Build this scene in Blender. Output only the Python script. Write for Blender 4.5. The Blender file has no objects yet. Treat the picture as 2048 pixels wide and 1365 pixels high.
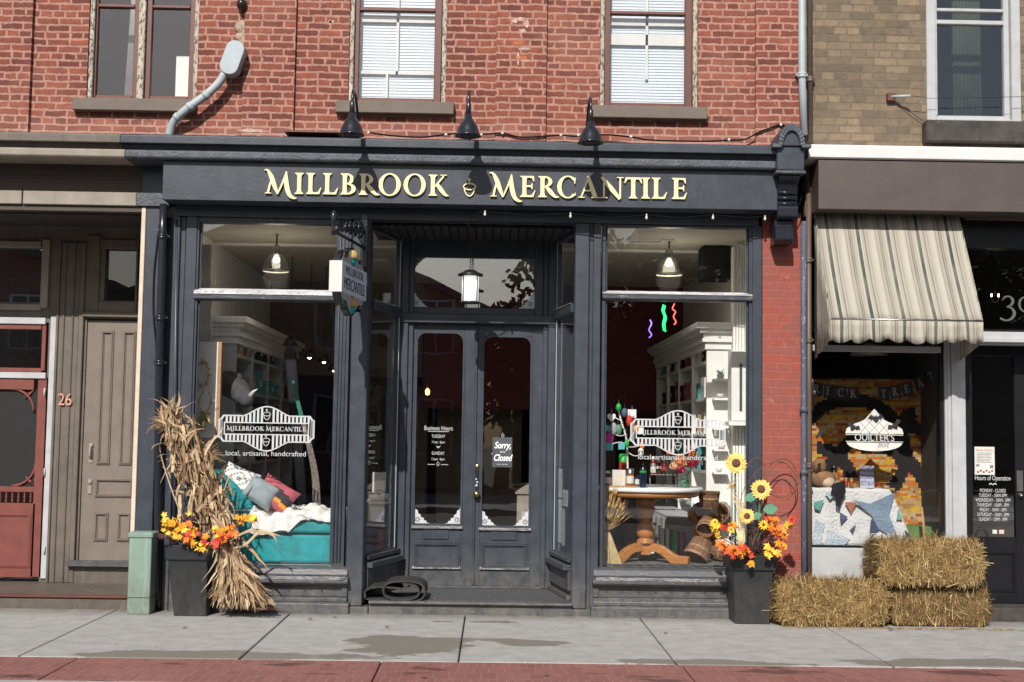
import bpy, math, random
from mathutils import Vector, Matrix, Euler
R = math.radians
sc = bpy.context.scene
COL = sc.collection
# ---------------------------------------------------------------- camera
F = 2560.0; CX, CY = 1024.0, 682.5; DIST = 11.43; EYE = 1.6
cam_d = bpy.data.cameras.new('camera'); cam = bpy.data.objects.new('camera', cam_d); COL.objects.link(cam)
cam_d.sensor_width = 36; cam_d.lens = F * 36 / 2048
cam_d.clip_start = .1; cam_d.clip_end = 600
CR = Matrix.Rotation(-R(.81), 3, 'Z') @ Matrix.Rotation(R(94.11), 3, 'X') @ Matrix.Rotation(R(.85), 3, 'Z')
CP = Vector((0, -DIST, EYE))
cam.location = CP; cam.rotation_euler = CR.to_euler(); sc.camera = cam
# ---------------------------------------------------------------- light
SUN_EL, SUN_AZ = 38.0, 13.0          # sun behind and to the left of the viewer
w = bpy.data.worlds.new('World'); sc.world = w; w.use_nodes = True
nt = w.node_tree; bg = nt.nodes['Background']
sky = nt.nodes.new('ShaderNodeTexSky'); sky.sky_type = 'NISHITA'; sky.sun_disc = False
sky.sun_elevation = R(SUN_EL); sky.sun_rotation = R(180 + SUN_AZ); sky.dust_density = 2.0
nt.links.new(sky.outputs[0], bg.inputs[0]); bg.inputs[1].default_value = .075
sd = bpy.data.lights.new('sun', 'SUN'); sd.energy = 4.7; sd.angle = R(.5); sd.color = (1, .955, .89)
sun = bpy.data.objects.new('sun', sd); COL.objects.link(sun)
tosun = Vector((-math.sin(R(SUN_AZ)) * math.cos(R(SUN_EL)), -math.cos(R(SUN_AZ)) * math.cos(R(SUN_EL)), math.sin(R(SUN_EL))))
sun.rotation_euler = tosun.to_track_quat('Z', 'Y').to_euler(); sun.location = (-4, -12, 14)
sc.view_settings.view_transform = 'Standard'; sc.view_settings.look = 'None'
sc.view_settings.exposure = .12; sc.view_settings.gamma = 1
sc.render.engine = 'CYCLES'
sc.cycles.max_bounces = 8; sc.cycles.transparent_max_bounces = 16
sc.cycles.use_denoising = True
# ---------------------------------------------------------------- measuring: photo pixel + distance plane -> world
def W(px, py, Y=0.0):
    d = CR @ Vector(((px - CX) / F, -(py - CY) / F, -1))
    t = (Y - CP.y) / d.y
    return CP + d * t
def X(px, py, Y=0.0): return W(px, py, Y).x
def Z(px, py, Y=0.0): return W(px, py, Y).z
# ---------------------------------------------------------------- materials
MATS = {}
def nodes(name):
    m = bpy.data.materials.new(name); m.use_nodes = True
    t = m.node_tree; b = t.nodes['Principled BSDF']
    return m, t, b
def N(t, kind, **kw):
    n = t.nodes.new('ShaderNode' + kind)
    for k, v in kw.items(): setattr(n, k, v)
    return n
def mapping(t, scale=(1, 1, 1), rot=(0, 0, 0)):
    c = N(t, 'TexCoord'); m = N(t, 'Mapping'); m.inputs['Scale'].default_value = scale; m.inputs['Rotation'].default_value = rot
    t.links.new(c.outputs['Object'], m.inputs[0]); return m.outputs[0]
def noise(t, vec, scale, detail=4, rough=.55):
    n = N(t, 'TexNoise'); n.inputs['Scale'].default_value = scale; n.inputs['Detail'].default_value = detail; n.inputs['Roughness'].default_value = rough
    t.links.new(vec, n.inputs['Vector']); return n.outputs[0]
def ramp(t, fac, stops):
    r = N(t, 'ValToRGB'); e = r.color_ramp.elements
    while len(e) < len(stops): e.new(.5)
    for k, (p, c) in enumerate(stops):
        e[k].position = p; e[k].color = (c[0], c[1], c[2], 1) if not isinstance(c, (int, float)) else (c, c, c, 1)
    t.links.new(fac, r.inputs[0]); return r.outputs[0]
def mix(t, fac, a, b, mode='MIX'):
    m = N(t, 'Mix', data_type='RGBA', blend_type=mode)
    for sock, val in ((m.inputs[0], fac), (m.inputs[6], a), (m.inputs[7], b)):
        if isinstance(val, (int, float)): sock.default_value = val
        elif isinstance(val, tuple): sock.default_value = (val[0], val[1], val[2], 1)
        else: t.links.new(val, sock)
    return m.outputs[2]
def bump(t, b, h, strength=.3, dist=.01):
    n = N(t, 'Bump'); n.inputs['Strength'].default_value = strength; n.inputs['Distance'].default_value = dist
    t.links.new(h, n.inputs['Height']); t.links.new(n.outputs[0], b.inputs['Normal'])
def M(name, col, rough=.6, var=.18, scale=9, bmp=.15, metal=0, stretch=(1, 1, 1), dist=.004, spec=.5, wear=None, wearamt=.62, dirt=None):
    if name in MATS: return MATS[name]
    m, t, b = nodes(name)
    v = mapping(t, stretch)
    n = noise(t, v, scale)
    dark = tuple(c * (1 - var) for c in col); lite = tuple(min(1, c * (1 + var)) for c in col)
    c = ramp(t, n, [(.3, dark), (.7, lite)])
    if wear:
        nw = noise(t, v, scale * 4.3, 6, .7)
        c = mix(t, ramp(t, nw, [(wearamt, 0.0), (wearamt + .05, 1.0)]), c, wear)
    if dirt:       # splash dirt low on the woodwork, thinning out upwards
        pc = mapping(t); sp = N(t, 'SeparateXYZ'); t.links.new(pc, sp.inputs[0]); mr = N(t, 'MapRange'); t.links.new(sp.outputs[2], mr.inputs[0])
        mr.inputs[1].default_value = .55; mr.inputs[2].default_value = 0; mu = N(t, 'Math', operation='MULTIPLY'); t.links.new(mr.outputs[0], mu.inputs[0])
        t.links.new(ramp(t, noise(t, mapping(t, (1, 1, .6)), 11, 6, .7), [(.35, .1), (.68, 1.0)]), mu.inputs[1]); c = mix(t, mu.outputs[0], c, dirt)
        st = noise(t, mapping(t, (1, 1, .08)), 24, 4, .6); c = mix(t, ramp(t, st, [(.55, 0.0), (.75, .35)]), c, tuple(v * 1.9 for v in col))
    t.links.new(c, b.inputs['Base Color'])
    b.inputs['Roughness'].default_value = rough; b.inputs['Metallic'].default_value = metal
    b.inputs['Specular IOR Level'].default_value = spec
    if bmp: bump(t, b, noise(t, v, scale * 5, 5), bmp, dist)
    MATS[name] = m; return m
def EM(name, col, s):
    if name in MATS: return MATS[name]
    m, t, b = nodes(name); b.inputs['Base Color'].default_value = (*col, 1)
    b.inputs['Emission Color'].default_value = (*col, 1); b.inputs['Emission Strength'].default_value = s
    MATS[name] = m; return m
def GLASS(name, refl=.07, tint=(1, 1, 1), rough=0.0, wave=.04):
    if name in MATS: return MATS[name]
    m = bpy.data.materials.new(name); m.use_nodes = True; t = m.node_tree; t.nodes.clear()
    o = N(t, 'OutputMaterial'); tr = N(t, 'BsdfTransparent'); tr.inputs[0].default_value = (*tint, 1)
    g = N(t, 'BsdfGlossy'); g.inputs['Roughness'].default_value = rough; g.inputs['Color'].default_value = (.95, .97, 1, 1)
    lw = N(t, 'LayerWeight'); lw.inputs[0].default_value = .5
    p = N(t, 'Math', operation='POWER'); p.inputs[1].default_value = 4; t.links.new(lw.outputs['Facing'], p.inputs[0])
    a = N(t, 'Math', operation='MULTIPLY_ADD'); a.inputs[1].default_value = .8; a.inputs[2].default_value = refl
    t.links.new(p.outputs[0], a.inputs[0])
    mx = N(t, 'MixShader'); t.links.new(a.outputs[0], mx.inputs[0]); t.links.new(tr.outputs[0], mx.inputs[1]); t.links.new(g.outputs[0], mx.inputs[2])
    v = mapping(t); nn = noise(t, v, 2.2, 2, .4); bp = N(t, 'Bump'); bp.inputs['Strength'].default_value = wave; bp.inputs['Distance'].default_value = .05
    t.links.new(nn, bp.inputs['Height']); t.links.new(bp.outputs[0], g.inputs['Normal'])
    t.links.new(mx.outputs[0], o.inputs[0]); MATS[name] = m; return m
def BRICK(name, c1, c2, mortar, row=.0655, width=.205, ms=.009, dirt=(.1, .05, .04), wob=.012, bstr=.6, patch=None, horiz=False, band=None):
    m, t, b = nodes(name)
    c = N(t, 'TexCoord'); sep = N(t, 'SeparateXYZ'); t.links.new(c.outputs['Object'], sep.inputs[0])
    cmb = N(t, 'CombineXYZ'); t.links.new(sep.outputs[0], cmb.inputs[0]); t.links.new(sep.outputs[1 if horiz else 2], cmb.inputs[1])
    v0 = cmb.outputs[0]
    n = N(t, 'TexNoise'); n.inputs['Scale'].default_value = 9; n.inputs['Detail'].default_value = 3; t.links.new(v0, n.inputs[0])
    n2 = N(t, 'TexNoise'); n2.inputs['Scale'].default_value = 45; n2.inputs['Detail'].default_value = 2; t.links.new(v0, n2.inputs[0])
    s = N(t, 'VectorMath', operation='SUBTRACT'); s.inputs[1].default_value = (.5, .5, .5); t.links.new(n.outputs[1], s.inputs[0])
    s2 = N(t, 'VectorMath', operation='SUBTRACT'); s2.inputs[1].default_value = (.5, .5, .5); t.links.new(n2.outputs[1], s2.inputs[0])
    k = N(t, 'VectorMath', operation='MULTIPLY'); k.inputs[1].default_value = (wob * 1.6, wob, 0); t.links.new(s.outputs[0], k.inputs[0])
    k2 = N(t, 'VectorMath', operation='MULTIPLY'); k2.inputs[1].default_value = (wob * .9, wob * .9, 0); t.links.new(s2.outputs[0], k2.inputs[0])
    a = N(t, 'VectorMath', operation='ADD'); t.links.new(v0, a.inputs[0]); t.links.new(k.outputs[0], a.inputs[1])
    a2 = N(t, 'VectorMath', operation='ADD'); t.links.new(a.outputs[0], a2.inputs[0]); t.links.new(k2.outputs[0], a2.inputs[1])
    def br(col1, col2, mo, offs=.5, fr=2):
        q = N(t, 'TexBrick'); q.offset = offs; q.squash = .55; q.squash_frequency = 3
        for nm, val in (('Color1', col1), ('Color2', col2), ('Mortar', mo)): q.inputs[nm].default_value = (*val, 1)
        q.inputs['Scale'].default_value = 1; q.inputs['Mortar Size'].default_value = ms; q.inputs['Mortar Smooth'].default_value = .25
        q.inputs['Brick Width'].default_value = width; q.inputs['Row Height'].default_value = row
        t.links.new(a2.outputs[0], q.inputs[0]); return q
    q = br(c1, c2, mortar)
    fac = q.outputs[1]
    big = noise(t, v0, 1.1, 3); mid = noise(t, v0, 14, 5, .65); fine = noise(t, v0, 60, 5, .7)
    col = mix(t, ramp(t, mid, [(.38, .0), (.68, .8)]), q.outputs[0], mix(t, .5, q.outputs[0], dirt))
    col = mix(t, ramp(t, fine, [(.35, .35), (.75, 0)]), col, dirt)
    col = mix(t, ramp(t, big, [(.5, 0.0), (.72, .22)]), col, mortar)
    if band:       # greyer repaired courses and a pale lime wash just above the shopfront cornice
        mr = N(t, 'MapRange'); t.links.new(sep.outputs[2], mr.inputs[0]); mr.inputs[1].default_value = band[1] + .06; mr.inputs[2].default_value = band[1] - .02
        nb = N(t, 'Math', operation='MULTIPLY'); t.links.new(mr.outputs[0], nb.inputs[0]); t.links.new(ramp(t, noise(t, v0, 3.5, 4), [(.35, 0.0), (.6, .75)]), nb.inputs[1])
        col = mix(t, nb.outputs[0], col, mix(t, .45, q.outputs[0], (.30, .19, .16)))
    if patch:
        col = mix(t, ramp(t, noise(t, v0, 5.5, 5, .6), [(.66, 0.0), (.72, .6)]), col, patch)
    t.links.new(col, b.inputs['Base Color']); b.inputs['Roughness'].default_value = .9
    h = N(t, 'Math', operation='MULTIPLY_ADD'); h.inputs[1].default_value = -1.0; t.links.new(fac, h.inputs[0]); 
    fm = N(t, 'Math', operation='MULTIPLY'); fm.inputs[1].default_value = .45; t.links.new(mid, fm.inputs[0]); t.links.new(fm.outputs[0], h.inputs[2])
    bump(t, b, h.outputs[0], bstr, .012)
    MATS[name] = m; return m

NAVY = (.036, .044, .059)
M('navy_paint', NAVY, .40, .22, 7, .36, dist=.003, wear=(.14, .145, .155), wearamt=.665, dirt=(.15, .14, .125))
M('navy_rough', (.068, .078, .096), .5, .3, 10, .9, dist=.01, wear=(.02, .022, .03), wearamt=.66)
M('navy_worn', (.045, .05, .06), .45, .35, 10, .6, dist=.006, wear=(.17, .165, .16), wearamt=.60, stretch=(.25, 1, 1), dirt=(.15, .14, .125))
M('white_worn_lit', (.50, .49, .50), .6, .3, 14, .5, wear=(.2, .2, .22), wearamt=.55, stretch=(.4, 1, 1))
M('edge_worn_lit', (.24, .235, .235), .6, .35, 16, .5, wear=(.07, .075, .085), wearamt=.5, stretch=(.3, 1, 1))  # shared grey for worn edges and for highlights painted along them
M('beadboard', (.012, .013, .016), .6)
M('gold_letter', (.84, .74, .43), .4, .05, 6, .05)
M('white_decal', (.52, .54, .55), .6, .04, 30, 0)
M('black_metal', (.018, .019, .022), .3, .2, 20, .1)
M('lamp_black', (.016, .018, .026), .25, .1, 20, .04)
M('taupe', (.12, .10, .082), .6, .16, 7, .3, dist=.003, dirt=(.07, .055, .04))
M('taupe_light', (.27, .235, .195), .65, .15, 7, .3)
M('taupe_door', (.17, .142, .118), .5, .1, 7, .2)
M('taupe_shaded', (.065, .05, .036), .65, .15, 6, .2)  # darker taupe for frieze and soffit, their shade put into the colour
M('cream_trim', (.62, .50, .40), .7, .12, 10, .4)
M('red_paint', (.17, .045, .034), .55, .15, 8, .2)
M('grey_white', (.42, .43, .44), .5, .1, 8, .15)
M('off_white', (.62, .62, .58), .6, .08, 8, .1)
M('ivory_int', (.78, .78, .74), .6, .05, 6, .05)
M('ceiling_cream', (.55, .51, .43), .8, .08, 2, .05)
M('maroon', (.13, .018, .022), .7, .15, 3, .05)
M('dark_int', (.05, .045, .042), .8, .2, 3, .05)
M('brown_int', (.16, .12, .09), .8, .2, 3, .05)
M('brown_window', (.12, .042, .031), .5, .12, 12, .2)
M('peeling', (.42, .38, .31), .8, .25, 16, .7, wear=(.07, .055, .045), wearamt=.52, stretch=(1, 1, .35))
M('brown_sill', (.145, .115, .092), .7, .1, 9, .2)
M('stone_dark', (.05, .043, .038), .8, .4, 8, .8, dist=.01, wear=(.14, .1, .07), wearamt=.62)
M('pale_grey_pipe', (.36, .41, .44), .5, .08, 6, .1)
M('mortar_blob', (.36, .28, .21), .9, .3, 20, 1.0, dist=.01)
M('brown_fascia', (.085, .065, .06), .5, .12, 5, .15)
M('white_gutter', (.64, .62, .61), .5, .06, 5, .1)
M('black_door', (.008, .008, .010), .35, .2, 9, .1)
M('brown_pipe', (.10, .07, .055), .5, .3, 10, .2, stretch=(1, 1, .2))
M('blue_grey_chip', (.075, .09, .13), .6, .2, 10, .6, wear=(.45, .42, .42), wearamt=.60, stretch=(1, 1, .5))
M('metal', (.45, .45, .44), .35, .2, 15, .1, metal=1)
M('brass', (.6, .42, .18), .3, .15, 15, .1, metal=1)
M('gold_tinsel', (.5, .42, .2), .35, .2, 20, .1, metal=.7)
M('green_box', (.20, .285, .235), .55, .08, 8, .15, dirt=(.13, .13, .10), wear=(.12, .13, .10), wearamt=.72)
M('pot_black', (.014, .016, .019), .5, .3, 9, .5, dirt=(.05, .048, .044))
M('rubber', (.03, .03, .031), .75, .25, 14, .4); M('wire_black', (.008, .008, .009), .8, spec=.05)
M('oak', (.42, .175, .05), .35, .2, 5, .15, stretch=(1, 1, 7))
M('white_top', (.8, .8, .79), .3, .03, 6, .05)
M('wicker', (.20, .105, .052), .8, .35, 18, .6, stretch=(3, 3, .5))
M('wicker_hoop', (.33, .2, .11), .8, .3, 18, .4)
M('teal', (.004, .26, .285), .7, .22, 9, .4, dist=.01)
M('knit', (.86, .85, .82), .9, .06, 26, .6, dist=.012)
M('grey_fur', (.33, .33, .34), .9, .2, 30, .6)
M('rhino_grey', (.075, .075, .08), .9, .3, 14, .8, spec=.08)
M('horn', (.7, .68, .6), .5)
M('wood_light', (.42, .24, .12), .6, .2, 9, .2, stretch=(1, 1, 6))
M('straw_pale', (.62, .5, .27), .8, .2, 20, .2)
M('wheat', (.50, .33, .13), .85, .25, 20, .2)
M('twig', (.13, .07, .045), .8, .3, 20, .3)
M('stem_green', (.08, .22, .12), .6, .15)
M('leaf_green', (.10, .27, .16), .6, .2)
M('petal', (.88, .60, .17), .6, .12, 14)
M('petal_gold', (.8, .34, .03), .6, .12, 14)
M('seed_brown', (.13, .055, .03), .9, .4, 60, .8)
for nm, c in (('leaf_yellow', (.85, .52, .04)), ('leaf_gold', (.8, .32, .015)), ('leaf_orange', (.75, .17, .02)), ('leaf_red', (.55, .035, .015)), ('leaf_plum', (.07, .022, .025))):
    M(nm, c, .6, .25, 25)
M('husk_tan', (.32, .215, .12), .85, .35, 14, .4)
M('husk_pale', (.50, .38, .24), .8, .25, 14, .4)
M('husk_brown', (.15, .08, .045), .85, .35, 14, .4)
M('hay_core', (.07, .045, .018), .95, .4, 30, 1)
M('hay_a', (.29, .18, .06), .8, .3, 20, 0)
M('hay_b', (.44, .30, .115), .8, .3, 20, 0)
M('hay_straw', (.46, .35, .17), .8, .2, 20, 0)
M('hay_c', (.12, .07, .025), .85, .3, 20, 0)
GLASS('glass', .055, wave=.02); GLASS('glass_strong', .17, wave=.008); GLASS('glass_mid', .085, wave=.02); GLASS('glass_jar', .1, (.93, .97, .95)); GLASS('glass_upper', .07, wave=.08); GLASS('glass_holo', .12, (.86, .88, .82))
BRICK('red_brick', (.165, .044, .032), (.36, .10, .058), (.52, .27, .205), dirt=(.05, .022, .02), ms=.0115, patch=(.55, .3, .24), wob=.020, band=(4.22, 4.36))
BRICK('pier_brick', (.37, .075, .045), (.27, .09, .075), (.38, .125, .09), dirt=(.16, .055, .05), ms=.006, patch=(.52, .24, .2), bstr=.5, row=.073, width=.215, wob=.008)
BRICK('tan_brick', (.32, .235, .15), (.15, .115, .08), (.21, .165, .115), row=.0705, width=.215, ms=.0055, dirt=(.07, .055, .04), wob=.010, bstr=.9)

# ---------------------------------------------------------------- mesh builder
class MB:
    def __init__(s): s.v = []; s.f = []; s.m = []; s.sm = []
    def add(s, vs, fs, mi=0, smooth=False):
        b = len(s.v); s.v += [tuple(p) for p in vs]
        for f in fs: s.f.append([b + i for i in f]); s.m.append(mi); s.sm.append(smooth)
        return s
    def box(s, x0, x1, y0, y1, z0, z1, mi=0):
        x0, x1 = sorted((x0, x1)); y0, y1 = sorted((y0, y1)); z0, z1 = sorted((z0, z1))
        v = [(x0, y0, z0), (x1, y0, z0), (x1, y1, z0), (x0, y1, z0), (x0, y0, z1), (x1, y0, z1), (x1, y1, z1), (x0, y1, z1)]
        return s.add(v, [(0, 3, 2, 1), (4, 5, 6, 7), (0, 1, 5, 4), (1, 2, 6, 5), (2, 3, 7, 6), (3, 0, 4, 7)], mi)
    def pbox(s, px0, py0, px1, py1, Y, depth, mi=0):
        ym = (py0 + py1) / 2; xm = (px0 + px1) / 2
        return s.box(X(px0, ym, Y), X(px1, ym, Y), Y, Y + depth, Z(xm, py1, Y), Z(xm, py0, Y), mi)
    def prism(s, pts, y0, y1, mi=0):          # pts (x, z), front at y0
        n = len(pts)
        v = [(x, y0, z) for x, z in pts] + [(x, y1, z) for x, z in pts]
        f = [list(range(n)), list(range(2 * n - 1, n - 1, -1))] + [(i, n + i, n + (i + 1) % n, (i + 1) % n) for i in range(n)]
        a = sum(pts[i][0] * pts[(i + 1) % n][1] - pts[(i + 1) % n][0] * pts[i][1] for i in range(n))
        if a < 0: f = [list(reversed(q)) for q in f]
        return s.add(v, f, mi)
    def ext(s, prof, x0, x1, mi=0):            # profile (y, z) swept along X
        n = len(prof)
        v = [(x0, y, z) for y, z in prof] + [(x1, y, z) for y, z in prof]
        f = [list(range(n - 1, -1, -1)), list(range(n, 2 * n))] + [(i, (i + 1) % n, n + (i + 1) % n, n + i) for i in range(n)]
        a = sum(prof[i][0] * prof[(i + 1) % n][1] - prof[(i + 1) % n][0] * prof[i][1] for i in range(n))
        if a < 0: f = [list(reversed(q)) for q in f]
        return s.add(v, f, mi)
    def tube(s, path, r, n=8, mi=0, cap=True, flat=1.0):
        P = [Vector(p) for p in path]; k = len(P)
        rr = r if isinstance(r, (list, tuple)) else [r] * k
        vs = []; up = None
        for i, p in enumerate(P):
            t = (P[min(i + 1, k - 1)] - P[max(i - 1, 0)])
            t = t.normalized() if t.length > 1e-9 else Vector((0, 0, 1))
            if up is None: up = Vector((0, 0, 1)) if abs(t.z) < .9 else Vector((0, 1, 0))
            a = t.cross(up); 
            if a.length < 1e-6: a = t.orthogonal()
            a.normalize(); c = a.cross(t).normalized(); up = c
            for j in range(n):
                th = 2 * math.pi * j / n
                vs.append(p + a * math.cos(th) * rr[i] + c * math.sin(th) * rr[i] * flat)
        fs = [(i * n + j, i * n + (j + 1) % n, (i + 1) * n + (j + 1) % n, (i + 1) * n + j) for i in range(k - 1) for j in range(n)]
        s.add(vs, fs, mi, n > 4)
        if cap:
            b = len(s.v) - len(vs)
            s.f.append([b + j for j in range(n - 1, -1, -1)]); s.m.append(mi); s.sm.append(False)
            s.f.append([b + (k - 1) * n + j for j in range(n)]); s.m.append(mi); s.sm.append(False)
        return s
    def lathe(s, prof, c=(0, 0, 0), n=24, mi=0, mat=None, smooth=True):
        vs = []
        for r, z in prof:
            for j in range(n):
                th = 2 * math.pi * j / n
                p = Vector((r * math.cos(th), r * math.sin(th), z))
                if mat is not None: p = mat @ p
                vs.append(p + Vector(c))
        k = len(prof)
        fs = [(i * n + j, i * n + (j + 1) % n, (i + 1) * n + (j + 1) % n, (i + 1) * n + j) for i in range(k - 1) for j in range(n)]
        return s.add(vs, fs, mi, smooth)
    def ball(s, c, r, n=14, mi=0, jit=0, rot=None):
        r = r if isinstance(r, (tuple, list)) else (r, r, r)
        k = max(4, n // 2); vs = []; fs = []
        for i in range(k + 1):
            ph = math.pi * i / k
            for j in range(n):
                th = 2 * math.pi * j / n
                q = 1 + (random.uniform(-jit, jit) if 0 < i < k else 0)
                p = Vector((r[0] * math.sin(ph) * math.cos(th) * q, r[1] * math.sin(ph) * math.sin(th) * q, r[2] * math.cos(ph) * q))
                if rot: p = rot @ p
                vs.append(p + Vector(c))
        for i in range(k):
            for j in range(n): fs.append((i * n + j, (i + 1) * n + j, (i + 1) * n + (j + 1) % n, i * n + (j + 1) % n))
        return s.add(vs, fs, mi, True)
    def xf(s, mat, start=0):
        for i in range(start, len(s.v)): s.v[i] = tuple(mat @ Vector(s.v[i]))
        return s
    def build(s, name, mats, parent=None, bevel=0, label=None, segs=1, sub=0, solid=0):
        me = bpy.data.meshes.new(name); me.from_pydata(s.v, [], s.f)
        if not isinstance(mats, (list, tuple)): mats = [mats]
        for m in mats: me.materials.append(MATS[m] if isinstance(m, str) else m)
        me.polygons.foreach_set('material_index', s.m); me.polygons.foreach_set('use_smooth', s.sm); me.update()
        o = bpy.data.objects.new(name, me); COL.objects.link(o)
        if parent is not None:
            o.parent = parent
            if parent.type == 'EMPTY': o.matrix_parent_inverse = Matrix.Translation(-parent.location)
        if solid:
            d = o.modifiers.new('solidify', 'SOLIDIFY'); d.thickness = solid; d.offset = 0
        if bevel:
            d = o.modifiers.new('bevel', 'BEVEL'); d.width = bevel; d.segments = segs; d.limit_method = 'ANGLE'; d.angle_limit = R(35)
        if sub:
            d = o.modifiers.new('subdivision', 'SUBSURF'); d.levels = sub; d.render_levels = sub
        if label: o['label'] = label
        return o
def tag(o, label, cat, group=None):
    o['label'] = label; o['category'] = cat
    if group: o['group'] = group
    return o
def thing(name, label, cat, loc=(0, 0, 0), group=None):
    o = bpy.data.objects.new(name, None); COL.objects.link(o); o.location = loc; o.empty_display_size = .1
    return tag(o, label, cat, group)
def struct(o): o['kind'] = 'structure'; return o
def copy_tree(o, loc=None, rot=None, label=None, scale=None, parent=None):
    c = o.copy(); COL.objects.link(c)
    if parent is not None: c.parent = parent
    for ch in list(o.children): copy_tree(ch, parent=c)
    if loc is not None: c.location = loc
    if rot is not None: c.rotation_euler = rot
    if scale is not None: c.scale = scale if isinstance(scale, (tuple, list)) else (scale,) * 3
    if label: c['label'] = label
    return c
def text(s, size, mat, name, parent, loc, align='CENTER', ext=.0006, sx=1.0, shear=0, rotz=0, bold=0):
    cu = bpy.data.curves.new('lettering', 'FONT'); cu.body = s; cu.size = size; cu.align_x = align; cu.extrude = ext; cu.shear = shear; cu.offset = bold
    cu.space_line = 1.0
    tmp = bpy.data.objects.new('lettering', cu); COL.objects.link(tmp)
    dg = bpy.context.evaluated_depsgraph_get(); me = bpy.data.meshes.new_from_object(tmp.evaluated_get(dg))
    bpy.data.objects.remove(tmp)
    Mx = Matrix.Translation(loc) @ Matrix.Rotation(rotz, 4, 'Z') @ Matrix.Rotation(R(90), 4, 'X') @ Matrix.Diagonal((sx, 1, 1, 1))
    me.transform(Mx); me.materials.clear(); me.materials.append(MATS[mat])
    o = bpy.data.objects.new(name, me); COL.objects.link(o)
    if parent is not None:
        o.parent = parent
        if parent.type == 'EMPTY': o.matrix_parent_inverse = Matrix.Translation(-parent.location)
    return o
def holes_wall(mb, x0, x1, z0, z1, y0, y1, holes, mi=0):
    xs = sorted({x0, x1} | {h[0] for h in holes} | {h[1] for h in holes}); zs = sorted({z0, z1} | {h[2] for h in holes} | {h[3] for h in holes})
    xs = [x for x in xs if x0 <= x <= x1]; zs = [z for z in zs if z0 <= z <= z1]
    for a, b in zip(xs, xs[1:]):
        run = None
        for c, d in zip(zs, zs[1:]):
            cx, cz = (a + b) / 2, (c + d) / 2
            hit = any(h[0] < cx < h[1] and h[2] < cz < h[3] for h in holes)
            if not hit:
                if run is None: run = [c, d]
                else: run[1] = d
            elif run: mb.box(a, b, y0, y1, run[0], run[1], mi); run = None
        if run: mb.box(a, b, y0, y1, run[0], run[1], mi)
    return mb
def smooth_path(pts, k=8):
    P = [Vector(p) for p in pts]; P = [P[0] * 2 - P[1]] + P + [P[-1] * 2 - P[-2]]; out = []
    for i in range(1, len(P) - 2):
        for j in range(k):
            t = j / k; a, b, c, d = P[i - 1:i + 3]
            out.append(.5 * ((2 * b) + (c - a) * t + (2 * a - 5 * b + 4 * c - d) * t * t + (3 * b - a - 3 * c + d) * t ** 3))
    out.append(P[-2]); return out
# ---------------------------------------------------------------- serif capitals (cap height 1)
def _stroke(pts, k=7):
    P = smooth_path([(x, y, w_) for x, y, w_ in pts], k); L = []; Rr = []
    for i, p in enumerate(P):
        t = Vector((P[min(i + 1, len(P) - 1)] - P[max(i - 1, 0)]).xy).normalized(); n = Vector((-t.y, t.x))
        L.append((p.x + n.x * p.z / 2, p.y + n.y * p.z / 2)); Rr.append((p.x - n.x * p.z / 2, p.y - n.y * p.z / 2))
    return [[L[i], Rr[i], Rr[i + 1], L[i + 1]] for i in range(len(P) - 1)]
def _stem(x, w_=.19, s=.2, y0=0, y1=1):
    h = w_ / 2
    return [[(x - s, y0), (x + s, y0), (x + s, y0 + .04), (x + h + .03, y0 + .08), (x + h, y0 + .2), (x + h, y1 - .2), (x + h + .03, y1 - .08), (x + s, y1 - .04), (x + s, y1),
             (x - s, y1), (x - s, y1 - .04), (x - h - .03, y1 - .08), (x - h, y1 - .2), (x - h, y0 + .2), (x - h - .03, y0 + .08), (x - s, y0 + .04)]]
def _ring(cx, cy, rx, ry, tx, ty, a0=0, a1=360, n=40):
    out = []
    for i in range(n):
        q = []
        for k, (A, Bx) in enumerate(((i, 0), (i + 1, 0), (i + 1, 1), (i, 1))):
            th = R(a0 + (a1 - a0) * A / n)
            q.append((cx + (rx - tx * Bx) * math.cos(th), cy + (ry - ty * Bx) * math.sin(th)))
        out.append(q)
    return out
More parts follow.
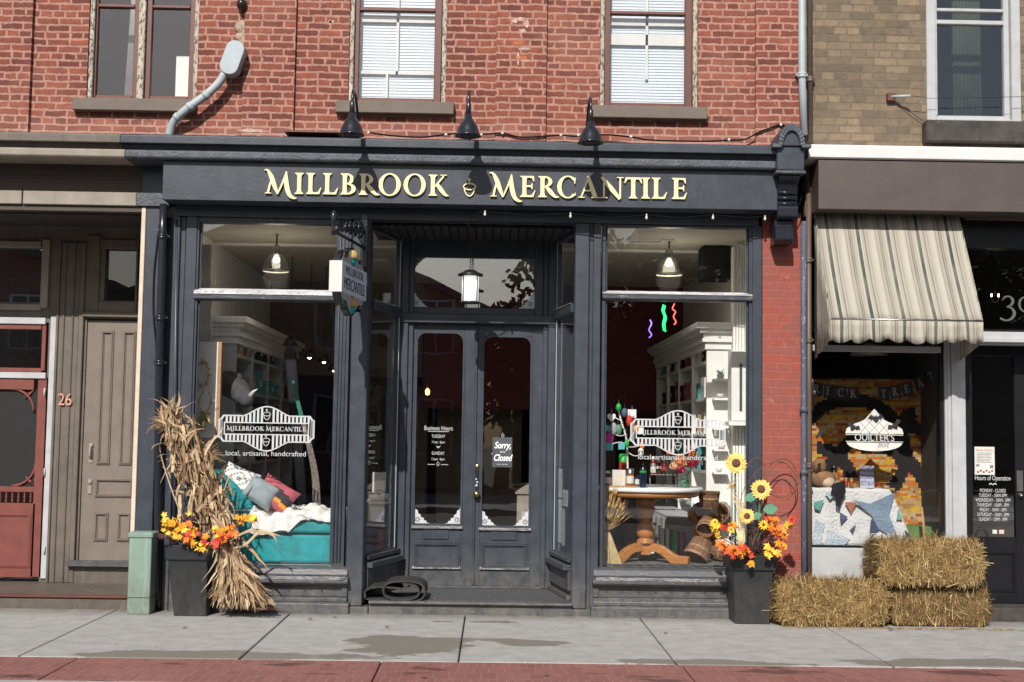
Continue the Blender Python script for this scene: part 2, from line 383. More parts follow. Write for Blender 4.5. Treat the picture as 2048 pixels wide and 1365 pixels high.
def _glyphs():
    G = {}
    G['I'] = _stem(.2)
    foot = [(.28, 0), (.62, 0), (.72, .32), (.67, .30), (.55, .1), (.28, .07)]
    G['L'] = _stem(.2) + [foot]
    G['E'] = _stem(.2) + [foot, [(.28, 1), (.64, 1), (.66, .74), (.62, .75), (.54, .91), (.28, .93)], [(.28, .55), (.5, .56), (.55, .66), (.58, .66), (.58, .37), (.55, .37), (.5, .47), (.28, .48)]]
    G['T'] = _stem(.42) + [[(.36, 1), (.06, 1), (.0, .72), (.05, .73), (.14, .9), (.36, .92)], [(.48, 1), (.78, 1), (.84, .72), (.79, .73), (.70, .9), (.48, .92)]]
    G['K'] = _stem(.2) + _stroke([(.3, .44, .07), (.5, .68, .08), (.7, .93, .08)]) + [[(.55, .96), (.85, .96), (.85, 1), (.55, 1)]] + _stroke([(.38, .56, .15), (.58, .3, .2), (.78, .06, .14), (.95, -.0, .03)])
    G['B'] = _stem(.2) + _ring(.3, .74, .32, .26, .17, .06, -90, 90, 14) + _ring(.3, .27, .42, .27, .2, .06, -90, 90, 14) + [[(.25, 0), (.31, 0), (.31, .06), (.25, .06)], [(.25, .94), (.31, .94), (.31, 1), (.25, 1)], [(.25, .47), (.31, .47), (.31, .54), (.25, .54)]]
    G['R'] = _stem(.2) + _ring(.3, .74, .36, .26, .18, .06, -90, 90, 14) + [[(.25, .94), (.31, .94), (.31, 1), (.25, 1)], [(.25, .48), (.31, .48), (.31, .54), (.25, .54)]] + _stroke([(.36, .52, .12), (.56, .28, .2), (.78, .05, .13), (.98, .01, .03)])
    G['O'] = _ring(.52, .5, .52, .54, .2, .06)
    G['C'] = _ring(.5, .5, .5, .54, .2, .06, 42, 318) + [[(.80, .66), (.84, .66), (.87, .96), (.83, .94), (.76, .88)], [(.84, .22), (.88, .24), (.86, .1), (.80, .1)]]
    G['A'] = _stroke([(.14, .03, .07), (.3, .45, .075), (.48, .97, .08)]) + _stroke([(.46, 1.04, .1), (.62, .55, .19), (.8, .03, .2)]) + [[(0, 0), (.3, 0), (.3, .04), (0, .04)], [(.62, 0), (1.0, 0), (1.0, .04), (.62, .04)], [(.24, .31), (.66, .31), (.66, .38), (.26, .38)]]
    G['N'] = _stroke([(.2, .02, .08), (.2, .5, .08), (.2, .95, .08)]) + _stroke([(.08, 1.0, .12), (.5, .5, .21), (.95, -.04, .14)]) + _stroke([(.96, .02, .08), (.96, .5, .08), (.96, .98, .08)]) + [[(.04, 0), (.36, 0), (.36, .04), (.04, .04)], [(.8, .96), (1.12, .96), (1.12, 1), (.8, 1)]]
    G['M'] = _stroke([(.0, 1.12, .03), (.16, 1.1, .1), (.33, .82, .2), (.48, .42, .2), (.66, -.02, .08)]) + _stroke([(.36, .72, .05), (.28, .4, .09), (.2, .02, .1)]) + [[(.06, 0), (.36, 0), (.36, .04), (.06, .04)]] + \
        _stroke([(.66, .0, .06), (.86, .48, .08), (1.04, .98, .08)]) + _stroke([(1.04, 1.06, .06), (1.04, .7, .18), (1.09, .3, .22), (1.22, -.06, .18), (1.42, -.2, .1), (1.56, -.2, .02)])
    return G
GL = _glyphs()
W1 = [('M', 0), ('I', 1.44), ('L', 1.98), ('L', 2.77), ('B', 3.58), ('R', 4.44), ('O', 5.35), ('O', 6.51), ('K', 7.67)]
W2 = [('M', 0), ('E', 1.46), ('R', 2.28), ('C', 3.2), ('A', 4.15), ('N', 5.08), ('T', 6.3), ('I', 7.07), ('L', 7.55), ('E', 8.5)]
def glyph(mb, ch, x, z, s, y, d, mi=0, eps=.00012, sx=1.0):
    for k, poly in enumerate(GL[ch]):
        mb.prism([(x + px * s * sx, z + pz * s) for px, pz in poly], y - eps * k, y + d, mi)
    return mb
# ================================================================ SETTING
def conc_mat():
    m, t, b = nodes('concrete'); v = mapping(t)
    big = noise(t, v, .9, 3, .5); fine = noise(t, v, 40, 6, .7); mid = noise(t, v, 6, 5, .6)
    c = ramp(t, mid, [(.3, (.30, .295, .285)), (.7, (.40, .395, .38))])
    c = mix(t, ramp(t, fine, [(.3, .3), (.6, 0.0)]), c, (.22, .21, .19))
    sp = noise(t, v, 17, 2, .5); c = mix(t, ramp(t, sp, [(.69, 0.0), (.72, .7)]), c, (.12, .10, .08)); sp2 = noise(t, mapping(t, (.6, 1.4, 1)), 5.5, 6, .7); c = mix(t, ramp(t, sp2, [(.56, 0.0), (.74, .55)]), c, (.17, .15, .125))
    sy_ = N(t, 'SeparateXYZ'); t.links.new(v, sy_.inputs[0]); dm = N(t, 'MapRange'); t.links.new(sy_.outputs[1], dm.inputs[0]); dm.inputs[1].default_value = -.42; dm.inputs[2].default_value = -.08; dn = N(t, 'Math', operation='MULTIPLY'); t.links.new(dm.outputs[0], dn.inputs[0]); t.links.new(ramp(t, mid, [(.3, .25), (.65, .95)]), dn.inputs[1]); c = mix(t, dn.outputs[0], c, (.14, .12, .10))
    wet = noise(t, mapping(t, (.7, 1.3, 1)), 1.9, 6, .6); tc_ = N(t, 'TexCoord'); acc = None
    for (bx_, by_, rx_, ry_, k_) in ((-.62, -1.62, .62, .55, 1.0), (-1.9, -2.25, 1.3, .28, .85), (.30, -1.45, .45, .22, .6), (1.6, -2.28, 1.0, .16, .7), (3.4, -2.15, 1.1, .22, .8), (-4.0, -2.1, .7, .3, .7), (-.1, -.45, .5, .12, .55)):
        s1 = N(t, 'VectorMath', operation='SUBTRACT'); s1.inputs[1].default_value = (bx_, by_, 0); t.links.new(tc_.outputs['Object'], s1.inputs[0])
        s2 = N(t, 'VectorMath', operation='MULTIPLY'); s2.inputs[1].default_value = (1 / rx_, 1 / ry_, 0); t.links.new(s1.outputs[0], s2.inputs[0])
        ln_ = N(t, 'VectorMath', operation='LENGTH'); t.links.new(s2.outputs[0], ln_.inputs[0])
        m1 = N(t, 'Math', operation='MULTIPLY_ADD'); m1.inputs[1].default_value = -k_ * .5; m1.inputs[2].default_value = k_ * .5 + .06; t.links.new(ln_.outputs['Value'], m1.inputs[0])
        if acc is None: acc = m1.outputs[0]
        else: mm_ = N(t, 'Math', operation='MAXIMUM'); t.links.new(acc, mm_.inputs[0]); t.links.new(m1.outputs[0], mm_.inputs[1]); acc = mm_.outputs[0]
    cl = N(t, 'Math', operation='MAXIMUM'); t.links.new(acc, cl.inputs[0]); cl.inputs[1].default_value = -.12
    ad = N(t, 'Math', operation='ADD'); t.links.new(cl.outputs[0], ad.inputs[0]); t.links.new(wet, ad.inputs[1]); wet = ad.outputs[0]
    wf = ramp(t, wet, [(.64, 0.0), (.675, 1.0)])
    c = mix(t, wf, c, mix(t, .8, c, (.15, .135, .105)))
    t.links.new(c, b.inputs['Base Color'])
    t.links.new(ramp(t, wet, [(.64, .9), (.675, .62)]), b.inputs['Roughness'])
    bump(t, b, fine, .35, .004); MATS['concrete'] = m
conc_mat()
def paver_mat():
    BRICK('paver_brick', (.31, .135, .115), (.26, .105, .09), (.34, .17, .145), row=.21, width=.105, ms=.006, dirt=(.13, .05, .04), wob=.004, bstr=.25, horiz=True)
    m = MATS['paver_brick']; t = m.node_tree; b = t.nodes['Principled BSDF']
    src = b.inputs['Base Color'].links[0].from_socket
    v = mapping(t, (.5, 1.6, 1)); wet = noise(t, v, 2.6, 4, .55)
    c = mix(t, ramp(t, wet, [(.60, 0.0), (.63, .8)]), src, (.07, .03, .025)); t.links.new(c, b.inputs['Base Color'])
    b.inputs['Roughness'].default_value = .75
paver_mat()
M('asphalt', (.05, .05, .052), .85, .3, 30, .6); M('soil', (.09, .08, .06), .95, .3, 3, .5); M('joint_dark', (.05, .045, .04), .9)
EDGE = -2.34; KERB = -3.32
g = MB().box(-150, 150, -150, 150, -.4, -.25); o = struct(g.build('ground', 'soil'))
# sidewalk slabs with real joints (1.53 m apart), each slab a little uneven
jx = [X(583, 1225, 0) + 1.53 * k for k in range(-7, 8)]
mb = MB(); random.seed(2)
for a, b_ in zip(jx, jx[1:]):
    dz = random.uniform(-.003, .003)
    mb.box(a + .006, b_ - .006, EDGE + .005, 1.5, -.12, dz)
struct(mb.build('sidewalk', 'concrete', bevel=.006))
struct(MB().box(-12, 12, KERB, 1.5, -.2, -.03).build('joint_bed', 'joint_dark'))
mb = MB(); k = X(772, 1315, 0); px = -8.2
bj = [W(772, 1316, 0).x * 0 + ((772 - 985) / 2560) * 9.0 + 2.1 * i for i in range(-5, 6)]
for a, b_ in zip(bj, bj[1:]): mb.box(a + .005, b_ - .005, KERB + .16, EDGE - .006, -.1, random.uniform(-.002, .002) - .002)
struct(mb.build('brick_paving', 'paver_brick', bevel=.004))
struct(MB().box(-12, 12, KERB, KERB + .15, -.3, .0).build('kerb', 'concrete', bevel=.015))
struct(MB().box(-60, 60, -14, KERB - .003, -.26, -.15).build('road', 'asphalt'))
struct(MB().box(-60, 60, -20, -14.003, -.26, -.02).build('pavement', 'concrete', bevel=.02))

# ================================================================ BRICK BUILDING (the mercantile)
Bd = thing('brick_building', 'red brick building with a dark navy wooden shopfront and gold lettered fascia', 'building', (0, 0, 0))
XL, XR = -6.2, X(1606, 200, .03)        # brick runs from far left to the downpipe
WIN = [dict(px=(172, 400), pz=200, gl=[(196, 266), (302, 374)], rail=15, fr=(172, 400)),
       dict(px=(697, 886), pz=200, gl=[(716, 873)], rail=21), dict(px=(1206, 1397), pz=212, gl=[(1219, 1371)], rail=29)]
Zs = [Z(280, 201, .03), Z(790, 206, .03), Z(1297, 216, .03)]      # sill tops
XW = [(X(176, 100, .03), X(396, 100, .03)), (X(698, 100, .03), X(893, 100, .03)), (X(1200, 100, .03), X(1396, 100, .03))]
holes = [(a, b_, z, z + 1.95) for (a, b_), z in zip(XW, Zs)]
ZC = 4.17
holes_wall(MB(), XL, XR, 3.98, 8.2, .03, .38, holes).build('brick_wall', 'red_brick', Bd)
for a, b_ in ((62 - 110, 62), (487, 590), (992, 1093), (1511, 1604)):
    MB().box(X(a, 130, 0), X(b_, 130, 0), -.012, .027, 4.12, 8.1).build('brick_pilaster', 'red_brick', Bd)
mb = MB()      # the drain line stains / joints beside the pilasters
MB().box(XL, XR + .02, -.12, .03, 8.1, 8.35).build('parapet', 'taupe', Bd)
# --- upper windows
M('blind', (.56, .62, .68), .6, .03, 6, 0); M('curtain', (.3, .29, .26), .8, .2, 5, .2)
def upper_window(i, xa, xb, zs, sashes, blind, rail_z, frame_m='brown_window', name_label=None):
    # outer casing
    rev = .14
    fr = MB()
    for (a, b_) in ((xa, xa + .042), (xb - .042, xb)): fr.box(a, b_, .05, .2, zs, zs + 1.95)
    fr.box(xa + .042, xb - .042, .05, .2, zs + 1.9, zs + 1.95)
    if len(sashes) == 2:
        m0 = (sashes[0][1] + sashes[1][0]) / 2; fr.box(m0 - .03, m0 + .03, .05, .2, zs, zs + 1.9)
    f = fr.build('window_frame', 'peeling', Bd, bevel=.006, label=name_label)
    for (ga, gb) in sashes:
        s = MB(); t_ = .066 if len(sashes) == 1 else .058
        for (a, b_) in ((ga - t_, ga), (gb, gb + t_)): s.box(a, b_, .09, .15, zs + .004, zs + 1.9)
        s.box(ga, gb, .092, .148, zs + .004, zs + .06); s.box(ga, gb, .092, .148, zs + 1.84, zs + 1.9)
        s.box(ga, gb, .085, .15, rail_z - .018, rail_z + .012)
        q = s.build('sash', frame_m, f, bevel=.005)
        MB().box(ga - .004, gb + .004, .118, .122, zs + .05, zs + 1.85).build('pane', 'glass_upper', f)
    if blind:
        b1 = MB(); z = zs + .07
        a, b_ = sashes[0][0] - .02, sashes[0][1] + .02
        while z < zs + 1.85:
            b1.add([(a, .19, z), (b_, .19, z), (b_, .197, z + .032), (a, .197, z + .032)], [(0, 1, 2, 3)]); z += .028
        b1.build('blind', 'blind', f)
        mm = MB(); c = (a + b_) / 2
        mm.box(c - .012, c + .012, .16, .175, zs + .3, zs + 1.85)
        mm.box(a, b_, .16, .175, zs + .3 if i == 1 else zs + .62, zs + .33 if i == 1 else zs + .72)
        if i == 1: mm.box(c - .1, c - .08, .16, .175, zs + .05, zs + .3)
        mm.box(a, b_, .16, .175, rail_z - .1, rail_z - .05)
        mm.build('glazing_bar', 'off_white', f)
    sl = MB(); ext_ = (.085, .06)
    sl.box(xa - .10, xb + (.08 if i else .0), -.05, .06, zs - .115, zs - .003)
    sl.build('sill', 'brown_sill', Bd, bevel=.006)
    return f
gx = lambda a, y=100: X(a, y, .12)
upper_window(0, *XW[0], Zs[0], [(gx(196), gx(269)), (gx(304), gx(380))], False, Z(280, 14, .12), name_label='paired brown sashes in peeling white casing')
MB().box(gx(332), gx(374), .5, .53, Zs[0], Z(350, 112, .5)).build('window_card', 'ivory_int', Bd)
cm = MB(); 
for k in range(9): cm.tube([(gx(235) + k * .013, .4, Zs[0] - .02), (gx(250) + k * .012, .4, Zs[0] + 1.9)], .012, 6)
cm.build('curtain', 'curtain', Bd)
upper_window(1, *XW[1], Zs[1], [(gx(719), gx(869))], True, Z(790, 21, .12))
upper_window(2, *XW[2], Zs[2], [(gx(1220), gx(1369))], True, Z(1297, 28, .12))
# --- shell of the rooms
XI0, XI1 = X(345, 800, .1), X(1524, 800, .1)
ZF, ZCE = .16, 3.50
MB().box(XI0 - .25, XI0 - .002, .12, 7.2, -.1, 3.6).build('side_wall', 'ivory_int', Bd); MB().box(XI1 + .002, XI1 + .10, .14, 7.2, -.1, 3.6).build('side_wall', 'ivory_int', Bd)
MB().box(XI0 - .25, XI1 + .1, 7.2, 7.4, -.1, 8).build('back_wall', 'maroon', Bd)
MB().box(XI0, XI1, .14, 7.2, ZCE, ZCE + .03).build('ceiling', 'ceiling_cream', Bd)
M('maroon_lit', (.15, .024, .036), .7, .15, 3, .05); MB().box(-.9, XI1, 4.95, 5.1, 1.9, ZCE).build('added_partition', 'maroon_lit', Bd); MB().box(XI0, -.91, 4.95, 5.1, 2.3, ZCE).build('added_partition', 'brown_int', Bd)  # partition added nearer, its brighter maroon in place of light on the back wall
cd = MB()
cd.box(XI0, XI1, 1.55, 1.63, ZCE - .03, ZCE - .002); cd.tube(smooth_path([(X(1200, 480, .9), .9, ZCE - .03), (X(1310, 480, .9), .9, ZCE - .03), (X(1325, 465, .9), .8, ZCE - .02), (X(1345, 465, .9), .8, ZCE - .02)], 5), .012, 6)
cd.build('ceiling_trim', 'ivory_int', Bd, bevel=.01)
MB().box(XI0, XI1, 1.10, 7.2, ZF - .1, ZF).build('floor', 'brown_int', Bd)
MB().box(XL, XR, .39, 7.2, 3.56, 3.75).build('upper_floor', 'dark_int', Bd)
up = MB(); up.box(XL, XR, 2.6, 2.7, 3.75, 8.2); up.box(XL, XR, .03, 7.2, 8.2, 8.3)
for xx in (XL, X(500, 100, .4), X(1090, 100, .4), XR - .12): up.box(xx, xx + .1, .39, 2.6, 3.75, 8.2)
up.build('upper_room', 'dark_int', Bd)
# --- cornice (navy part), swept profiles
XCL, XCR = X(240, 290, -.38), X(1556, 310, -.38)
Cp = MB()
Cp.ext([(-.38, 4.075), (-.38, 4.14), (-.365, 4.155), (.029, 4.21), (.029, 4.075)], XCL, XCR)
Cp.ext([(-.305, 4.035), (-.32, 4.075), (.02, 4.075), (.02, 4.03), (-.305, 4.03)], XCL, XCR)
cor = Cp.build('cornice', 'navy_paint', Bd, bevel=.004)
MB().ext([(-.315, 3.95), (-.33, 3.965), (-.33, 4.015), (-.315, 4.03), (.02, 4.03), (.02, 3.95)], XCL + .03, XCR).build('cornice_band', 'navy_rough', cor, bevel=.006)
fl = MB(); fl.box(X(572, 268, -.2), X(705, 270, -.2), -.3, .02, 4.215, 4.225); fl.build('flashing_sheet', 'brown_window', cor)
# --- fascia
FXL, FXR = X(325, 370, -.26), X(1557, 385, -.26); FZ0, FZ1 = 3.60, 3.948
fm = MB(); fm.box(FXL, FXR, -.26, -.01, FZ0, FZ1); fas = fm.build('fascia', 'navy_paint', Bd, bevel=.004)
MB().box(XCL + .06, FXL - .001, -.03, .1, FZ0 - .02, 3.70).build('fascia_return', 'navy_rough', fas, bevel=.004)
MB().box(XCL + .10, FXL - .001, -.005, .1, 3.702, 3.949).build('frieze_return', 'navy_paint', fas)
hb = MB(); hb.box(FXL + .05, FXR - .12, -.008, .14, 3.50, FZ0 - .001); 
hb.build('head_beam', 'navy_paint', Bd, bevel=.004)
# --- posts and boards (px left, px right, top y, bottom y, Y front, depth)
def boards(name, rows, m='navy_paint', bevel=.005):
    q = MB()
    for (a, b_, t_, bo, Y, d) in rows: q.pbox(a, t_, b_, bo, Y, d)
    return q.build(name, m, Bd, bevel=bevel)
ztop = 3.50
def vboard(q, pxa, pxb, Y, d, z0, z1, y=800): q.box(X(pxa, y, Y), X(pxb, y, Y), Y, Y + d, z0, z1)
q = MB(); vboard(q, 300, 338, .09, .13, 0, 3.5); q.build('backing_board', 'navy_paint', Bd); q = MB(); vboard(q, 279, 313, .0, .12, 0, 3.579); q.build('corner_board', 'navy_paint', Bd, bevel=.005)
q = MB(); vboard(q, 336, 349, .0, .1, 0, ztop); vboard(q, 349, 361, .03, .1, .3, ztop); vboard(q, 361, 383, .005, .1, .3, ztop); q.build('window_post', 'navy_paint', Bd, bevel=.005)
q = MB(); q.tube([W(354, 440, .012), W(350, 800, .012), W(348, 1100, .012)], .018, 10); q.build('bead', 'navy_paint', Bd)
q = MB(); vboard(q, 699, 733, -.01, .13, .06, 3.499); q.build('entrance_post', 'navy_paint', Bd, bevel=.008)
q = MB(); vboard(q, 1147, 1176, -.01, .13, .06, 3.499); q.build('entrance_post', 'navy_paint', Bd, bevel=.008)
q = MB(); vboard(q, 1174, 1184, .03, .1, .0, ztop); vboard(q, 1184, 1199, .0, .12, .0, ztop); q.build('window_post', 'navy_paint', Bd, bevel=.004)
q = MB(); vboard(q, 1505, 1524, .0, .14, .0, ztop); q.build('window_post', 'navy_paint', Bd, bevel=.004)
q = MB(); q.box(X(1525, 800, 0), X(1603, 800, 0), .0, .36, -.05, 3.62); q.build('brick_pier', 'pier_brick', Bd, bevel=.004)
# --- display windows
GY = .075
def display_window(xl0, xr, ztr, zbt, zbb, zb, stile_l, stile_r, lab):
    """ztr transom glass top, zbt/zbb bar, zb glass bottom"""
    fr = MB()
    fr.box(xl0 - stile_l, xl0, .02, .12, zb - .02, 3.498); fr.box(xr, xr + stile_r, .02, .12, zb - .02, 3.498)
    fr.box(xl0, xr, .022, .118, ztr, 3.497)
    # inner beads
    for (a, b_) in ((xl0, xl0 + .018), (xr - .018, xr)): fr.box(a, b_, .05, .07, zb, ztr)
    fr.box(xl0, xr, .05, .07, zb, zb + .015)
    if stile_r > .08:
        for k in range(3): fr.tube([(xr + .02 + k * .03, .018, zb + .02), (xr + .02 + k * .03, .018, 3.49)], .009, 8)
    f = fr.build('window_frame', 'navy_paint', Bd, bevel=.004, label=lab)
    tb = MB(); tb.ext([(-.012, zbb + .015), (-.012, zbb + .055), (.02, zbt - .02), (.07, zbt), (.1, zbt), (.1, zbb), (.01, zbb)], xl0 - .03, xr + .03)
    tbo = tb.build('transom_bar', 'navy_worn', f, bevel=.003)
    MB().ext([(-.014, zbb + .053), (.018, zbt - .022), (.068, zbt + .001), (.068, zbt + .009), (.0, zbt - .018), (-.02, zbb + .056)], xl0 - .028, xr + .028).build('worn_lit_edge', 'white_worn_lit', tbo)  # pale strip paints the sunlit top of the bar, flecked with wear
    p1 = MB().box(xl0 - .01, xr + .01, GY, GY + .006, zb - .01, zbb + .01).build('pane', 'glass', f)
    p2 = MB().box(xl0 - .01, xr + .01, GY, GY + .006, zbt - .01, ztr + .01).build('pane', 'glass_mid', f)
    return f
LXa, LXb = X(391, 800, GY), X(671, 800, GY); RXa, RXb = X(1208, 800, GY), X(1495, 800, GY)
zT = Z(530, 449, GY); zT2 = Z(1350, 457, GY); zL = lambda x, y: Z(x, y, GY)
LW = display_window(LXa, LXb, zT, zL(530, 581), zL(530, 604), zL(560, 1128), .05, .115, 'left display window with worn transom bar')
RW = display_window(RXa, RXb, zT2, zL(1350, 586), zL(1350, 604), zL(1350, 1133), .03, .04, 'right display window with worn transom bar')
# --- bulkheads below the windows
ZG = zL(560, 1128)
def bulk(x0, x1, lab, zg):
    p = MB()
    p.ext([(.02, zg - .012), (-.02, zg - .03), (-.045, zg - .075), (-.045, zg - .09), (.12, zg - .09), (.12, zg - .012)], x0, x1)
    p.ext([(-.075, zg - .165), (-.105, zg - .145), (-.105, zg - .12), (-.06, zg - .092), (.12, zg - .092), (.12, zg - .165)], x0 - .01, x1 + .01)
    p.box(x0 + .03, x1 - .03, -.02, .1, zg - .27, zg - .166)
    p.box(x0, x0 + .05, -.04, .1, zg - .27, zg - .166); p.box(x1 - .05, x1, -.04, .1, zg - .27, zg - .166)
    p.ext([(-.06, .10), (-.06, .13), (-.025, zg - .271), (.1, zg - .271), (.1, .10)], x0, x1)
    p.ext([(-.08, -.02), (-.09, .0), (-.09, .085), (-.06, .099), (.1, .099), (.1, -.02)], x0 - .02, x1 + .02)
    b = p.build('bulkhead', 'navy_worn', Bd, bevel=.004, label=lab)
    n = int((x1 - x0) / .16)
    for k in range(n):
        x = x0 + .12 + k * (x1 - x0 - .2) / n
        MB().tube([(x, -.024, zg - .22), (x, -.019, zg - .22)], .011, 10).build('vent_hole', 'joint_dark', b)
    st = MB(); st.ext([(-.107, zg - .118), (-.09, zg - .108), (-.062, zg - .0915), (-.062, zg - .0895), (-.11, zg - .114)], x0 + .02, x1 - .02); st.build('worn_lit_edge', 'edge_worn_lit', b)  # pale edge, grey wear and highlight both put into the colour
bulk(X(420, 1150, 0), X(696, 1150, 0), None, ZG)
bulk(X(1186, 1150, 0), X(1524, 1150, 0), None, zL(1350, 1133))
for pa_, pb_, zz_ in ((336, 425, .40), (695, 736, .059), (1140, 1183, .059)): MB().box(X(pa_, 1210, -.05), X(pb_, 1210, -.05), -.05, .12, -.02, zz_).build('plinth', 'navy_worn', Bd, bevel=.01)
# display platforms
dp = MB(); dp.box(XI0, X(735, 800, .05), .121, 1.5, ZF - .1, ZG - .02); dp.build('display_floor', 'grey_white', Bd)
def rug_mat():
    m, t, b = nodes('dark_rug'); v = mapping(t, (1, 1, 1))
    wv = N(t, 'TexWave', wave_type='BANDS', bands_direction='DIAGONAL'); wv.inputs['Scale'].default_value = 6; wv.inputs['Distortion'].default_value = 1.5; t.links.new(v, wv.inputs[0])
    t.links.new(ramp(t, wv.outputs[1], [(.0, (.06, .065, .06)), (.85, (.06, .065, .06)), (.93, (.4, .4, .36))]), b.inputs['Base Color']); b.inputs['Roughness'].default_value = .9; MATS['dark_rug'] = m
rug_mat()
MB().box(X(1150, 800, .05), XI1, .121, 1.5, ZF - .1, zL(1350, 1133) - .02).build('display_floor', 'dark_rug', Bd)
# --- entrance recess
RY = .95
ex0, ex1 = X(797, 900, RY), X(1109, 900, RY)
st = MB(); st.box(X(738, 1200, -.03), X(1144, 1200, -.03), -.045, .06, -.02, .085); st.ext([(-.075, .088), (-.085, .10), (-.075, .112), (-.06, .118), (.05, .118), (.05, .086), (-.06, .086)], X(738, 1200, -.03), X(1144, 1200, -.03))
step = st.build('entrance_step', 'navy_worn', Bd, bevel=.003)
BRICK('step_tile', (.05, .055, .065), (.07, .075, .085), (.13, .125, .115), row=.06, width=.09, ms=.004, dirt=(.04, .04, .045), wob=.002, bstr=.3, horiz=True)
MB().box(X(738, 1200, -.03), X(1144, 1200, -.03), .051, RY + .1, -.02, .116).build('entrance_tiles', 'step_tile', Bd)
sf = MB(); x = X(738, 440, 0)
while x < X(1150, 440, 0): sf.box(x, x + .072, .13, RY + .01, 3.455, 3.48); x += .08
sf.box(X(738, 440, 0) + .01, X(1150, 440, 0) - .01, .142, RY - .01, 3.481, 3.497); sf.build('recess_soffit', 'beadboard', Bd, bevel=.006)
def jamb_set():
    q = MB()
    q.box(ex0, X(812, 900, RY), RY - .03, RY + .1, .118, 3.5); q.box(X(1093, 900, RY), ex1, RY - .03, RY + .1, .118, 3.5)
    q.box(X(812, 900, RY), X(822, 900, RY), RY - .0, RY + .1, .118, 3.5); q.box(X(1083, 900, RY), X(1093, 900, RY), RY - .0, RY + .1, .118, 3.5)
    zt = Z(950, 484, RY); q.box(X(822, 900, RY), X(1083, 900, RY), RY + .0, RY + .1, zt, 3.5)
    q.box(ex0, ex1, RY - .045, RY - .005 + .1, Z(950, 648, RY), Z(950, 630, RY))
    return q.build('door_frame', 'navy_paint', Bd, bevel=.006)
df = jamb_set()
q = MB(); ta, tb_, t0, t1 = X(824, 560, RY), X(1070, 560, RY), Z(947, 616, RY + .04), Z(947, 517, RY + .04)
q.box(X(822, 900, RY) , ta, RY + .03, RY + .08, Z(950, 630, RY), zt0 if False else Z(950, 484, RY)); q.box(tb_, X(1083, 900, RY), RY + .03, RY + .08, Z(950, 630, RY), Z(950, 484, RY))
q.box(ta, tb_, RY + .03, RY + .08, Z(950, 630, RY), t0); q.box(ta, tb_, RY + .03, RY + .08, t1, Z(950, 484, RY))
tf = q.build('transom_frame', 'navy_paint', df, bevel=.005)
MB().box(ta - .01, tb_ + .01, RY + .05, RY + .056, t0 - .01, t1 + .01).build('transom_pane', 'glass_strong', df)
def lace(mb, x, z, sx, sz, y, s=1.0):
    """etched corner ornament built of small petals, corner at (x, z)"""
    random.seed(int(abs(x) * 100))
    edge = [(0, 0), (.15, 0), (.148, .012), (.125, .016), (.12, .035), (.1, .036), (.095, .06), (.07, .066), (.066, .09), (.045, .1), (.04, .13), (.018, .14), (.012, .168), (0, .17)]
    mb.prism([(x + sx * a * s, z + sz * b * s) for a, b in edge], y, y + .0004, 0)
    for k in range(7):
        th = 2 * math.pi * k / 7; c = (.04, .045)
        p = [(c[0] + .006 * math.cos(th), c[1] + .006 * math.sin(th)), (c[0] + .018 * math.cos(th + .3), c[1] + .018 * math.sin(th + .3)), (c[0] + .03 * math.cos(th), c[1] + .03 * math.sin(th)), (c[0] + .018 * math.cos(th - .3), c[1] + .018 * math.sin(th - .3))]
        mb.prism([(x + sx * a * s, z + sz * b * s) for a, b in p], y - .0008, y - .0002, 1)
M('etch', (.55, .6, .62), .7, .1, 40, 0); M('etch_hole', (.03, .035, .045), .5)
M('etch_dim', (.16, .165, .175), .7, .1, 40, 0)
for (x, z, sx, sz) in ((ta, t0, 1, 1), (tb_, t0, -1, 1)): q = MB(); lace(q, x, z, sx, sz, RY + .048); q.build('etched_corner', ['etch', 'etch_hole'], df)
for (x, z, sx, sz) in ((ta, t1, 1, -1), (tb_, t1, -1, -1)): q = MB(); lace(q, x, z, sx, sz, RY + .048, .8); q.build('etched_corner', ['etch_dim', 'etch_hole'], df)
# door leaves
def rounded(x0, x1, z0, z1, r, n=6):
    p = [(x0, z0), (x1, z0)]
    for k in range(n + 1): a = R(90) * k / n; p.append((x1 - r + r * math.cos(a), z1 - r + r * math.sin(a)))
    for k in range(n + 1): a = R(90) + R(90) * k / n; p.append((x0 + r + r * math.cos(a), z1 - r + r * math.sin(a)))
    return p
def ringpoly(mb, outer, inner, y0, y1, mi=0):
    n = len(outer)
    for k in range(n):
        a, b_, c, d = outer[k], outer[(k + 1) % n], inner[(k + 1) % n], inner[k]
        mb.add([(a[0], y0, a[1]), (b_[0], y0, b_[1]), (c[0], y0, c[1]), (d[0], y0, d[1]), (a[0], y1, a[1]), (b_[0], y1, b_[1]), (c[0], y1, c[1]), (d[0], y1, d[1])],
               [(0, 1, 2, 3), (7, 6, 5, 4), (0, 4, 5, 1), (3, 2, 6, 7)], mi)
def panel(mb, x0, x1, z0, z1, y, w_=.03, mi=0, up=.014):
    """raised bolection moulding round a sunk field"""
    for k, (o_, h) in enumerate(((0, up * .6), (w_ * .35, up), (w_ * .7, up * .35))):
        o2 = (w_ * .35, w_ * .7, w_)[k]
        for (a, b_, c, d) in ((x0 + o_, x1 - o_, z0 + o_, z0 + o2), (x0 + o_, x1 - o_, z1 - o2, z1 - o_), (x0 + o_, x0 + o2, z0 + o2, z1 - o2), (x1 - o2, x1 - o_, z0 + o2, z1 - o2)):
            mb.box(a, b_, y - h, y + .004, c, d, mi)
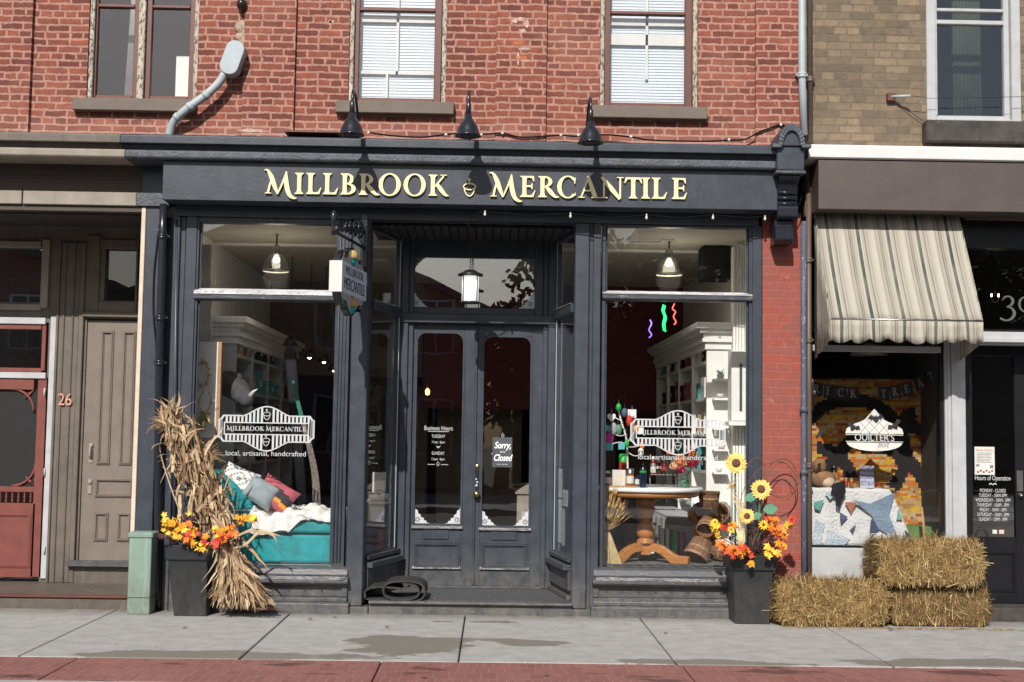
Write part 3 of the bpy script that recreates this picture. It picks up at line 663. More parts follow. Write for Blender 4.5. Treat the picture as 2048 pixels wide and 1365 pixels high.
def leaf(pxa, pxb, gxa, gxb, gy0, gy1, lab):
    Yd = RY + .04; zb, zt = .135, Z(950, 648, RY)
    x0, x1 = X(pxa, 900, Yd), X(pxb, 900, Yd); g0, g1 = X(gxa, 900, Yd), X(gxb, 900, Yd); gz0, gz1 = Z((gxa + gxb) / 2, gy1, Yd), Z((gxa + gxb) / 2, gy0, Yd)
    q = MB(); q.box(x0, g0, Yd, Yd + .045, zb, zt); q.box(g1, x1, Yd, Yd + .045, zb, zt); q.box(g0, g1, Yd, Yd + .045, zb, gz0); q.box(g0, g1, Yd, Yd + .045, gz1, zt)
    # rounded upper corners of the opening
    r = .09
    for sx, xc in ((1, g0), (-1, g1)):
        pts = [(xc, gz1), (xc, gz1 - r)]
        for k in range(7): a = R(90) * k / 6; pts.append((xc + sx * (r - r * math.cos(a)), gz1 - r + r * math.sin(a)))
        q.prism(pts, Yd + .001, Yd + .044)
    inn = rounded(g0 + .012, g1 - .012, gz0 + .012, gz1 - .012, r - .01); out = rounded(g0 - .008, g1 + .008, gz0 - .008, gz1 + .008, r + .008)
    ringpoly(q, out, inn, Yd - .012, Yd + .002)
    d = q.build('door', 'navy_paint', Bd, bevel=.004, label=lab)
    MB().box(g0 - .005, g1 + .005, Yd + .02, Yd + .026, gz0 - .005, gz1 + .005).build('pane', 'glass', d)
    s = MB(); s.ext([(Yd - .03, gz0 - .035), (Yd - .03, gz0 - .02), (Yd - .004, gz0 - .006), (Yd - .004, gz0 - .035)], g0 - .015, g1 + .015); s.build('glass_ledge', 'edge_worn_lit', d, bevel=.002)
    s = MB(); xm = (g0 + g1) / 2 - .01; s.box(xm - .125, xm + .125, Yd - .012, Yd - .0005, Z(950, 1080, Yd), Z(950, 1061, Yd)); s.build('mail_plate', 'navy_paint', d, bevel=.004)
    s = MB(); za, zc = Z(950, 1140, Yd), Z(950, 1084, Yd); panel(s, g0 - .0, g1 + .0, za, zc, Yd - .001, .05, 0, .02); s.build('door_panel', 'navy_paint', d, bevel=.003)
    s = MB(); s.ext([(Yd - .024, za + .006), (Yd - .018, za + .02), (Yd - .012, za + .03), (Yd - .024, za + .012)], g0 + .0, g1 - .0); s.build('worn_lit_edge', 'edge_worn_lit', d)
    for gx_, sg_ in ((g0, 1), (g1, -1)): s = MB(); lace(s, gx_, gz0, sg_, 1, Yd + .018, 1.05); s.build('etched_corner', ['white_decal', 'etch_hole'], d)
    if pxa < 900: l2 = MB().box(x1 - .012, x1 + .012, Yd - .016, Yd - .001, zb, zt).build('meeting_bead', 'navy_paint', d, bevel=.006)
    return d, (g0, g1, gz0, gz1), Yd
dL, gLb, Yd = leaf(820, 950, 829, 925, 665, 1050, 'left door leaf with business hours lettering')
dR, gRb, _ = leaf(953, 1085, 963, 1061, 673, 1054, 'right door leaf with knob and closed notice')
MB().box(X(822, 1178, RY), X(1081, 1178, RY), RY - .02, RY + .1, .1165, .134).build('threshold', 'navy_worn', Bd, bevel=.003)
# lock and knob
kx, kz = X(953, 988, Yd), Z(953, 988, Yd)
rotY = Matrix.Rotation(R(90), 4, 'X')
k = MB(); k.lathe([(0, 0), (.034, 0), (.034, .008), (.014, .014), (.012, .035), (.026, .045), (.033, .06), (.028, .075), (.0, .082)], (kx, Yd - .001, kz), 18, mat=rotY); k.build('door_knob', 'brass', dR)
k = MB(); k.lathe([(0, 0), (.022, 0), (.022, .01), (.015, .016), (0, .017)], (kx + .003, Yd - .001, Z(953, 933, Yd)), 16, mat=rotY); k.build('lock', 'brass', dR)
k = MB(); k.box(kx - .02, kx + .02, Yd - .008, Yd, kz + .04, Z(953, 937, Yd)); k.build('lock_plate', 'black_metal', dR, bevel=.003)
k = MB(); k.box(kx - .012, kx + .01, Yd - .02, Yd - .009, kz + .07, kz + .09); k.box(kx - .004, kx + .014, Yd - .02, Yd - .009, kz + .1, kz + .12); k.box(kx - .012, kx + .002, Yd - .02, Yd - .009, kz + .13, kz + .15); k.build('key_tag', 'white_decal', dR, bevel=.003)
# angled side windows of the recess
def side_window(xa, ya, xb, yb, flip, lab):
    a = Vector((xa, ya)); b_ = Vector((xb, yb)); L = (b_ - a).length; ang = math.atan2(b_.y - a.y, b_.x - a.x)
    Mx = Matrix.Translation((xa, ya, 0)) @ Matrix.Rotation(ang, 4, 'Z')
    th = .05
    zb = .5; zt = Z(760, 468, .4); zr0, zr1 = Z(760, 624, .4), Z(760, 606, .4)
    q = MB(); ea, eb = (.035, .075) if not flip else (.075, .035)
    q.box(0, ea, 0, th, .118, 3.45); q.box(L - eb, L, 0, th, .118, 3.45); q.box(ea, L - eb, 0, th, zt, 3.45); q.box(ea, L - eb, -th * .5, th, zr0, zr1); q.box(ea, L - eb, 0, th, .118, zb)
    q.xf(Mx); f = q.build('side_window', 'navy_paint', Bd, bevel=.004, label=lab)
    s = -1
    q = MB(); q.box(.01, L - .01, -.035, 0, zb - .05, zb - .012); q.box(.004, L - .004, -.075, 0, zb - .12, zb - .07); q.box(.01, L - .01, -.03, 0, zb - .30, zb - .125); q.box(0, L, -.045, 0, .118, .16)
    q.xf(Mx); q.build('bulkhead_moulding', 'navy_worn', f, bevel=.004)
    p = MB(); p.box(ea - .01, L - eb + .01, th * .45, th * .55, zb - .01, zt + .01); p.xf(Mx); p.build('pane', 'glass', f)
    M('glass_edge_lit', (.50, .58, .54), .4, .05, 5, 0); p = MB(); u = L - eb if not flip else ea; p.box(u - .010, u + .002, -.004, .0, zb, zr0 - .01); p.box(u - .010, u + .002, -.004, .0, zr1 + .01, zt); p.xf(Mx); p.build('lit_pane_edge', 'glass_edge_lit', f)  # pale strips paint the light caught in the glass edges
    q = MB(); q.box(ea, L - eb, -.032, -.026, zr1 - .004, zr1 + .004); q.xf(Mx); q.build('worn_lit_edge', 'edge_worn_lit', f)  # pale strip paints the light along the top of the bar
    return f, Mx, L, th, zb
sL = side_window(X(736, 800, .1), .12, ex0 + .01, RY - .031, False, 'side window left of the entrance doors')
sR = side_window(ex1 - .01, RY - .031, X(1147, 800, .1), .12, True, 'side window right of the entrance doors')
# --- corbel bracket at the right end
cxa, cxb = X(1553, 320, -.38), X(1608, 320, -.38)
q = MB(); q.box(cxa, cxb, -.40, .0, 3.93, 4.14)
ccx = (cxa + cxb) / 2; hw = (cxb - cxa) / 2
q.prism([(ccx + hw * .98 * math.cos(R(a)), 4.141 + .17 * math.sin(R(a))) for a in range(0, 181, 15)], -.42, -.02)
co = q.build('corbel', 'navy_paint', Bd, bevel=.008)
q = MB(); 
out = [(ccx + hw * .98 * math.cos(R(a)), 4.14 + .20 * math.sin(R(a))) for a in range(0, 181, 12)]; inn = [(ccx + hw * .6 * math.cos(R(a)), 4.14 + .13 * math.sin(R(a))) for a in range(0, 181, 12)]
for k in range(len(out) - 1): q.prism([out[k], out[k + 1], inn[k + 1], inn[k]], -.45, -.03)
q.box(cxa - .05, cxa + .035, -.45, -.03, 4.12, 4.155); q.box(cxb - .035, cxb + .05, -.45, -.03, 4.12, 4.155); q.box(cxa - .01, cxb + .01, -.41, -.01, 3.90, 3.929)
q.build('corbel_cap', 'navy_rough', co, bevel=.006)
q = MB(); ba, bb = cxa + .03, cxb - .03
q.ext([(-.02, 3.899), (-.36, 3.899), (-.36, 3.86), (-.30, 3.82), (-.27, 3.74), (-.27, 3.66), (-.30, 3.62), (-.30, 3.54), (-.27, 3.52), (-.02, 3.52)], ba, bb)
q.ext([(-.02, 3.519), (-.22, 3.519), (-.22, 3.46), (-.255, 3.44), (-.255, 3.34), (-.2, 3.31), (-.02, 3.31)], ba - .01, bb - .03)
for z in (3.75, 3.70, 3.65, 3.6): q.tube([(ba + .005, -.275, z), (bb - .005, -.275, z)], .02, 8)
q.build('corbel_scroll', 'lamp_black', co, bevel=.008)
# flashing board between the two buildings
q = MB(); q.box(X(1603, 900, -.0) + .002, X(1614, 900, 0), -.015, .3, -.02, 3.55); q.build('edge_board', 'blue_grey_chip', Bd, bevel=.006)

# ================================================================ SIGNS on the fascia
sg = thing('shop_sign', 'gold raised serif capitals with an acorn on the navy fascia', 'sign', W(955, 375, -.262))
fy = -.2605
def place_word(word, xs, base, Hpx):
    for (ch, off), px in zip(word, xs):
        p = W(px, base(px), fy); mb = MB(); glyph(mb, ch, p.x, p.z, Hpx / 229.2, fy - .022, .022)
        mb.build('letter', 'gold_letter', sg)
base = lambda x: 388.3 + (x - 540) * .0135
place_word(W1, [528, 590, 612.5, 646, 681, 718, 757, 807, 857], base, 43)
place_word(W2, [978, 1040, 1076, 1114, 1156, 1199, 1248, 1282, 1303, 1343], base, 43)
def acorn(mb, x, z, s, y, d, mi=0):
    w_ = .05
    pts = [(0, -.5), (.2, -.36), (.33, -.1), (.36, .12)]
    for sx in (1, -1):
        for a in _stroke([(sx * px, pz, .075) for px, pz in pts], 4): mb.prism([(x + px * s, z + pz * s) for px, pz in a], y, y + d, mi)
    k = 0
    for a in _ring(0, .2, .46, .26, .075, .075, 0, 360, 22): k += 1; mb.prism([(x + px * s, z + pz * s) for px, pz in a], y - .0003, y + d, mi)
    for a in _stroke([(0, .45, .07), (-.02, .6, .08), (-.12, .7, .08), (-.02, .76, .07), (.08, .66, .07)], 4): mb.prism([(x + px * s, z + pz * s) for px, pz in a], y - .0006, y + d, mi)
p = W(939, 380, fy); mb = MB(); acorn(mb, p.x, p.z, .125, fy - .02, .02); mb.build('acorn', 'gold_letter', sg)

# window decals
def decal(cx_, cz_, s, f, nm):
    """oval striped plate with the shop name, s = metres per photo pixel"""
    y = GY - .0015; d = .0004; mb = MB()
    def outline(k):   # half width 97, lobes
        pts = []
        hw, hh, r = 96 - k, 27 - k, 9
        top = [(-hw, 0), (-hw, hh - r), (-hw + 4, hh - r + 2), (-hw + r, hh)]
        top += [(-hw + r + 30, hh), (-46, hh - .5)]
        for t in range(0, 19):
            a = t / 18; xx = -46 + 92 * a; bell = math.sin(math.pi * a) ** 1.35 * (18.5)
            top.append((xx, hh + bell - .5 * 0))
        top += [(hw - r - 30, hh), (hw - r, hh), (hw - 4, hh - r + 2), (hw, hh - r), (hw, 0)]
        return top
    o_, i_ = outline(0), outline(2.6)
    P = lambda a, b_: (cx_ + a * s, cz_ + b_ * s)
    for sz in (1, -1):
        for k in range(len(o_) - 1):
            mb.prism([P(o_[k][0], sz * o_[k][1]), P(o_[k + 1][0], sz * o_[k + 1][1]), P(i_[k + 1][0], sz * i_[k + 1][1]), P(i_[k][0], sz * i_[k][1])], y, y + d)
        # stripes between plate and outline
        def topz(x):
            for k in range(len(i_) - 1):
                if i_[k][0] <= x <= i_[k + 1][0] and i_[k + 1][0] > i_[k][0]:
                    u = (x - i_[k][0]) / (i_[k + 1][0] - i_[k][0]); return i_[k][1] + u * (i_[k + 1][1] - i_[k][1])
            return 20
        x = -82
        while x < 82:
            if abs(x + 2) > 7.5: mb.prism([P(x, sz * 12.8), P(x + 4.2, sz * 12.8), P(x + 4.2, sz * (topz(x + 4) + .4)), P(x, sz * (topz(x) + .4))], y, y + d)
            x += 7.8
        mb.prism([P(-85, sz * 10.6), P(85, sz * 10.6), P(85, sz * 12.8), P(-85, sz * 12.8)], y - .0002, y + d)
        acorn(mb, cx_ - 0 * s, cz_ + sz * (26 if sz > 0 else 26) * s, 17 * s, y - .0003, d)
    for sx in (1, -1):
        mb.prism([P(sx * 85.2, -12.8), P(sx * 83, -12.8), P(sx * 83, 12.8), P(sx * 85.2, 12.8)], y - .0003, y + d)
        for xx in (88.5, 91.5): mb.prism([P(sx * xx, -18), P(sx * (xx + 1), -18), P(sx * (xx + 1), 18), P(sx * xx, 18)], y, y + d)
    u = 8.75
    for ch, off in W1: glyph(mb, ch, cx_ + (-80 + off * u) * s, cz_ - 4.3 * s, u * s, y - .0002, d, 0, .00001)
    for ch, off in W2: glyph(mb, ch, cx_ + (-80 + (8.97 + off) * u) * s, cz_ - 4.3 * s, u * s, y - .0002, d, 0, .00001)
    mb.build('window_emblem', 'white_decal', f, label=nm)
    text('local, artisanal, handcrafted', 14.2 * s, 'white_decal', 'window_lettering', f, (cx_, y, cz_ - 54 * s), ext=.0003, sx=1.04)
S = 1 / 224.
p = W(533, 858, GY); decal(p.x, p.z, S, LW, 'striped white name plate on the glass')
p = W(1356, 866, GY); decal(p.x, p.z, S, RW, 'striped white name plate on the glass')
# door lettering
yg = Yd + .018; cxm = X(877, 860, yg)
for s_, py, sz, sx in (('Business Hours', 861, .062, .72), ('TUESDAY', 876, .044, .7), ('11am  6pm', 887, .036, .8), ('SUNDAY', 910, .044, .7), ('11am  4pm', 921, .036, .8)):
    text(s_, sz, 'white_decal', 'door_lettering', dL, (cxm, yg, Z(877, py, yg)), sx=sx)
q = MB(); q.box(cxm - .1, cxm + .1, yg - .0003, yg, Z(877, 864, yg), Z(877, 863, yg)); q.box(cxm - .1, cxm - .03, yg - .0003, yg, Z(877, 930, yg), Z(877, 929, yg)); q.box(cxm + .03, cxm + .1, yg - .0003, yg, Z(877, 930, yg), Z(877, 929, yg))
acorn(q, cxm, Z(877, 929, yg), .035, yg - .0005, .0005); q.prism([(cxm, Z(877, 897, yg)), (cxm + .025, Z(877, 892, yg)), (cxm, Z(877, 894, yg)), (cxm - .025, Z(877, 892, yg))], yg - .0005, yg); q.build('door_ornament', 'white_decal', dL)
M('notice_grey', (.06, .066, .078), .6); M('notice_white', (.85, .85, .85), .6)
nt_ = tag(MB().box(X(985, 900, yg), X(1024, 900, yg), yg - .002, yg - .0005, Z(1004, 935, yg), Z(1004, 875, yg)).build('closed_notice', 'notice_grey'), 'dark grey notice on the right door glass reading Sorry, we\'re Closed', 'notice')
nx = X(1005, 900, yg)
text('Sorry,', .088, 'notice_white', 'notice_lettering', nt_, (nx, yg - .003, Z(1004, 897, yg)), sx=.74, shear=.3, bold=.002)
text("we're", .03, 'notice_white', 'notice_lettering', nt_, (nx, yg - .003, Z(1004, 906, yg)), sx=.8, shear=.3)
text('Closed', .088, 'notice_white', 'notice_lettering', nt_, (nx, yg - .003, Z(1004, 922, yg)), sx=.70, shear=.3, bold=.002)
text('please come again', .016, 'notice_white', 'notice_lettering', nt_, (nx, yg - .003, Z(1004, 930, yg)), sx=.9, shear=.2)
text('THANK YOU', .022, 'etch', 'door_lettering', dR, (X(1003, 908, yg), yg + .0006, Z(1004, 910, yg)), sx=1.6)
q = MB(); acorn(q, nx, Z(1004, 872, yg), .035, yg - .0025, .0005); q.build('notice_ornament', 'white_decal', nt_)

M('white_splotch', (.52, .42, .37), .9, .3, 40, .8, wear=(.33, .12, .08), wearamt=.52); M('new_brick', (.40, .12, .05), .9, .2, 30, .5)
random.seed(61)
for px, py, sx_, sz_, m_ in ((1030, 42, .03, .025, 'white_splotch'), (1041, 39, .035, .02, 'white_splotch'), (1054, 48, .022, .04, 'white_splotch'), (1045, 62, .04, .02, 'white_splotch'), (1036, 118, .015, .06, 'white_splotch'), (1048, 98, .06, .012, 'white_splotch'), (1050, 122, .05, .012, 'white_splotch'), (662, 44, .035, .015, 'white_splotch'), (661, 46, .012, .03, 'white_splotch'), (1040, 178, .012, .03, 'white_splotch'), (1036, 86, .045, .02, 'new_brick'), (1042, 117, .05, .022, 'new_brick'), (505, 262, .16, .018, 'white_splotch')):
    p = W(px, py, -.013 if 990 < px < 1095 or 487 < px < 590 else .028); q = MB(); n_ = 26
    pts_ = [(p.x + sx_ * math.cos(2 * math.pi * k / n_) * random.uniform(.5, 1.2), p.z + sz_ * math.sin(2 * math.pi * k / n_) * random.uniform(.65, 1.15)) for k in range(n_)]
    if m_ == 'new_brick': pts_ = [(p.x - sx_, p.z - sz_), (p.x + sx_, p.z - sz_), (p.x + sx_, p.z + sz_), (p.x - sx_, p.z + sz_)]
    q.prism(pts_, p.y - .0006, p.y + .004); q.build('lime_patch' if m_ != 'new_brick' else 'replaced_brick', m_, Bd)
# ================================================================ LEFT NEIGHBOUR (taupe rowhouse shopfront)
Ld = thing('rowhouse', 'taupe painted entrance front with number 26 and a red screen door', 'building', (-4.6, .85, 0))
YR = 1.1; L0 = -6.2; L1 = X(270, 800, 0)
Cp = MB(); e0, e1 = L0, XCL - .001
Cp.ext([(-.38, 4.075), (-.38, 4.14), (-.365, 4.155), (.029, 4.21), (.029, 4.075)], e0, e1); Cp.ext([(-.305, 4.035), (-.32, 4.075), (.02, 4.075), (.02, 4.03), (-.305, 4.03)], e0, e1)
c_ = Cp.build('cornice', 'taupe', Ld, bevel=.004)
MB().ext([(-.315, 3.95), (-.33, 3.965), (-.33, 4.015), (-.315, 4.03), (.02, 4.03), (.02, 3.95)], e0, XCL + .028).build('cornice_band', 'taupe_light', c_, bevel=.004)
q = MB(); q.box(e0, XCL + .098, -.006, .1, 3.702, 3.949); q.box(e0, XCL + .09, -.02, .0, 3.82, 3.835); q.build('frieze', 'taupe_shaded', Ld)
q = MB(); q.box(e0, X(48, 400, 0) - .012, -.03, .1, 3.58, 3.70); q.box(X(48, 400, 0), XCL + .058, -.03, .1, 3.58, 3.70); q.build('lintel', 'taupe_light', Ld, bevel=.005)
MB().box(e0, L1 - .001, .1, 1.2, 3.60, 3.7).build('soffit', 'taupe_shaded', Ld)
q = MB(); q.box(e0, L1 - .001, .0, .1, 3.53, 3.579); q.build('lintel_trim', 'taupe_shaded', Ld)
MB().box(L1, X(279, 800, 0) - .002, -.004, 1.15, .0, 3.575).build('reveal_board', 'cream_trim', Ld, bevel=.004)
MB().box(L1, X(279, 800, 0), 1.151, 2.5, 0, 3.575).build('party_wall', 'taupe_shaded', Ld)
xr = lambda p, y=800: X(p, y, YR); zr = lambda y, x=130: Z(x, y, YR)
q = MB(); holes = [(xr(-420), xr(82), zr(605, 50), zr(492, 50)), (xr(-400), xr(92), .0, zr(645, 50)), (xr(200), xr(272), zr(602, 235), zr(497, 235)), (xr(168), xr(275), .0, zr(638, 235))]
holes_wall(q, e0, L1, 0, 3.6, YR, YR + .1, holes); wl = q.build('wall', 'taupe', Ld)
q = MB()
for a, b_ in ((108, 113), (120, 125), (140, 143), (153, 163)): q.box(xr(a), xr(b_), YR - .04, YR - .001, .1, 3.4)
q.box(xr(113), xr(153), YR - .025, YR - .001, .1, 3.4)
pil = q.build('pilaster', 'taupe', Ld, bevel=.006)
text('26', .165, 'num_pink' if 'num_pink' in MATS else (M('num_pink', (.60, .27, .20), .6, .1, 10, 0) and 'num_pink'), 'house_number', pil, ((xr(133)), YR - .046, zr(811, 133)), ext=.004, sx=.85)
q = MB(); 
for (a, b_, c, d) in ((172, 200, 470, 625), (272, 276, 470, 625)): q.box(xr(a, 550), xr(b_, 550), YR - .02, YR + .05, zr(d), zr(c))
q.box(xr(200, 550), xr(272, 550), YR - .02, YR + .05, zr(625), zr(602)); q.box(xr(200, 550), xr(272, 550), YR - .02, YR + .05, zr(497), zr(478))
q.box(xr(160), L1, YR - .05, YR - .02, zr(634), zr(624)); f_ = q.build('transom_window', 'taupe', Ld, bevel=.006)
MB().box(xr(195), xr(276), YR + .06, YR + .066, zr(606), zr(493)).build('pane', 'glass', f_)
# taupe door with raised panels
q = MB(); q.box(xr(168), L1 - .003, YR + .02, YR + .065, zr(1122), zr(640)); dd = q.build('panelled_door', 'taupe_door', Ld, bevel=.004)
yd = YR + .019; q = MB(); xq = lambda p, y: X(p, y, yd)
for (a, b_, c, d) in ((198, 224, 662, 930), (242, 268, 662, 930), (190, 266, 957, 995), (188, 216, 1025, 1083), (234, 262, 1025, 1083)):
    panel(q, xq(a, (c + d) / 2) , xq(b_, (c + d) / 2), Z(235, d, yd), Z(235, c, yd), yd, .034, 0, .022)
q.build('door_panel', 'taupe_door', dd, bevel=.003)
q = MB(); hx, hz = xq(182, 915), Z(182, 905, yd)
q.tube(smooth_path([(hx, yd - .01, hz + .06), (hx, yd - .04, hz + .04), (hx, yd - .045, hz - .03), (hx, yd - .01, hz - .06)], 5), .011, 8); q.box(hx - .02, hx + .02, yd - .008, yd, hz - .1, hz + .09); q.build('door_handle', 'taupe_light', dd, bevel=.002)
q = MB(); q.lathe([(0, 0), (.024, 0), (.022, .02), (0, .028)], (hx, yd, Z(182, 902, yd) + .05), 14, mat=rotY); q.build('lock', 'taupe_light', dd); q = MB(); q.lathe([(0, 0), (.02, 0), (.02, .02), (0, .024)], (hx, yd, Z(182, 965, yd)), 14, mat=rotY); q.box(hx - .02, hx + .02, yd - .01, yd, Z(182, 988, yd), Z(182, 958, yd)); q.build('lock', 'taupe_light', dd, bevel=.002)
MB().box(xr(150), L1, YR - .10, YR + .1, Z(200, 1132, YR), Z(200, 1121, YR)).build('threshold', 'navy_worn', Ld, bevel=.004)
MB().box(xr(158), L1, YR - .03, YR + .1, .0, Z(200, 1133, YR) - .002).build('riser', 'taupe', Ld)
# white frame and red door
q = MB(); yw = YR - .02
for (a, b_, c, d) in ((91, 103, 632, 1158), (-410, 91, 632, 645), (-410, 91, 742, 754)): q.pbox(a, c, b_, d, yw, .06)
fw = q.build('white_door_frame', 'grey_white', Ld, bevel=.004)
q = MB(); 
for (a, b_, c, d) in ((82, 97, 479, 617), (-420, 82, 479, 491), (-420, 82, 605, 617)): q.pbox(a, c, b_, d, YR - .03, .08)
fu = q.build('transom_window', 'taupe_light', Ld, bevel=.004)
MB().box(xr(-410), xr(83), YR + .05, YR + .056, zr(606, 50), zr(490, 50)).build('pane', 'glass_strong', fu)
q = MB(); 
for (a, b_, c, d) in ((83, 91, 645, 742), (-400, 83, 645, 656), (-400, 83, 733, 742)): q.pbox(a, c, b_, d, YR, .05)
fr_ = q.build('red_transom', 'red_paint', Ld, bevel=.004)
MB().box(xr(-400), xr(84), YR + .03, YR + .036, zr(735, 50), zr(654, 50)).build('pane', 'glass', fr_)
xd0 = -350  # right leaf edge of a wide door; the part in frame is its right half
q = MB()
for (a, b_, c, d) in ((68, 91, 755, 1155), (-130, -107, 755, 1155), (-107, 68, 755, 779), (-107, 68, 973, 984), (-107, 68, 1006, 1155)): q.pbox(a, c, b_, d, YR + .0, .045)
sd_ = q.build('screen_door', 'red_paint', Ld, bevel=.004, label='red wooden screen door with turned spindles')
q = MB()
for k in range(14): 
    px = 60 - k * 12.2; q.lathe([(.008, 0), (.014, .02), (.008, .04), (.015, .055), (.008, .075), (.013, .1)], (xr(px, 995), YR + .02, zr(1006, px)), 8)
q.build('spindle_row', 'red_paint', sd_)
q = MB()
for (c, sz, py) in ((68, -1, 779), (68, 1, 973)):
    x0_, z0_ = xr(c, py), zr(py, c)
    q.tube([(x0_ - .26 * math.sin(R(90 * t / 8)) * 1 - 0, YR + .02, z0_ + sz * .26 * (1 - math.cos(R(90 * t / 8)))) if False else (x0_ - .22 * (1 - math.sin(R(90 * t / 8))), YR + .02, z0_ + sz * .22 * (1 - math.cos(R(90 * t / 8)))) for t in range(9)], .013, 8)
    q.ball((x0_ - .045, YR + .02, z0_ + sz * .045), .018, 10); q.tube([(x0_ - .01, YR + .02, z0_ + sz * .01), (x0_ - .09, YR + .02, z0_ + sz * .09)], .009, 8)
q.build('fretwork_bracket', 'red_paint', sd_)
q = MB(); panel(q, xr(-90, 1080), xr(62, 1080), zr(1135, 0), zr(1025, 0), YR - .001, .04); q.build('door_panel', 'red_paint', sd_)
M('screen_mesh', (.012, .012, .012), .8); MB().box(xr(-108, 880), xr(69, 880), YR + .03, YR + .033, zr(974, 0), zr(778, 0)).build('insect_screen', 'screen_mesh', sd_)
q = MB()
for py in (785, 945, 1100): q.tube([(xr(91, py), YR - .03, zr(py + 8, 91)), (xr(91, py), YR - .03, zr(py - 8, 91))], .008, 8)
q.build('hinge', 'grey_white', sd_)
q = MB(); q.box(e0, L1 - .001, YR + .3, YR + 2.4, -.1, 0.0); q.box(e0, L1, YR + 2.4, YR + 2.5, 0, 3.6); q.build('hall', 'dark_int', Ld)
q = MB(); q.box(e0, X(318, 1190, 0) - .1, .0, YR + .15, -.03, .10); q.build('entrance_step', 'taupe', Ld, bevel=.01)
MB().box(e0, X(318, 1190, 0) - .1, -.02, .1, .101, .118).build('step_edge', 'brown_window', Ld, bevel=.004)

# ================================================================ RIGHT NEIGHBOUR (quilt shop)
Rd = thing('shop_building', 'tan brick shop with a brown fascia, grey pilaster and black entrance', 'building', (4.5, 0, 0))
RX0 = X(1622, 200, .03) + .0; RX1 = 8.0
xr2 = lambda p, y=200: X(p, y, .03)
wz = Z(1940, 247, .03); hol = [(xr2(1852), xr2(2040), wz, wz + 1.75)]
holes_wall(MB(), XR + .02, RX1, 3.6, 8.0, .03, .33, hol).build('brick_wall', 'tan_brick', Rd)
q = MB(); wa, wb = xr2(1852), xr2(2040)
q.box(wa, wa + .085, -.0, .15, wz, wz + 1.75); q.box(wb - .085, wb, -.0, .15, wz, wz + 1.75); q.box(wa + .085, wb - .085, -.0, .15, wz + 1.68, wz + 1.75); q.box(wa + .085, wb - .085, .01, .15, wz, wz + .04)
wf = q.build('window_frame', 'grey_white', Rd, bevel=.006)
q = MB(); i0, i1 = wa + .085, wb - .085; mz = Z(1930, 47, .08)
for (a, b_, c, d) in ((i0, i0 + .03, wz + .04, wz + 1.68), (i1 - .05, i1, wz + .04, wz + 1.68), (i0 + .03, i1 - .05, wz + .04, wz + .075), (i0 + .03, i1 - .05, mz - .02, mz + .02), (i0 + .03, i1 - .05, mz + .1, mz + .13)): q.box(a, b_, .05, .11, c, d)
q.build('sash', 'grey_white', wf, bevel=.005); MB().box(i0, i1, .08, .086, wz + .04, wz + 1.68).build('pane', 'glass_upper', wf)
q = MB(); M('curtain_green', (.025, .04, .018), .9, .3, 6, .2)
for k in range(8): q.tube([(i1 - .10 - k * .035, .5, wz), (i1 - .12 - k * .032, .5, wz + 1.7)], .022, 8)
q.build('curtain', 'curtain_green', Rd)
MB().box(wa - .04, wb + .5, -.10, .05, Z(1940, 284, -.1), wz - .003).build('stone_sill', 'stone_dark', Rd, bevel=.012)
# gutter band, fascia
gz1, gz0 = Z(1800, 289, -.32), Z(1800, 317, -.32)
MB().ext([(-.32, gz0), (-.32, gz1 - .03), (-.31, gz1 - .012), (.029, gz1 + .05), (.029, gz0 - .01), (-.30, gz0 - .01)], X(1617, 300, -.32), RX1).build('gutter_band', 'white_gutter', Rd, bevel=.003)
bz1, bz0 = gz0 - .022, Z(1800, 421, -.3)
MB().box(X(1637, 370, -.3), RX1, -.3, .1, bz0, bz1).build('fascia', 'brown_fascia', Rd, bevel=.004)
# shop window
wx0, wx1 = X(1622, 900, .05), X(1880, 900, .05); hz0, hz1 = Z(1750, 704, .02), Z(1750, 692, .02); bz = Z(1750, 1092, .05)
q = MB(); q.box(wx0 + .01, wx1, .0, .1, hz0, hz1); q.build('window_header', 'grey_white', Rd, bevel=.003)
q = MB(); q.box(wx1, X(1890, 900, .05), .03, .12, .0, bz0); q.box(wx0 - .03, wx0 + .005, .03, .12, 0, bz0); q.box(wx0, wx1, .04, .1, bz - .02, bz); fq = q.build('window_frame', 'black_door', Rd, bevel=.003)
MB().box(wx0, wx1, .06, .066, bz, hz0 + .002).build('pane', 'glass', fq)
MB().box(wx0, wx1, .07, .076, hz1, bz0).build('transom_pane', 'glass', fq)
q = MB(); q.box(wx0, wx1, .02, .12, 0, bz - .021); q.box(wx0, wx1, .005, .02, 0, .3); q.build('bulkhead', 'grey_white', Rd, bevel=.004)
q = MB(); px0, px1 = X(1891, 900, .0), X(1932, 900, .0); q.box(px0, px1, .0, .12, 0, 2.56); q.box(px0 + .02, px0 + .045, -.012, .0, 0, 2.5); q.box(px0 + .055, px1 - .005, -.02, .0, 0, 2.5); q.build('pilaster', 'grey_white', Rd, bevel=.004)
q = MB(); q.box(px0, px1 + .02, .03, .3, 2.56, bz0); q.build('pilaster_upper', 'black_door', Rd)
be0, be1 = Z(1990, 690, .0), Z(1990, 664, .0)
q = MB(); q.box(px1 - .01, RX1, -.01, .12, be0, be1); q.box(px1 - .01, RX1, -.04, .0, be0 + .02, be0 + .06); q.build('beam', 'grey_white', Rd, bevel=.004)
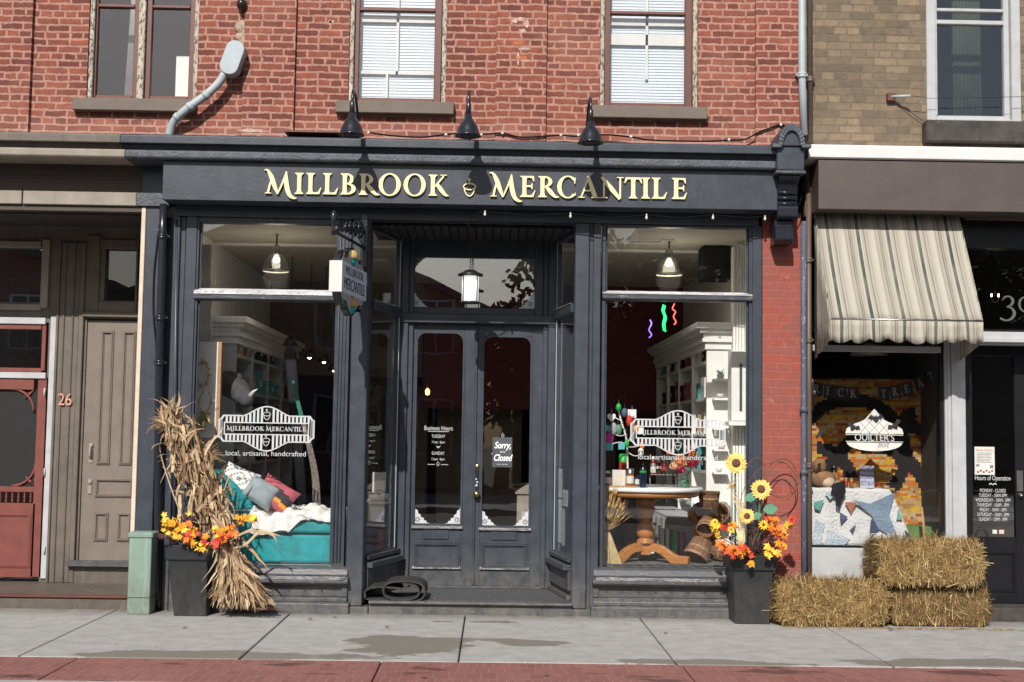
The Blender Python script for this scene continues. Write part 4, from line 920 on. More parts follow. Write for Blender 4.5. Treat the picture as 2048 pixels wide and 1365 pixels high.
# dark transom with number, black door
yt = .12; q = MB()
q.box(px1, RX1, .1, .2, be1, be1 + .03); q.box(px1, RX1, .05, .2, Z(1990, 497, .05), Z(1990, 492, .05)); q.box(px1, RX1, .08, .22, Z(1990, 492, .05), bz0); fd = q.build('transom_frame', 'black_door', Rd)
MB().box(px1, RX1, yt, yt + .006, be1, Z(1990, 497, .05)).build('transom_pane', 'glass', fd)
M('number_grey', (.085, .09, .09), .6, .05, 10, 0)
q = MB(); nx_, nz_ = X(1999, 620, yt - .003), Z(1999, 641, yt - .003)
for ps in (_stroke([(.12, .82, .02), (.22, .96, .07), (.4, 1.0, .06), (.56, .86, .12), (.5, .66, .1), (.3, .56, .03)]), _stroke([(.3, .56, .03), (.52, .5, .08), (.62, .3, .13), (.5, .08, .1), (.28, .0, .07), (.08, .06, .09), (.03, .12, .03)])):
    for k_, a in enumerate(ps): q.prism([(nx_ + px * .22, nz_ + pz * .22) for px, pz in a], yt - .003 - k_ * .00002, yt - .001)
for k_, a in enumerate(_ring(1.12, .68, .34, .34, .1, .05, 0, 360, 26)): q.prism([(nx_ + px * .22, nz_ + pz * .22) for px, pz in a], yt - .003, yt - .001)
for k_, a in enumerate(_stroke([(1.42, .7, .1), (1.38, .4, .1), (1.2, .1, .06), (1.0, .0, .03)])): q.prism([(nx_ + px * .22, nz_ + pz * .22) for px, pz in a], yt - .0034, yt - .001)
q.build('street_number', 'number_grey', fd)
dy = .30; q = MB(); D0 = px1 + .01
q.box(D0 - .02, D0 + .03, .0, dy + .1, 0, be0); q.build('door_reveal', 'black_door', Rd)
g0, g1, gza, gzb = X(1945, 900, dy), X(2030, 900, dy), Z(1990, 1075, dy), Z(1990, 712, dy)
q = MB(); q.box(D0 + .03, g0, dy, dy + .05, .12, be0); q.box(g1, g1 + .12, dy, dy + .05, .12, be0); q.box(g0, g1, dy, dy + .05, .12, gza); q.box(g0, g1, dy, dy + .05, gzb, be0); panel(q, g0 + .0, g1 - .0, .22, gza - .12, dy - .001, .04)
q.box(g1 + .12, RX1, dy, dy + .1, 0, be0)
bd = q.build('black_door', 'black_door', Rd, bevel=.003)
MB().box(g0 - .005, g1 + .005, dy + .02, dy + .026, gza, gzb).build('pane', 'glass', bd)
q = MB(); q.box(X(2033, 980, dy), X(2045, 980, dy), dy - .012, dy, Z(2040, 983, dy), Z(2040, 942, dy)); q.lathe([(0, 0), (.022, 0), (.02, .03), (0, .04)], (X(2040, 990, dy), dy, Z(2040, 991, dy)), 14, mat=rotY); q.build('door_lock', 'metal', bd)
MB().box(D0, RX1, -.02, dy + .1, -.02, .115).build('entrance_step', 'stone_dark', Rd, bevel=.01)
yg2 = dy + .017; cx2 = X(1986, 1000, yg2)
text('Hours of Operation', .062, 'white_decal', 'door_lettering', bd, (cx2, yg2, Z(1986, 961, yg2)), sx=.66)
for k_, s_ in enumerate(('MONDAY - CLOSED', 'TUESDAY - 10AM-5PM', 'WEDNESDAY - 10AM - 5PM', 'THURSDAY - 10AM - 5PM', 'FRIDAY - 10AM - 5PM', 'SATURDAY - 10AM - 5PM', 'SUNDAY - 12PM - 3PM')):
    text(s_, .046, 'white_decal', 'door_lettering', bd, (cx2, yg2, Z(1986, 985 + k_ * 9.6, yg2)), sx=.58)
q = MB()
for sx_ in (-1, 1):
    for a in _stroke([(0, 0, .008), (sx_ * .02, .012, .01), (sx_ * .035, .0, .006)], 3): q.prism([(cx2 + px, Z(1986, 970, yg2) + pz) for px, pz in a], yg2 - .0004, yg2)
q.build('door_ornament', 'white_decal', bd)
# flyer on the door
fl_ = thing('flyer', 'white printed flyer with red writing taped to the black shop door', 'notice', (X(1969, 920, yg2), yg2, Z(1969, 950, yg2)))
a, b_, c, d = X(1949, 920, yg2), X(1989, 920, yg2), Z(1969, 950, yg2), Z(1969, 894, yg2)
MB().box(a, b_, yg2 - .003, yg2 - .001, c, d).build('paper', 'off_white', fl_)
M('print_red', (.4, .04, .05), .7); M('print_grey', (.2, .2, .22), .7); M('print_blue', (.12, .25, .45), .7); M('paper_cream', (.7, .62, .48), .7)
text('Autumn Craft Fair', .028, 'print_red', 'print', fl_, ((a + b_) / 2, yg2 - .0035, d - .04), sx=.75)
q = MB()
for k_ in range(7): q.box(a + .02, b_ - .02 - (k_ % 3) * .01, yg2 - .0036, yg2 - .003, d - .06 - k_ * .014, d - .055 - k_ * .014)
q.box(a + .012, a + .045, yg2 - .0036, yg2 - .003, c + .075, c + .095); q.box(b_ - .045, b_ - .012, yg2 - .0036, yg2 - .003, c + .06, c + .09); q.build('small_print', 'print_grey', fl_)
q = MB()
for k_ in range(6): q.ball((a + .03 + k_ * .026, yg2 - .004, c + .025 + (k_ % 2) * .012), (.012, .001, .009), 8)
q.build('leaf_print', 'print_red', fl_)
q = MB(); 
for (pa, pb, m_) in ((1985, 1994, 'off_white'), (1998, 2008, 'cream_trim')):
    MB().box(X(pa, 1065, yg2), X(pb, 1065, yg2), yg2 - .002, yg2, Z(1990, 1068, yg2), Z(1990, 1060, yg2)).build('sticker', m_, bd)
# brown interior & shell
q = MB(); q.box(wx0 - .02, RX1, 3.0, 3.1, 0, 3.7); q.build('back_wall', 'dark_int', Rd); MB().box(wx0 - .02, RX1, .15, 3.0, 3.55, 3.62).build('ceiling', 'dark_int', Rd)
MB().box(wx0 - .02, RX1, .12, 3.0, -.05, .10).build('floor', 'brown_int', Rd); MB().box(wx1 + .02, wx1 + .08, .13, 3.0, .1, 3.55).build('partition', 'dark_int', Rd)
q = MB(); q.box(XR + .02, RX1, 2.0, 2.1, 3.7, 8.0); q.box(XR + .02, RX1, .03, 2.0, 8.0, 8.1); q.box(XR + .02, RX1, .34, 2, 3.63, 3.70); q.build('upper_room', 'dark_int', Rd)
# lettering on the quilt shop glass
yq = .058
tq = lambda s_, px, py, sz, sx, m_='white_decal', sh_=0: text(s_, sz, m_, 'window_lettering', fq, (X(px, py, yq), yq, Z(px, py, yq)), sx=sx, shear=sh_)
tq('QUILTING SUPPLIES', 1672, 1078, .072, .66); tq('NOTIONS', 1757, 1078, .072, .66)
q = MB(); cxq, czq = X(1749, 880, yq), Z(1749, 868, yq); s_ = 1 / 224.
def P(a, b_): return (cxq + a * s_, czq + b_ * s_)
up_ = [(-59, 0), (-56, 10), (-40, 20), (-28, 24), (-20, 28), (0, 50), (20, 28), (28, 24), (40, 20), (56, 10), (59, 0)]
q.prism([P(a, b_) for a, b_ in reversed(up_)], yq - .0004, yq)
lo = [(-56, -18), (56, -18)] + [(56 * math.cos(R(t)), -18 - 17 * math.sin(R(t))) for t in range(10, 171, 16)]
q.prism([P(a, b_) for a, b_ in lo], yq - .0004, yq)
for z_ in (-2.2, -15.8): q.prism([P(-58, z_ - .6), P(58, z_ - .6), P(58, z_ + .6), P(-58, z_ + .6)], yq - .0004, yq)
eb = q.build('window_emblem', 'off_white', fq, label='white oval emblem with a pointed quilted top')
q = MB()
for a0, b0, a1, b1 in ((-30, 0, 8, 42), (-12, 0, 18, 31), (8, 0, 28, 22), (30, 0, -8, 42), (12, 0, -18, 31), (-8, 0, -28, 22)):
    dx, dz = a1 - a0, b1 - b0; l_ = math.hypot(dx, dz); nx2, nz2 = -dz / l_ * .5, dx / l_ * .5
    q.prism([P(a0 - nx2, b0 - nz2), P(a1 - nx2, b1 - nz2), P(a1 + nx2, b1 + nz2), P(a0 + nx2, b0 + nz2)], yq - .0009, yq - .0005)
q.build('emblem_lines', 'print_grey', fq)
tq("QUILTER'S", 1749, 882, .085, .92); text('Bolt', .075, 'print_grey', 'window_lettering', fq, (X(1766, 891, yq), yq - .0012, Z(1766, 895, yq)), sx=.8, shear=.4)

# ================================================================ STREET THINGS
# downpipes
def pipe(name, lab, pts, r, m, bands=(), br=None):
    t = thing(name, lab, 'downpipe', pts[-1]); MB().tube(pts, r, 14).build('pipe', m, t)
    for z in bands:
        q = MB(); p_ = min(pts, key=lambda p: abs(p[2] - z)); 
        q.lathe([(r + .001, -.03), (r + .008, -.03), (r + .008, -.012), (r + .004, -.006), (r + .008, 0), (r + .008, .018), (r + .001, .018)], (p_[0], p_[1], z), 14); q.box(p_[0] - r - .02, p_[0] + r + .02, p_[1] - .0, p_[1] + r + .005, z - .008, z + .008); q.build('bracket', m, t)
    return t
pz = [(X(a, y, -.045), -.045, Z(a, y, -.045)) for a, y in ((325, 470), (323, 560), (320, 650), (318, 750), (317, 850), (316, 1000), (315, 1160))]
pz = [(pz[0][0], -.045, 3.597)] + pz + [(pz[-1][0], -.045, .02)]
pipe('downpipe', 'navy painted downpipe on the corner board beside the left display window', pz, .034, 'lamp_black', [Z(320, y, -.045) for y in (472, 635, 725)])
q = MB(); q.tube(smooth_path([W(318, 450, -.02), W(308, 540, -.02), W(306, 620, -.02), W(312, 700, -.02), W(315, 780, -.02)], 6), .006, 6); tag(q.build('cable', 'lamp_black'), 'thin black cable sagging beside the navy downpipe', 'cable')
xx = X(1602, 100, -.06)
wp = [(X(1599, -40, -.06), -.06, 5.9), (X(1604, 150, -.06), -.06, Z(1604, 150, -.06)), (X(1606, 165, -.05), -.05, Z(1606, 165, -.05)), (X(1608, 270, -.05), -.05, Z(1608, 270, -.05))]
wp2 = [(xx, -.06, 8.0), (xx, -.06, 6.5)] + [(xx + (p[0] - X(1604, 150, -.06)), p[1], p[2]) for p in wp[1:]]
pipe('downpipe', 'pale grey downpipe where the red and tan brick walls meet', [(wp[1][0], -.06, 8.0)] + [wp[1], wp[3]], .034, 'pale_grey_pipe', [wp[1][2]])
bp = X(1619, 100, -.03); pipe('downpipe', 'brown rusty pipe just right of the pale grey downpipe', [(bp, -.03, 8.0), (bp + .005, -.03, 4.26)], .026, 'brown_pipe', [Z(1618, 158, -.03)])
bx = X(1618, 800, -.02); pipe('downpipe', 'brown pipe running down beside the striped awning and quilt window', [(bx, -.02, 3.95), (bx, -.02, 1.9), (bx, -.02, .0)], .024, 'brown_pipe', [Z(1618, y, -.02) for y in (520, 680, 930)])
q = MB(); bl = X(1607, 900, -.03)
q.tube([(bl, -.04, 3.5), (bl, -.04, 2.4), (bl, -.04, 1.2), (bl, -.04, .0)], .026, 12); t_ = thing('downpipe', 'chipped blue grey pipe at the right edge of the red brick pier', 'downpipe', (bl, -.04, 0)); q.build('pipe', 'blue_grey_chip', t_)
for y in (820, 945): MB().lathe([(.027, -.02), (.036, -.02), (.036, .02), (.027, .02)], (bl, -.04, Z(1607, y, -.04)), 12).build('bracket', 'blue_grey_chip', t_)
# electrical conduit
cy = -.10; t_ = thing('electrical_conduit', 'pale grey bent conduit with junction box on the upper brick wall', 'conduit', W(465, 120, cy))
MB().tube(smooth_path([W(338, 272, cy + .08), W(347, 245, cy + .05), W(372, 220, cy), W(410, 192, cy), W(436, 168, cy), W(449, 148, cy)], 6), .037, 12).build('pipe', 'pale_grey_pipe', t_)
for p_, q_ in ((W(352, 238, cy + .04), W(358, 232, cy + .03)), (W(376, 217, cy), W(384, 211, cy)), (W(408, 194, cy), W(416, 188, cy))): MB().tube([p_, q_], .043, 12).build('collar', 'pale_grey_pipe', t_)
q = MB(); c0 = W(466, 118, cy); n_ = 10; pr = []
for k_ in range(n_): a = R(180 * k_ / (n_ - 1)); pr.append((.085 * math.cos(a), .085 + .075 * math.sin(a)))
for k_ in range(n_): a = R(180 + 180 * k_ / (n_ - 1)); pr.append((.085 * math.cos(a), -.085 + .075 * math.sin(a)))
q.prism(pr, -.05, .09); q.xf(Matrix.Translation(c0) @ Matrix.Rotation(R(18), 4, 'Y')); q.build('junction_box', 'pale_grey_pipe', t_, bevel=.008, segs=2)
q = MB(); random.seed(5)
for px, py, r_ in ((483, 55, .06), (492, 68, .05), (488, 82, .055), (497, 62, .035), (480, 75, .04)): p_ = W(px, py, .02); q.ball(p_, (r_, .022, r_ * 1.1), 12, jit=.15)
q.build('mortar_patch', 'mortar_blob', t_)
q = MB(); p_ = W(484, 10, -.02); q.ball(p_, (.05, .07, .055), 12); q.build('cable_knob', 'black_metal', t_)
# gooseneck lamps
lamp = thing('gooseneck_lamp', 'x', 'lamp', (0, 0, 0), 'gooseneck lamps over the shop sign')
MB().lathe([(.022, .19), (.03, .185), (.033, .15), (.045, .14), (.066, .11), (.09, .06), (.104, .01), (.112, .0), (.108, .0), (.09, .05), (.06, .1), (.03, .13)], n=28).build('lamp_shade', 'lamp_black', lamp)
MB().lathe([(.012, .30), (.02, .29), (.024, .19), (.018, .185)], n=16).build('neck', 'lamp_black', lamp)
MB().tube(smooth_path([(0, 0, .25), (0, .0, .33), (0, .03, .39), (0, .10, .415), (0, .24, .40), (0, .40, .31), (0, .52, .18), (0, .62, .10), (0, .70, .08)], 6), .0115, 10).build('arm', 'lamp_black', lamp)
MB().lathe([(0, 0), (.045, 0), (.045, .02), (.02, .03)], (0, .705, .08), 16, mat=rotY).build('wall_plate', 'grey_white', lamp)
LY = -.68; pts = [W(703, 271, LY), W(936, 273, LY), W(1181, 287, LY)]
labs = ['black gooseneck lamp over the first word of the gold sign', 'black gooseneck lamp above the acorn in the middle of the sign', 'black gooseneck lamp over the second word of the gold sign']
for k_, p_ in enumerate(pts):
    if k_ == 0: l_ = lamp; l_.location = p_
    else: l_ = copy_tree(lamp, p_)
    l_['label'] = labs[k_]
# cable along the top of the cornice with clips
cb = thing('cable', 'black cable with white clips draped along the top of the cornice', 'cable', W(1100, 272, -.02))
cp = [(735, 266), (775, 272), (840, 276), (880, 272), (920, 268), (965, 270), (1005, 268), (1045, 276), (1120, 272), (1150, 274), (1210, 271), (1265, 276), (1305, 282), (1400, 284), (1460, 282), (1490, 280), (1520, 265), (1545, 256), (1562, 250), (1575, 258)]
MB().tube(smooth_path([W(a, b_ - 1, -.03) for a, b_ in cp], 5), .0075, 6).build('wire', 'wire_black', cb)
for a, b_ in ((737, 266), (892, 270), (963, 270), (1005, 267), (1122, 271), (1157, 271), (1262, 274), (1458, 280), (1562, 250)): MB().ball(W(a, b_, -.04), .014, 8).build('clip', 'off_white', cb)
# string of lights below the fascia
sl = thing('string_lights', 'string of small clear bulbs hanging under the navy fascia', 'lights', W(1250, 430, -.12))
cp = [(938, 458), (938, 440), (950, 430), (970, 424), (1055, 431), (1141, 428), (1220, 436), (1293, 431), (1360, 436), (1426, 431), (1490, 436), (1530, 433), (1575, 428), (1600, 405), (1606, 350)]
MB().tube(smooth_path([W(a, b_, -.2) for a, b_ in cp], 5), .006, 6).build('wire', 'wire_black', sl)
for a, b_ in ((970, 424), (1141, 428), (1293, 431), (1426, 431), (1530, 433)):
    p_ = W(a, b_, -.2); MB().lathe([(.0, .012), (.007, .01), (.007, -.008), (.012, -.02), (.010, -.034), (0, -.04)], p_, 8).build('bulb', 'off_white', sl)
# entrance lantern on a chain
lp = W(940, 607, .32); t_ = thing('hanging_lantern', 'black round lantern with white glass hanging in the entrance recess', 'lantern', lp)
S3 = 2560 / (DIST + .32); hL = 62 / S3; rL = 21 / S3
q = MB(); q.lathe([(0, 0), (rL, 0), (rL, .012), (rL * .86, .015)], lp, 20); q.lathe([(rL * .9, hL - .035), (rL * 1.2, hL - .03), (rL * 1.22, hL - .015), (rL * .8, hL), (rL * .5, hL + .02), (.01, hL + .03)], lp, 20)
for k_ in range(4):
    a = R(45 + 90 * k_); q.tube([lp + Vector((rL * .93 * math.cos(a), rL * .93 * math.sin(a), 0)), lp + Vector((rL * .93 * math.cos(a), rL * .93 * math.sin(a), hL - .02))], .005, 6)
q.build('cage', 'black_metal', t_)
MB().lathe([(0, .015), (rL * .8, .015), (rL * .8, hL - .035), (0, hL - .035)], lp, 20).build('glass_shade', EM('lantern_white', (.9, .92, .88), .75), t_)
q = MB(); z = lp.z + hL + .02; k_ = 0
while z < 3.44:
    q.tube([lp + Vector((.009 * math.cos(a) * (k_ % 2), .009 * math.cos(a) * ((k_ + 1) % 2), z - lp.z + .014 + .015 * math.sin(a))) for a in [R(45 * j) for j in range(9)]], .0028, 5); z += .025; k_ += 1
q.build('chain', 'black_metal', t_); MB().lathe([(0, 0), (.055, 0), (.06, .02), (.03, .03), (.012, -.0)], (lp.x, lp.y, 3.468), 18).build('ceiling_plate', 'black_metal', t_)
# hanging sign on its bracket
hang = thing('hanging_sign', 'white projecting blade sign with navy lettering and two small acorns', 'sign', (0, 0, 0))
Lh, Hh = .80, .285
q = MB()
def plate(k):
    hw, hh = Lh / 2 - k, Hh / 2 - k
    top = [(-hw, 0), (-hw, hh), (-hw + .04, hh + .0)] ; 
    pts = [(-hw, -hh), (-hw, hh), (-hw + .1, hh + .09), (-.3, hh + .06)]
    for t in range(0, 13): a = t / 12; pts.append((-.17 + .34 * a, hh + .06 + math.sin(math.pi * a) ** .8 * .09))
    pts += [(.3, hh + .06), (hw - .1, hh + .09), (hw, hh)]
    low = [(a, -b_) for a, b_ in reversed(pts[1:])]
    return pts[1:] + low[:-1] + [(-hw, -hh)]
q.prism(plate(0), -.03, .03); q.build('sign_board', 'lamp_black', hang, bevel=.002)
M('sign_white', (.66, .70, .80), .5, .03, 5, 0); M('navy_letter', (.02, .03, .07), .5); M('acorn_gold', (.5, .34, .12), .4); M('acorn_teal', (.0, .35, .38), .5)
MB().prism(plate(.025), -.034, .034).build('sign_face', 'grey_white', hang)
MB().box(-Lh / 2, Lh / 2, -.05, .05, -.125, .125).build('light_box', 'sign_white', hang, bevel=.004)
MB().box(-Lh / 2 - .012, -Lh / 2 + .0, -.055, .055, -.13, .13).build('end_cap', 'off_white', hang, bevel=.003)
for sy, rz in ((-.0515, 0), (.0515, math.pi)):
    text('MILLBROOK', .10, 'number_grey', 'sign_lettering', hang, (0, sy, .035), ext=.001, sx=1.05, rotz=rz); text('MERCANTILE', .14, 'navy_letter', 'sign_lettering', hang, (0, sy, -.09), ext=.001, sx=.80, rotz=rz)
for z_ in (.205, -.20):
    MB().ball((0, 0, z_ - .03), (.075, .06, .06), 14).build('acorn', 'acorn_teal', hang); MB().lathe([(0, .075), (.06, .06), (.088, .0), (.07, -.012)], (0, 0, z_), 14).build('acorn_cap', 'acorn_gold', hang)
far = W(722, 575, -.16); ang = R(90) - R(9)
hang.location = Vector((far.x, far.y, far.z)) - Vector((math.cos(ang), math.sin(ang), 0)) * (Lh / 2); hang.rotation_euler = (0, 0, ang)
# rotate so that the local +X end is the far one
bk = thing('sign_bracket', 'black scrolled iron bracket projecting from the left entrance post', 'bracket', (0, 0, 0))
top = .36
q = MB(); q.tube([(.46, 0, top), (-.50, 0, top)], .014, 8); q.tube([(.44, 0, top + .02), (.0, 0, top + .12), (-.42, 0, top + .02)], .005, 6); q.build('arm', 'lamp_black', bk)
q = MB()
for k_, (cx3, r3) in enumerate(((.34, .10), (.16, .08), (.01, .065), (-.12, .05))):
    q.tube([(cx3 + r3 * (1 - t / 26) * math.cos(R(t * 26)), 0, top + .03 + r3 + r3 * (1 - t / 26) * math.sin(R(t * 26))) for t in range(24)], .011, 6)
q.build('scroll', 'lamp_black', bk)
MB().box(.46, .485, -.03, .03, top - .18, top + .3).build('wall_plate', 'lamp_black', bk, bevel=.004)
q = MB(); q.lathe([(0, -.06), (.022, -.05), (.014, -.01), (.02, .05), (.028, .1), (.012, .14), (0, .15)], (-.51, 0, top + .02), 12); q.build('finial', 'lamp_black', bk)
bk.location = hang.location; bk.rotation_euler = hang.rotation_euler
for sx_ in (-.28, .28):
    q = MB(); q.tube([(sx_, 0, Hh / 2 + .05), (sx_, 0, top - .01)], .006, 6); q.build('hanger', 'lamp_black', hang)

# rolled rubber mat on the step
mc = W(803, 1182, -.0); q = MB(); pa = []
for t in range(0, 76):
    th = R(-90 + t * 7.2); k_ = 1 - t * .0052
    sq_ = lambda v: math.copysign(abs(v) ** .72, v)
    pa.append((mc.x + .012 + .20 * k_ * sq_(math.cos(th)), mc.z + .002 + .088 * k_ * sq_(math.sin(th))))
def strip(mb, pts, y0, y1, th):
    for a, b_ in zip(pts, pts[1:]):
        dx, dz = b_[0] - a[0], b_[1] - a[1]; l_ = math.hypot(dx, dz) or 1; nx3, nz3 = -dz / l_ * th, dx / l_ * th
        mb.prism([a, b_, (b_[0] + nx3, b_[1] + nz3), (a[0] + nx3, a[1] + nz3)], y0, y1)
strip(q, pa[::-1], -.045, .34, .016)
strip(q, [(mc.x - .31, .135), (mc.x - .315, .19), (mc.x - .27, .215), (mc.x - .2, .225), (mc.x - .1, .222), (mc.x + .0, .21)], -.03, .33, .014)
strip(q, [(mc.x - .31, .119), (mc.x - .1, .119), (mc.x + .05, .119)], -.03, .33, .010)
tag(q.build('rolled_mat', 'rubber'), 'black rubber mat rolled up on the entrance step', 'mat')
# pale green utility pedestal
uy = -.27; q = MB(); ux0, ux1 = X(256, 1150, uy), X(301, 1150, uy); uz = Z(280, 1072, uy)
q.box(ux0, ux1, uy, uy + .2, 0, uz); t_ = thing('utility_box', 'pale green metal utility pedestal standing left of the black planter', 'utility box', ((ux0 + ux1) / 2, uy + .1, 0)); q.build('body', 'green_box', t_, bevel=.006)
q = MB(); q.box(ux0 - .012, ux1 + .012, uy - .012, uy + .212, uz - .02, uz + .028); q.build('cap', 'green_box', t_, bevel=.01); MB().box(ux0 - .003, ux1 + .003, uy - .004, uy + .2, .142, .146).build('seam', 'joint_dark', t_)

# planters
def planter(pxt, pxb, yt_, yfront, lab):
    zt = Z(sum(pxt) / 2, yt_, yfront); x0, x1 = X(pxt[0], yt_ + 10, yfront), X(pxt[1], yt_ + 10, yfront); b0, b1 = X(pxb[0], 1225, yfront), X(pxb[1], 1225, yfront); d = (x1 - x0)
    t = thing('planter', lab, 'planter', ((x0 + x1) / 2, yfront + d / 2, 0), 'black square planters on the sidewalk')
    q = MB(); zr_ = zt - .13; ins = (b0 - x0) * .9
    def fr(xa, xb, ya, yb, z): return [(xa, ya, z), (xb, ya, z), (xb, yb, z), (xa, yb, z)]
    lv = [fr(b0, b1, yfront + ins, yfront + d - ins, .0), fr(x0 + .02, x1 - .02, yfront + .02, yfront + d - .02, zr_), fr(x0, x1, yfront, yfront + d, zr_ + .004), fr(x0 - .008, x1 + .008, yfront - .008, yfront + d + .008, zt), fr(x0 + .02, x1 - .02, yfront + .02, yfront + d - .02, zt), fr(x0 + .03, x1 - .03, yfront + .03, yfront + d - .03, zt - .1)]
    vs = [p for l in lv for p in l]; fs = [(3, 2, 1, 0)] + [(i * 4 + j, i * 4 + (j + 1) % 4, (i + 1) * 4 + (j + 1) % 4, (i + 1) * 4 + j) for i in range(5) for j in range(4)] + [(20, 21, 22, 23)]
    q.add(vs, fs); q.build('pot', 'pot_black', t, bevel=.006)
    return t, ((x0 + x1) / 2, yfront + d / 2, zt)
tp, PL = planter((331, 420), (344, 409), 1091, -.40, 'black square planter at the left with cornstalks leaning over it')
tp2, PR = planter((1462, 1552), (1472, 1541), 1112, -.42, 'black square planter in front of the red brick pier')
def maple(mb, c, n_, s, spin, mi):
    n_ = Vector(n_).normalized(); u = n_.orthogonal().normalized(); u.rotate(Matrix.Rotation(spin, 3, n_)); v = n_.cross(u)
    prof = [(0, 1.0), (12, .62), (22, .70), (36, .42), (52, .92), (66, .55), (80, .6), (96, .36), (118, .62), (140, .3), (172, .28)]
    pts = [(a, r_) for a, r_ in prof] + [(360 - a, r_) for a, r_ in reversed(prof[1:])]
    vs = [c]; 
    for a, r_ in pts: th = R(a); vs.append(c + (u * math.cos(th) + v * math.sin(th)) * s * r_ + n_ * s * .18 * (r_ ** 2) * math.cos(th * 2 + spin))
    k = len(pts); mb.add(vs, [(0, 1 + i, 1 + (i + 1) % k) for i in range(k)], mi)
def daisy(mb, c, n_, s, mi, mc_, np_=9):
    n_ = Vector(n_).normalized(); u = n_.orthogonal().normalized(); v = n_.cross(u)
    for k in range(np_):
        th = 2 * math.pi * k / np_ + .2; d = u * math.cos(th) + v * math.sin(th); e = n_.cross(d)
        mb.add([c, c + d * s * .5 + e * s * .2 + n_ * .01, c + d * s + n_ * .0, c + d * s * .5 - e * s * .2 + n_ * .01], [(0, 1, 2, 3)], mi)
    mb.ball(c + n_ * .006, s * .24, 8, mc_)
def spray(name, lab, cat, clusters, seed, group=None, extra=None):
    """clusters: (px, py, Y, spread, count, palette)"""
    random.seed(seed); mb = MB(); st = MB()
    for (px, py, Y, sp, cnt, pal) in clusters:
        c0 = W(px, py, Y)
        for k in range(cnt):
            c = c0 + Vector((random.gauss(0, sp), random.gauss(0, sp * .8), random.gauss(0, sp * .75)))
            n_ = Vector((random.uniform(-.8, .8), -1, random.uniform(-.3, .9)))
            maple(mb, c, n_, random.uniform(.035, .06), random.uniform(0, 6.28), random.choice(pal))
        st.tube(smooth_path([extra, (extra + c0) / 2 + Vector((0, -.02, .03)), c0], 4), .004, 5)
    t = thing(name, lab, cat, extra, group)
    mb.build('foliage', ['leaf_yellow', 'leaf_gold', 'leaf_orange', 'leaf_red', 'leaf_plum', 'leaf_green'], t); st.build('stem', 'twig', t)
    return t
spray('leaf_spray', 'yellow and orange artificial maple leaves in the left planter', 'foliage',
      [(335, 1045, -.45, .03, 9, [0, 0, 1]), (352, 1058, -.42, .045, 13, [0, 1, 1]), (345, 1075, -.45, .04, 8, [4, 1, 0]), (375, 1075, -.44, .05, 14, [0, 1, 2, 3, 4]), (395, 1088, -.44, .04, 10, [0, 1, 3]), (400, 1060, -.4, .05, 8, [4, 3, 1]), (330, 1070, -.42, .03, 4, [4, 4]), (360, 1045, -.36, .05, 8, [4, 0])], 3, extra=Vector((PL[0], PL[1], PL[2] - .08)))
spray('leaf_spray', 'red and orange leaf garland tied round the cornstalks', 'foliage',
      [(430, 1090, -.52, .035, 7, [3, 3, 2]), (447, 1072, -.52, .04, 9, [3, 2, 2]), (462, 1058, -.5, .035, 8, [2, 3, 1]), (488, 1040, -.5, .03, 8, [1, 1, 2]), (436, 1060, -.5, .03, 6, [0, 1, 4]), (505, 1034, -.5, .015, 4, [1, 0])], 4, extra=W(450, 1085, -.42))
spray('leaf_spray', 'orange and yellow maple leaf sprays filling the right planter', 'foliage',
      [(1432, 1050, -.5, .025, 6, [0, 0, 1]), (1434, 1070, -.5, .025, 5, [0, 0]), (1447, 1092, -.52, .035, 10, [3, 2, 1]), (1472, 1100, -.54, .04, 10, [2, 1, 2]), (1463, 1052, -.45, .03, 8, [0, 1, 3]), (1492, 1098, -.54, .04, 10, [1, 2, 3]), (1550, 1050, -.45, .04, 12, [2, 1, 2]), (1568, 1070, -.45, .035, 11, [2, 2, 1]), (1540, 1036, -.42, .03, 8, [2, 3, 1]), (1562, 1090, -.46, .025, 6, [1, 3, 2]), (1546, 1104, -.54, .03, 9, [0, 0, 1]), (1502, 1126, -.52, .012, 3, [1, 0]), (1576, 1048, -.4, .02, 5, [1, 0])], 6, extra=Vector((PR[0], PR[1], PR[2] - .08)))
hs = []; st = MB(); random.seed(9)
for (px, py) in ((1500, 1062), (1515, 1085), (1540, 1072), (1528, 1095), (1465, 1075), (1508, 1098), (1546, 1083)):
    c0 = W(px, py, -.42)
    q = MB(); hs.append(q)
    for k in range(60): q.ball(c0 + Vector((random.gauss(0, .022), random.gauss(0, .015), random.gauss(0, .016))), random.uniform(.003, .007), 5)
    st.tube([Vector((PR[0], PR[1], PR[2] - .08)), c0], .003, 5)
t_ = thing('dried_flower_bunch', 'dark plum coloured dried flower heads among the right planter leaves', 'flowers', (PR[0], PR[1], PR[2] - .05)); [q.build('flower_head', 'leaf_plum', t_) for q in hs]; st.build('stem', 'twig', t_)
# yellow daisies
qs = []; st = MB()
for (px, py, s_) in ((1527, 1050, .05), (1462, 1060, .035), (1430, 1045, .035), (1584, 1040, .042)):
    c0 = W(px, py, -.52); q = MB(); daisy(q, c0, (0, -1, .2), s_, 1 if px > 1570 else 0, 2, 11); qs.append(q); st.tube([Vector((PR[0], PR[1], PR[2] - .08)), c0], .003, 5)
t_ = thing('daisy_bunch', 'small yellow and red daisies in the right planter', 'flowers', (PR[0], PR[1] - .02, PR[2] - .05)); [q.build('flower_head', ['leaf_yellow', 'leaf_red', 'seed_brown'], t_) for q in qs]; st.build('stem', 'stem_green', t_)
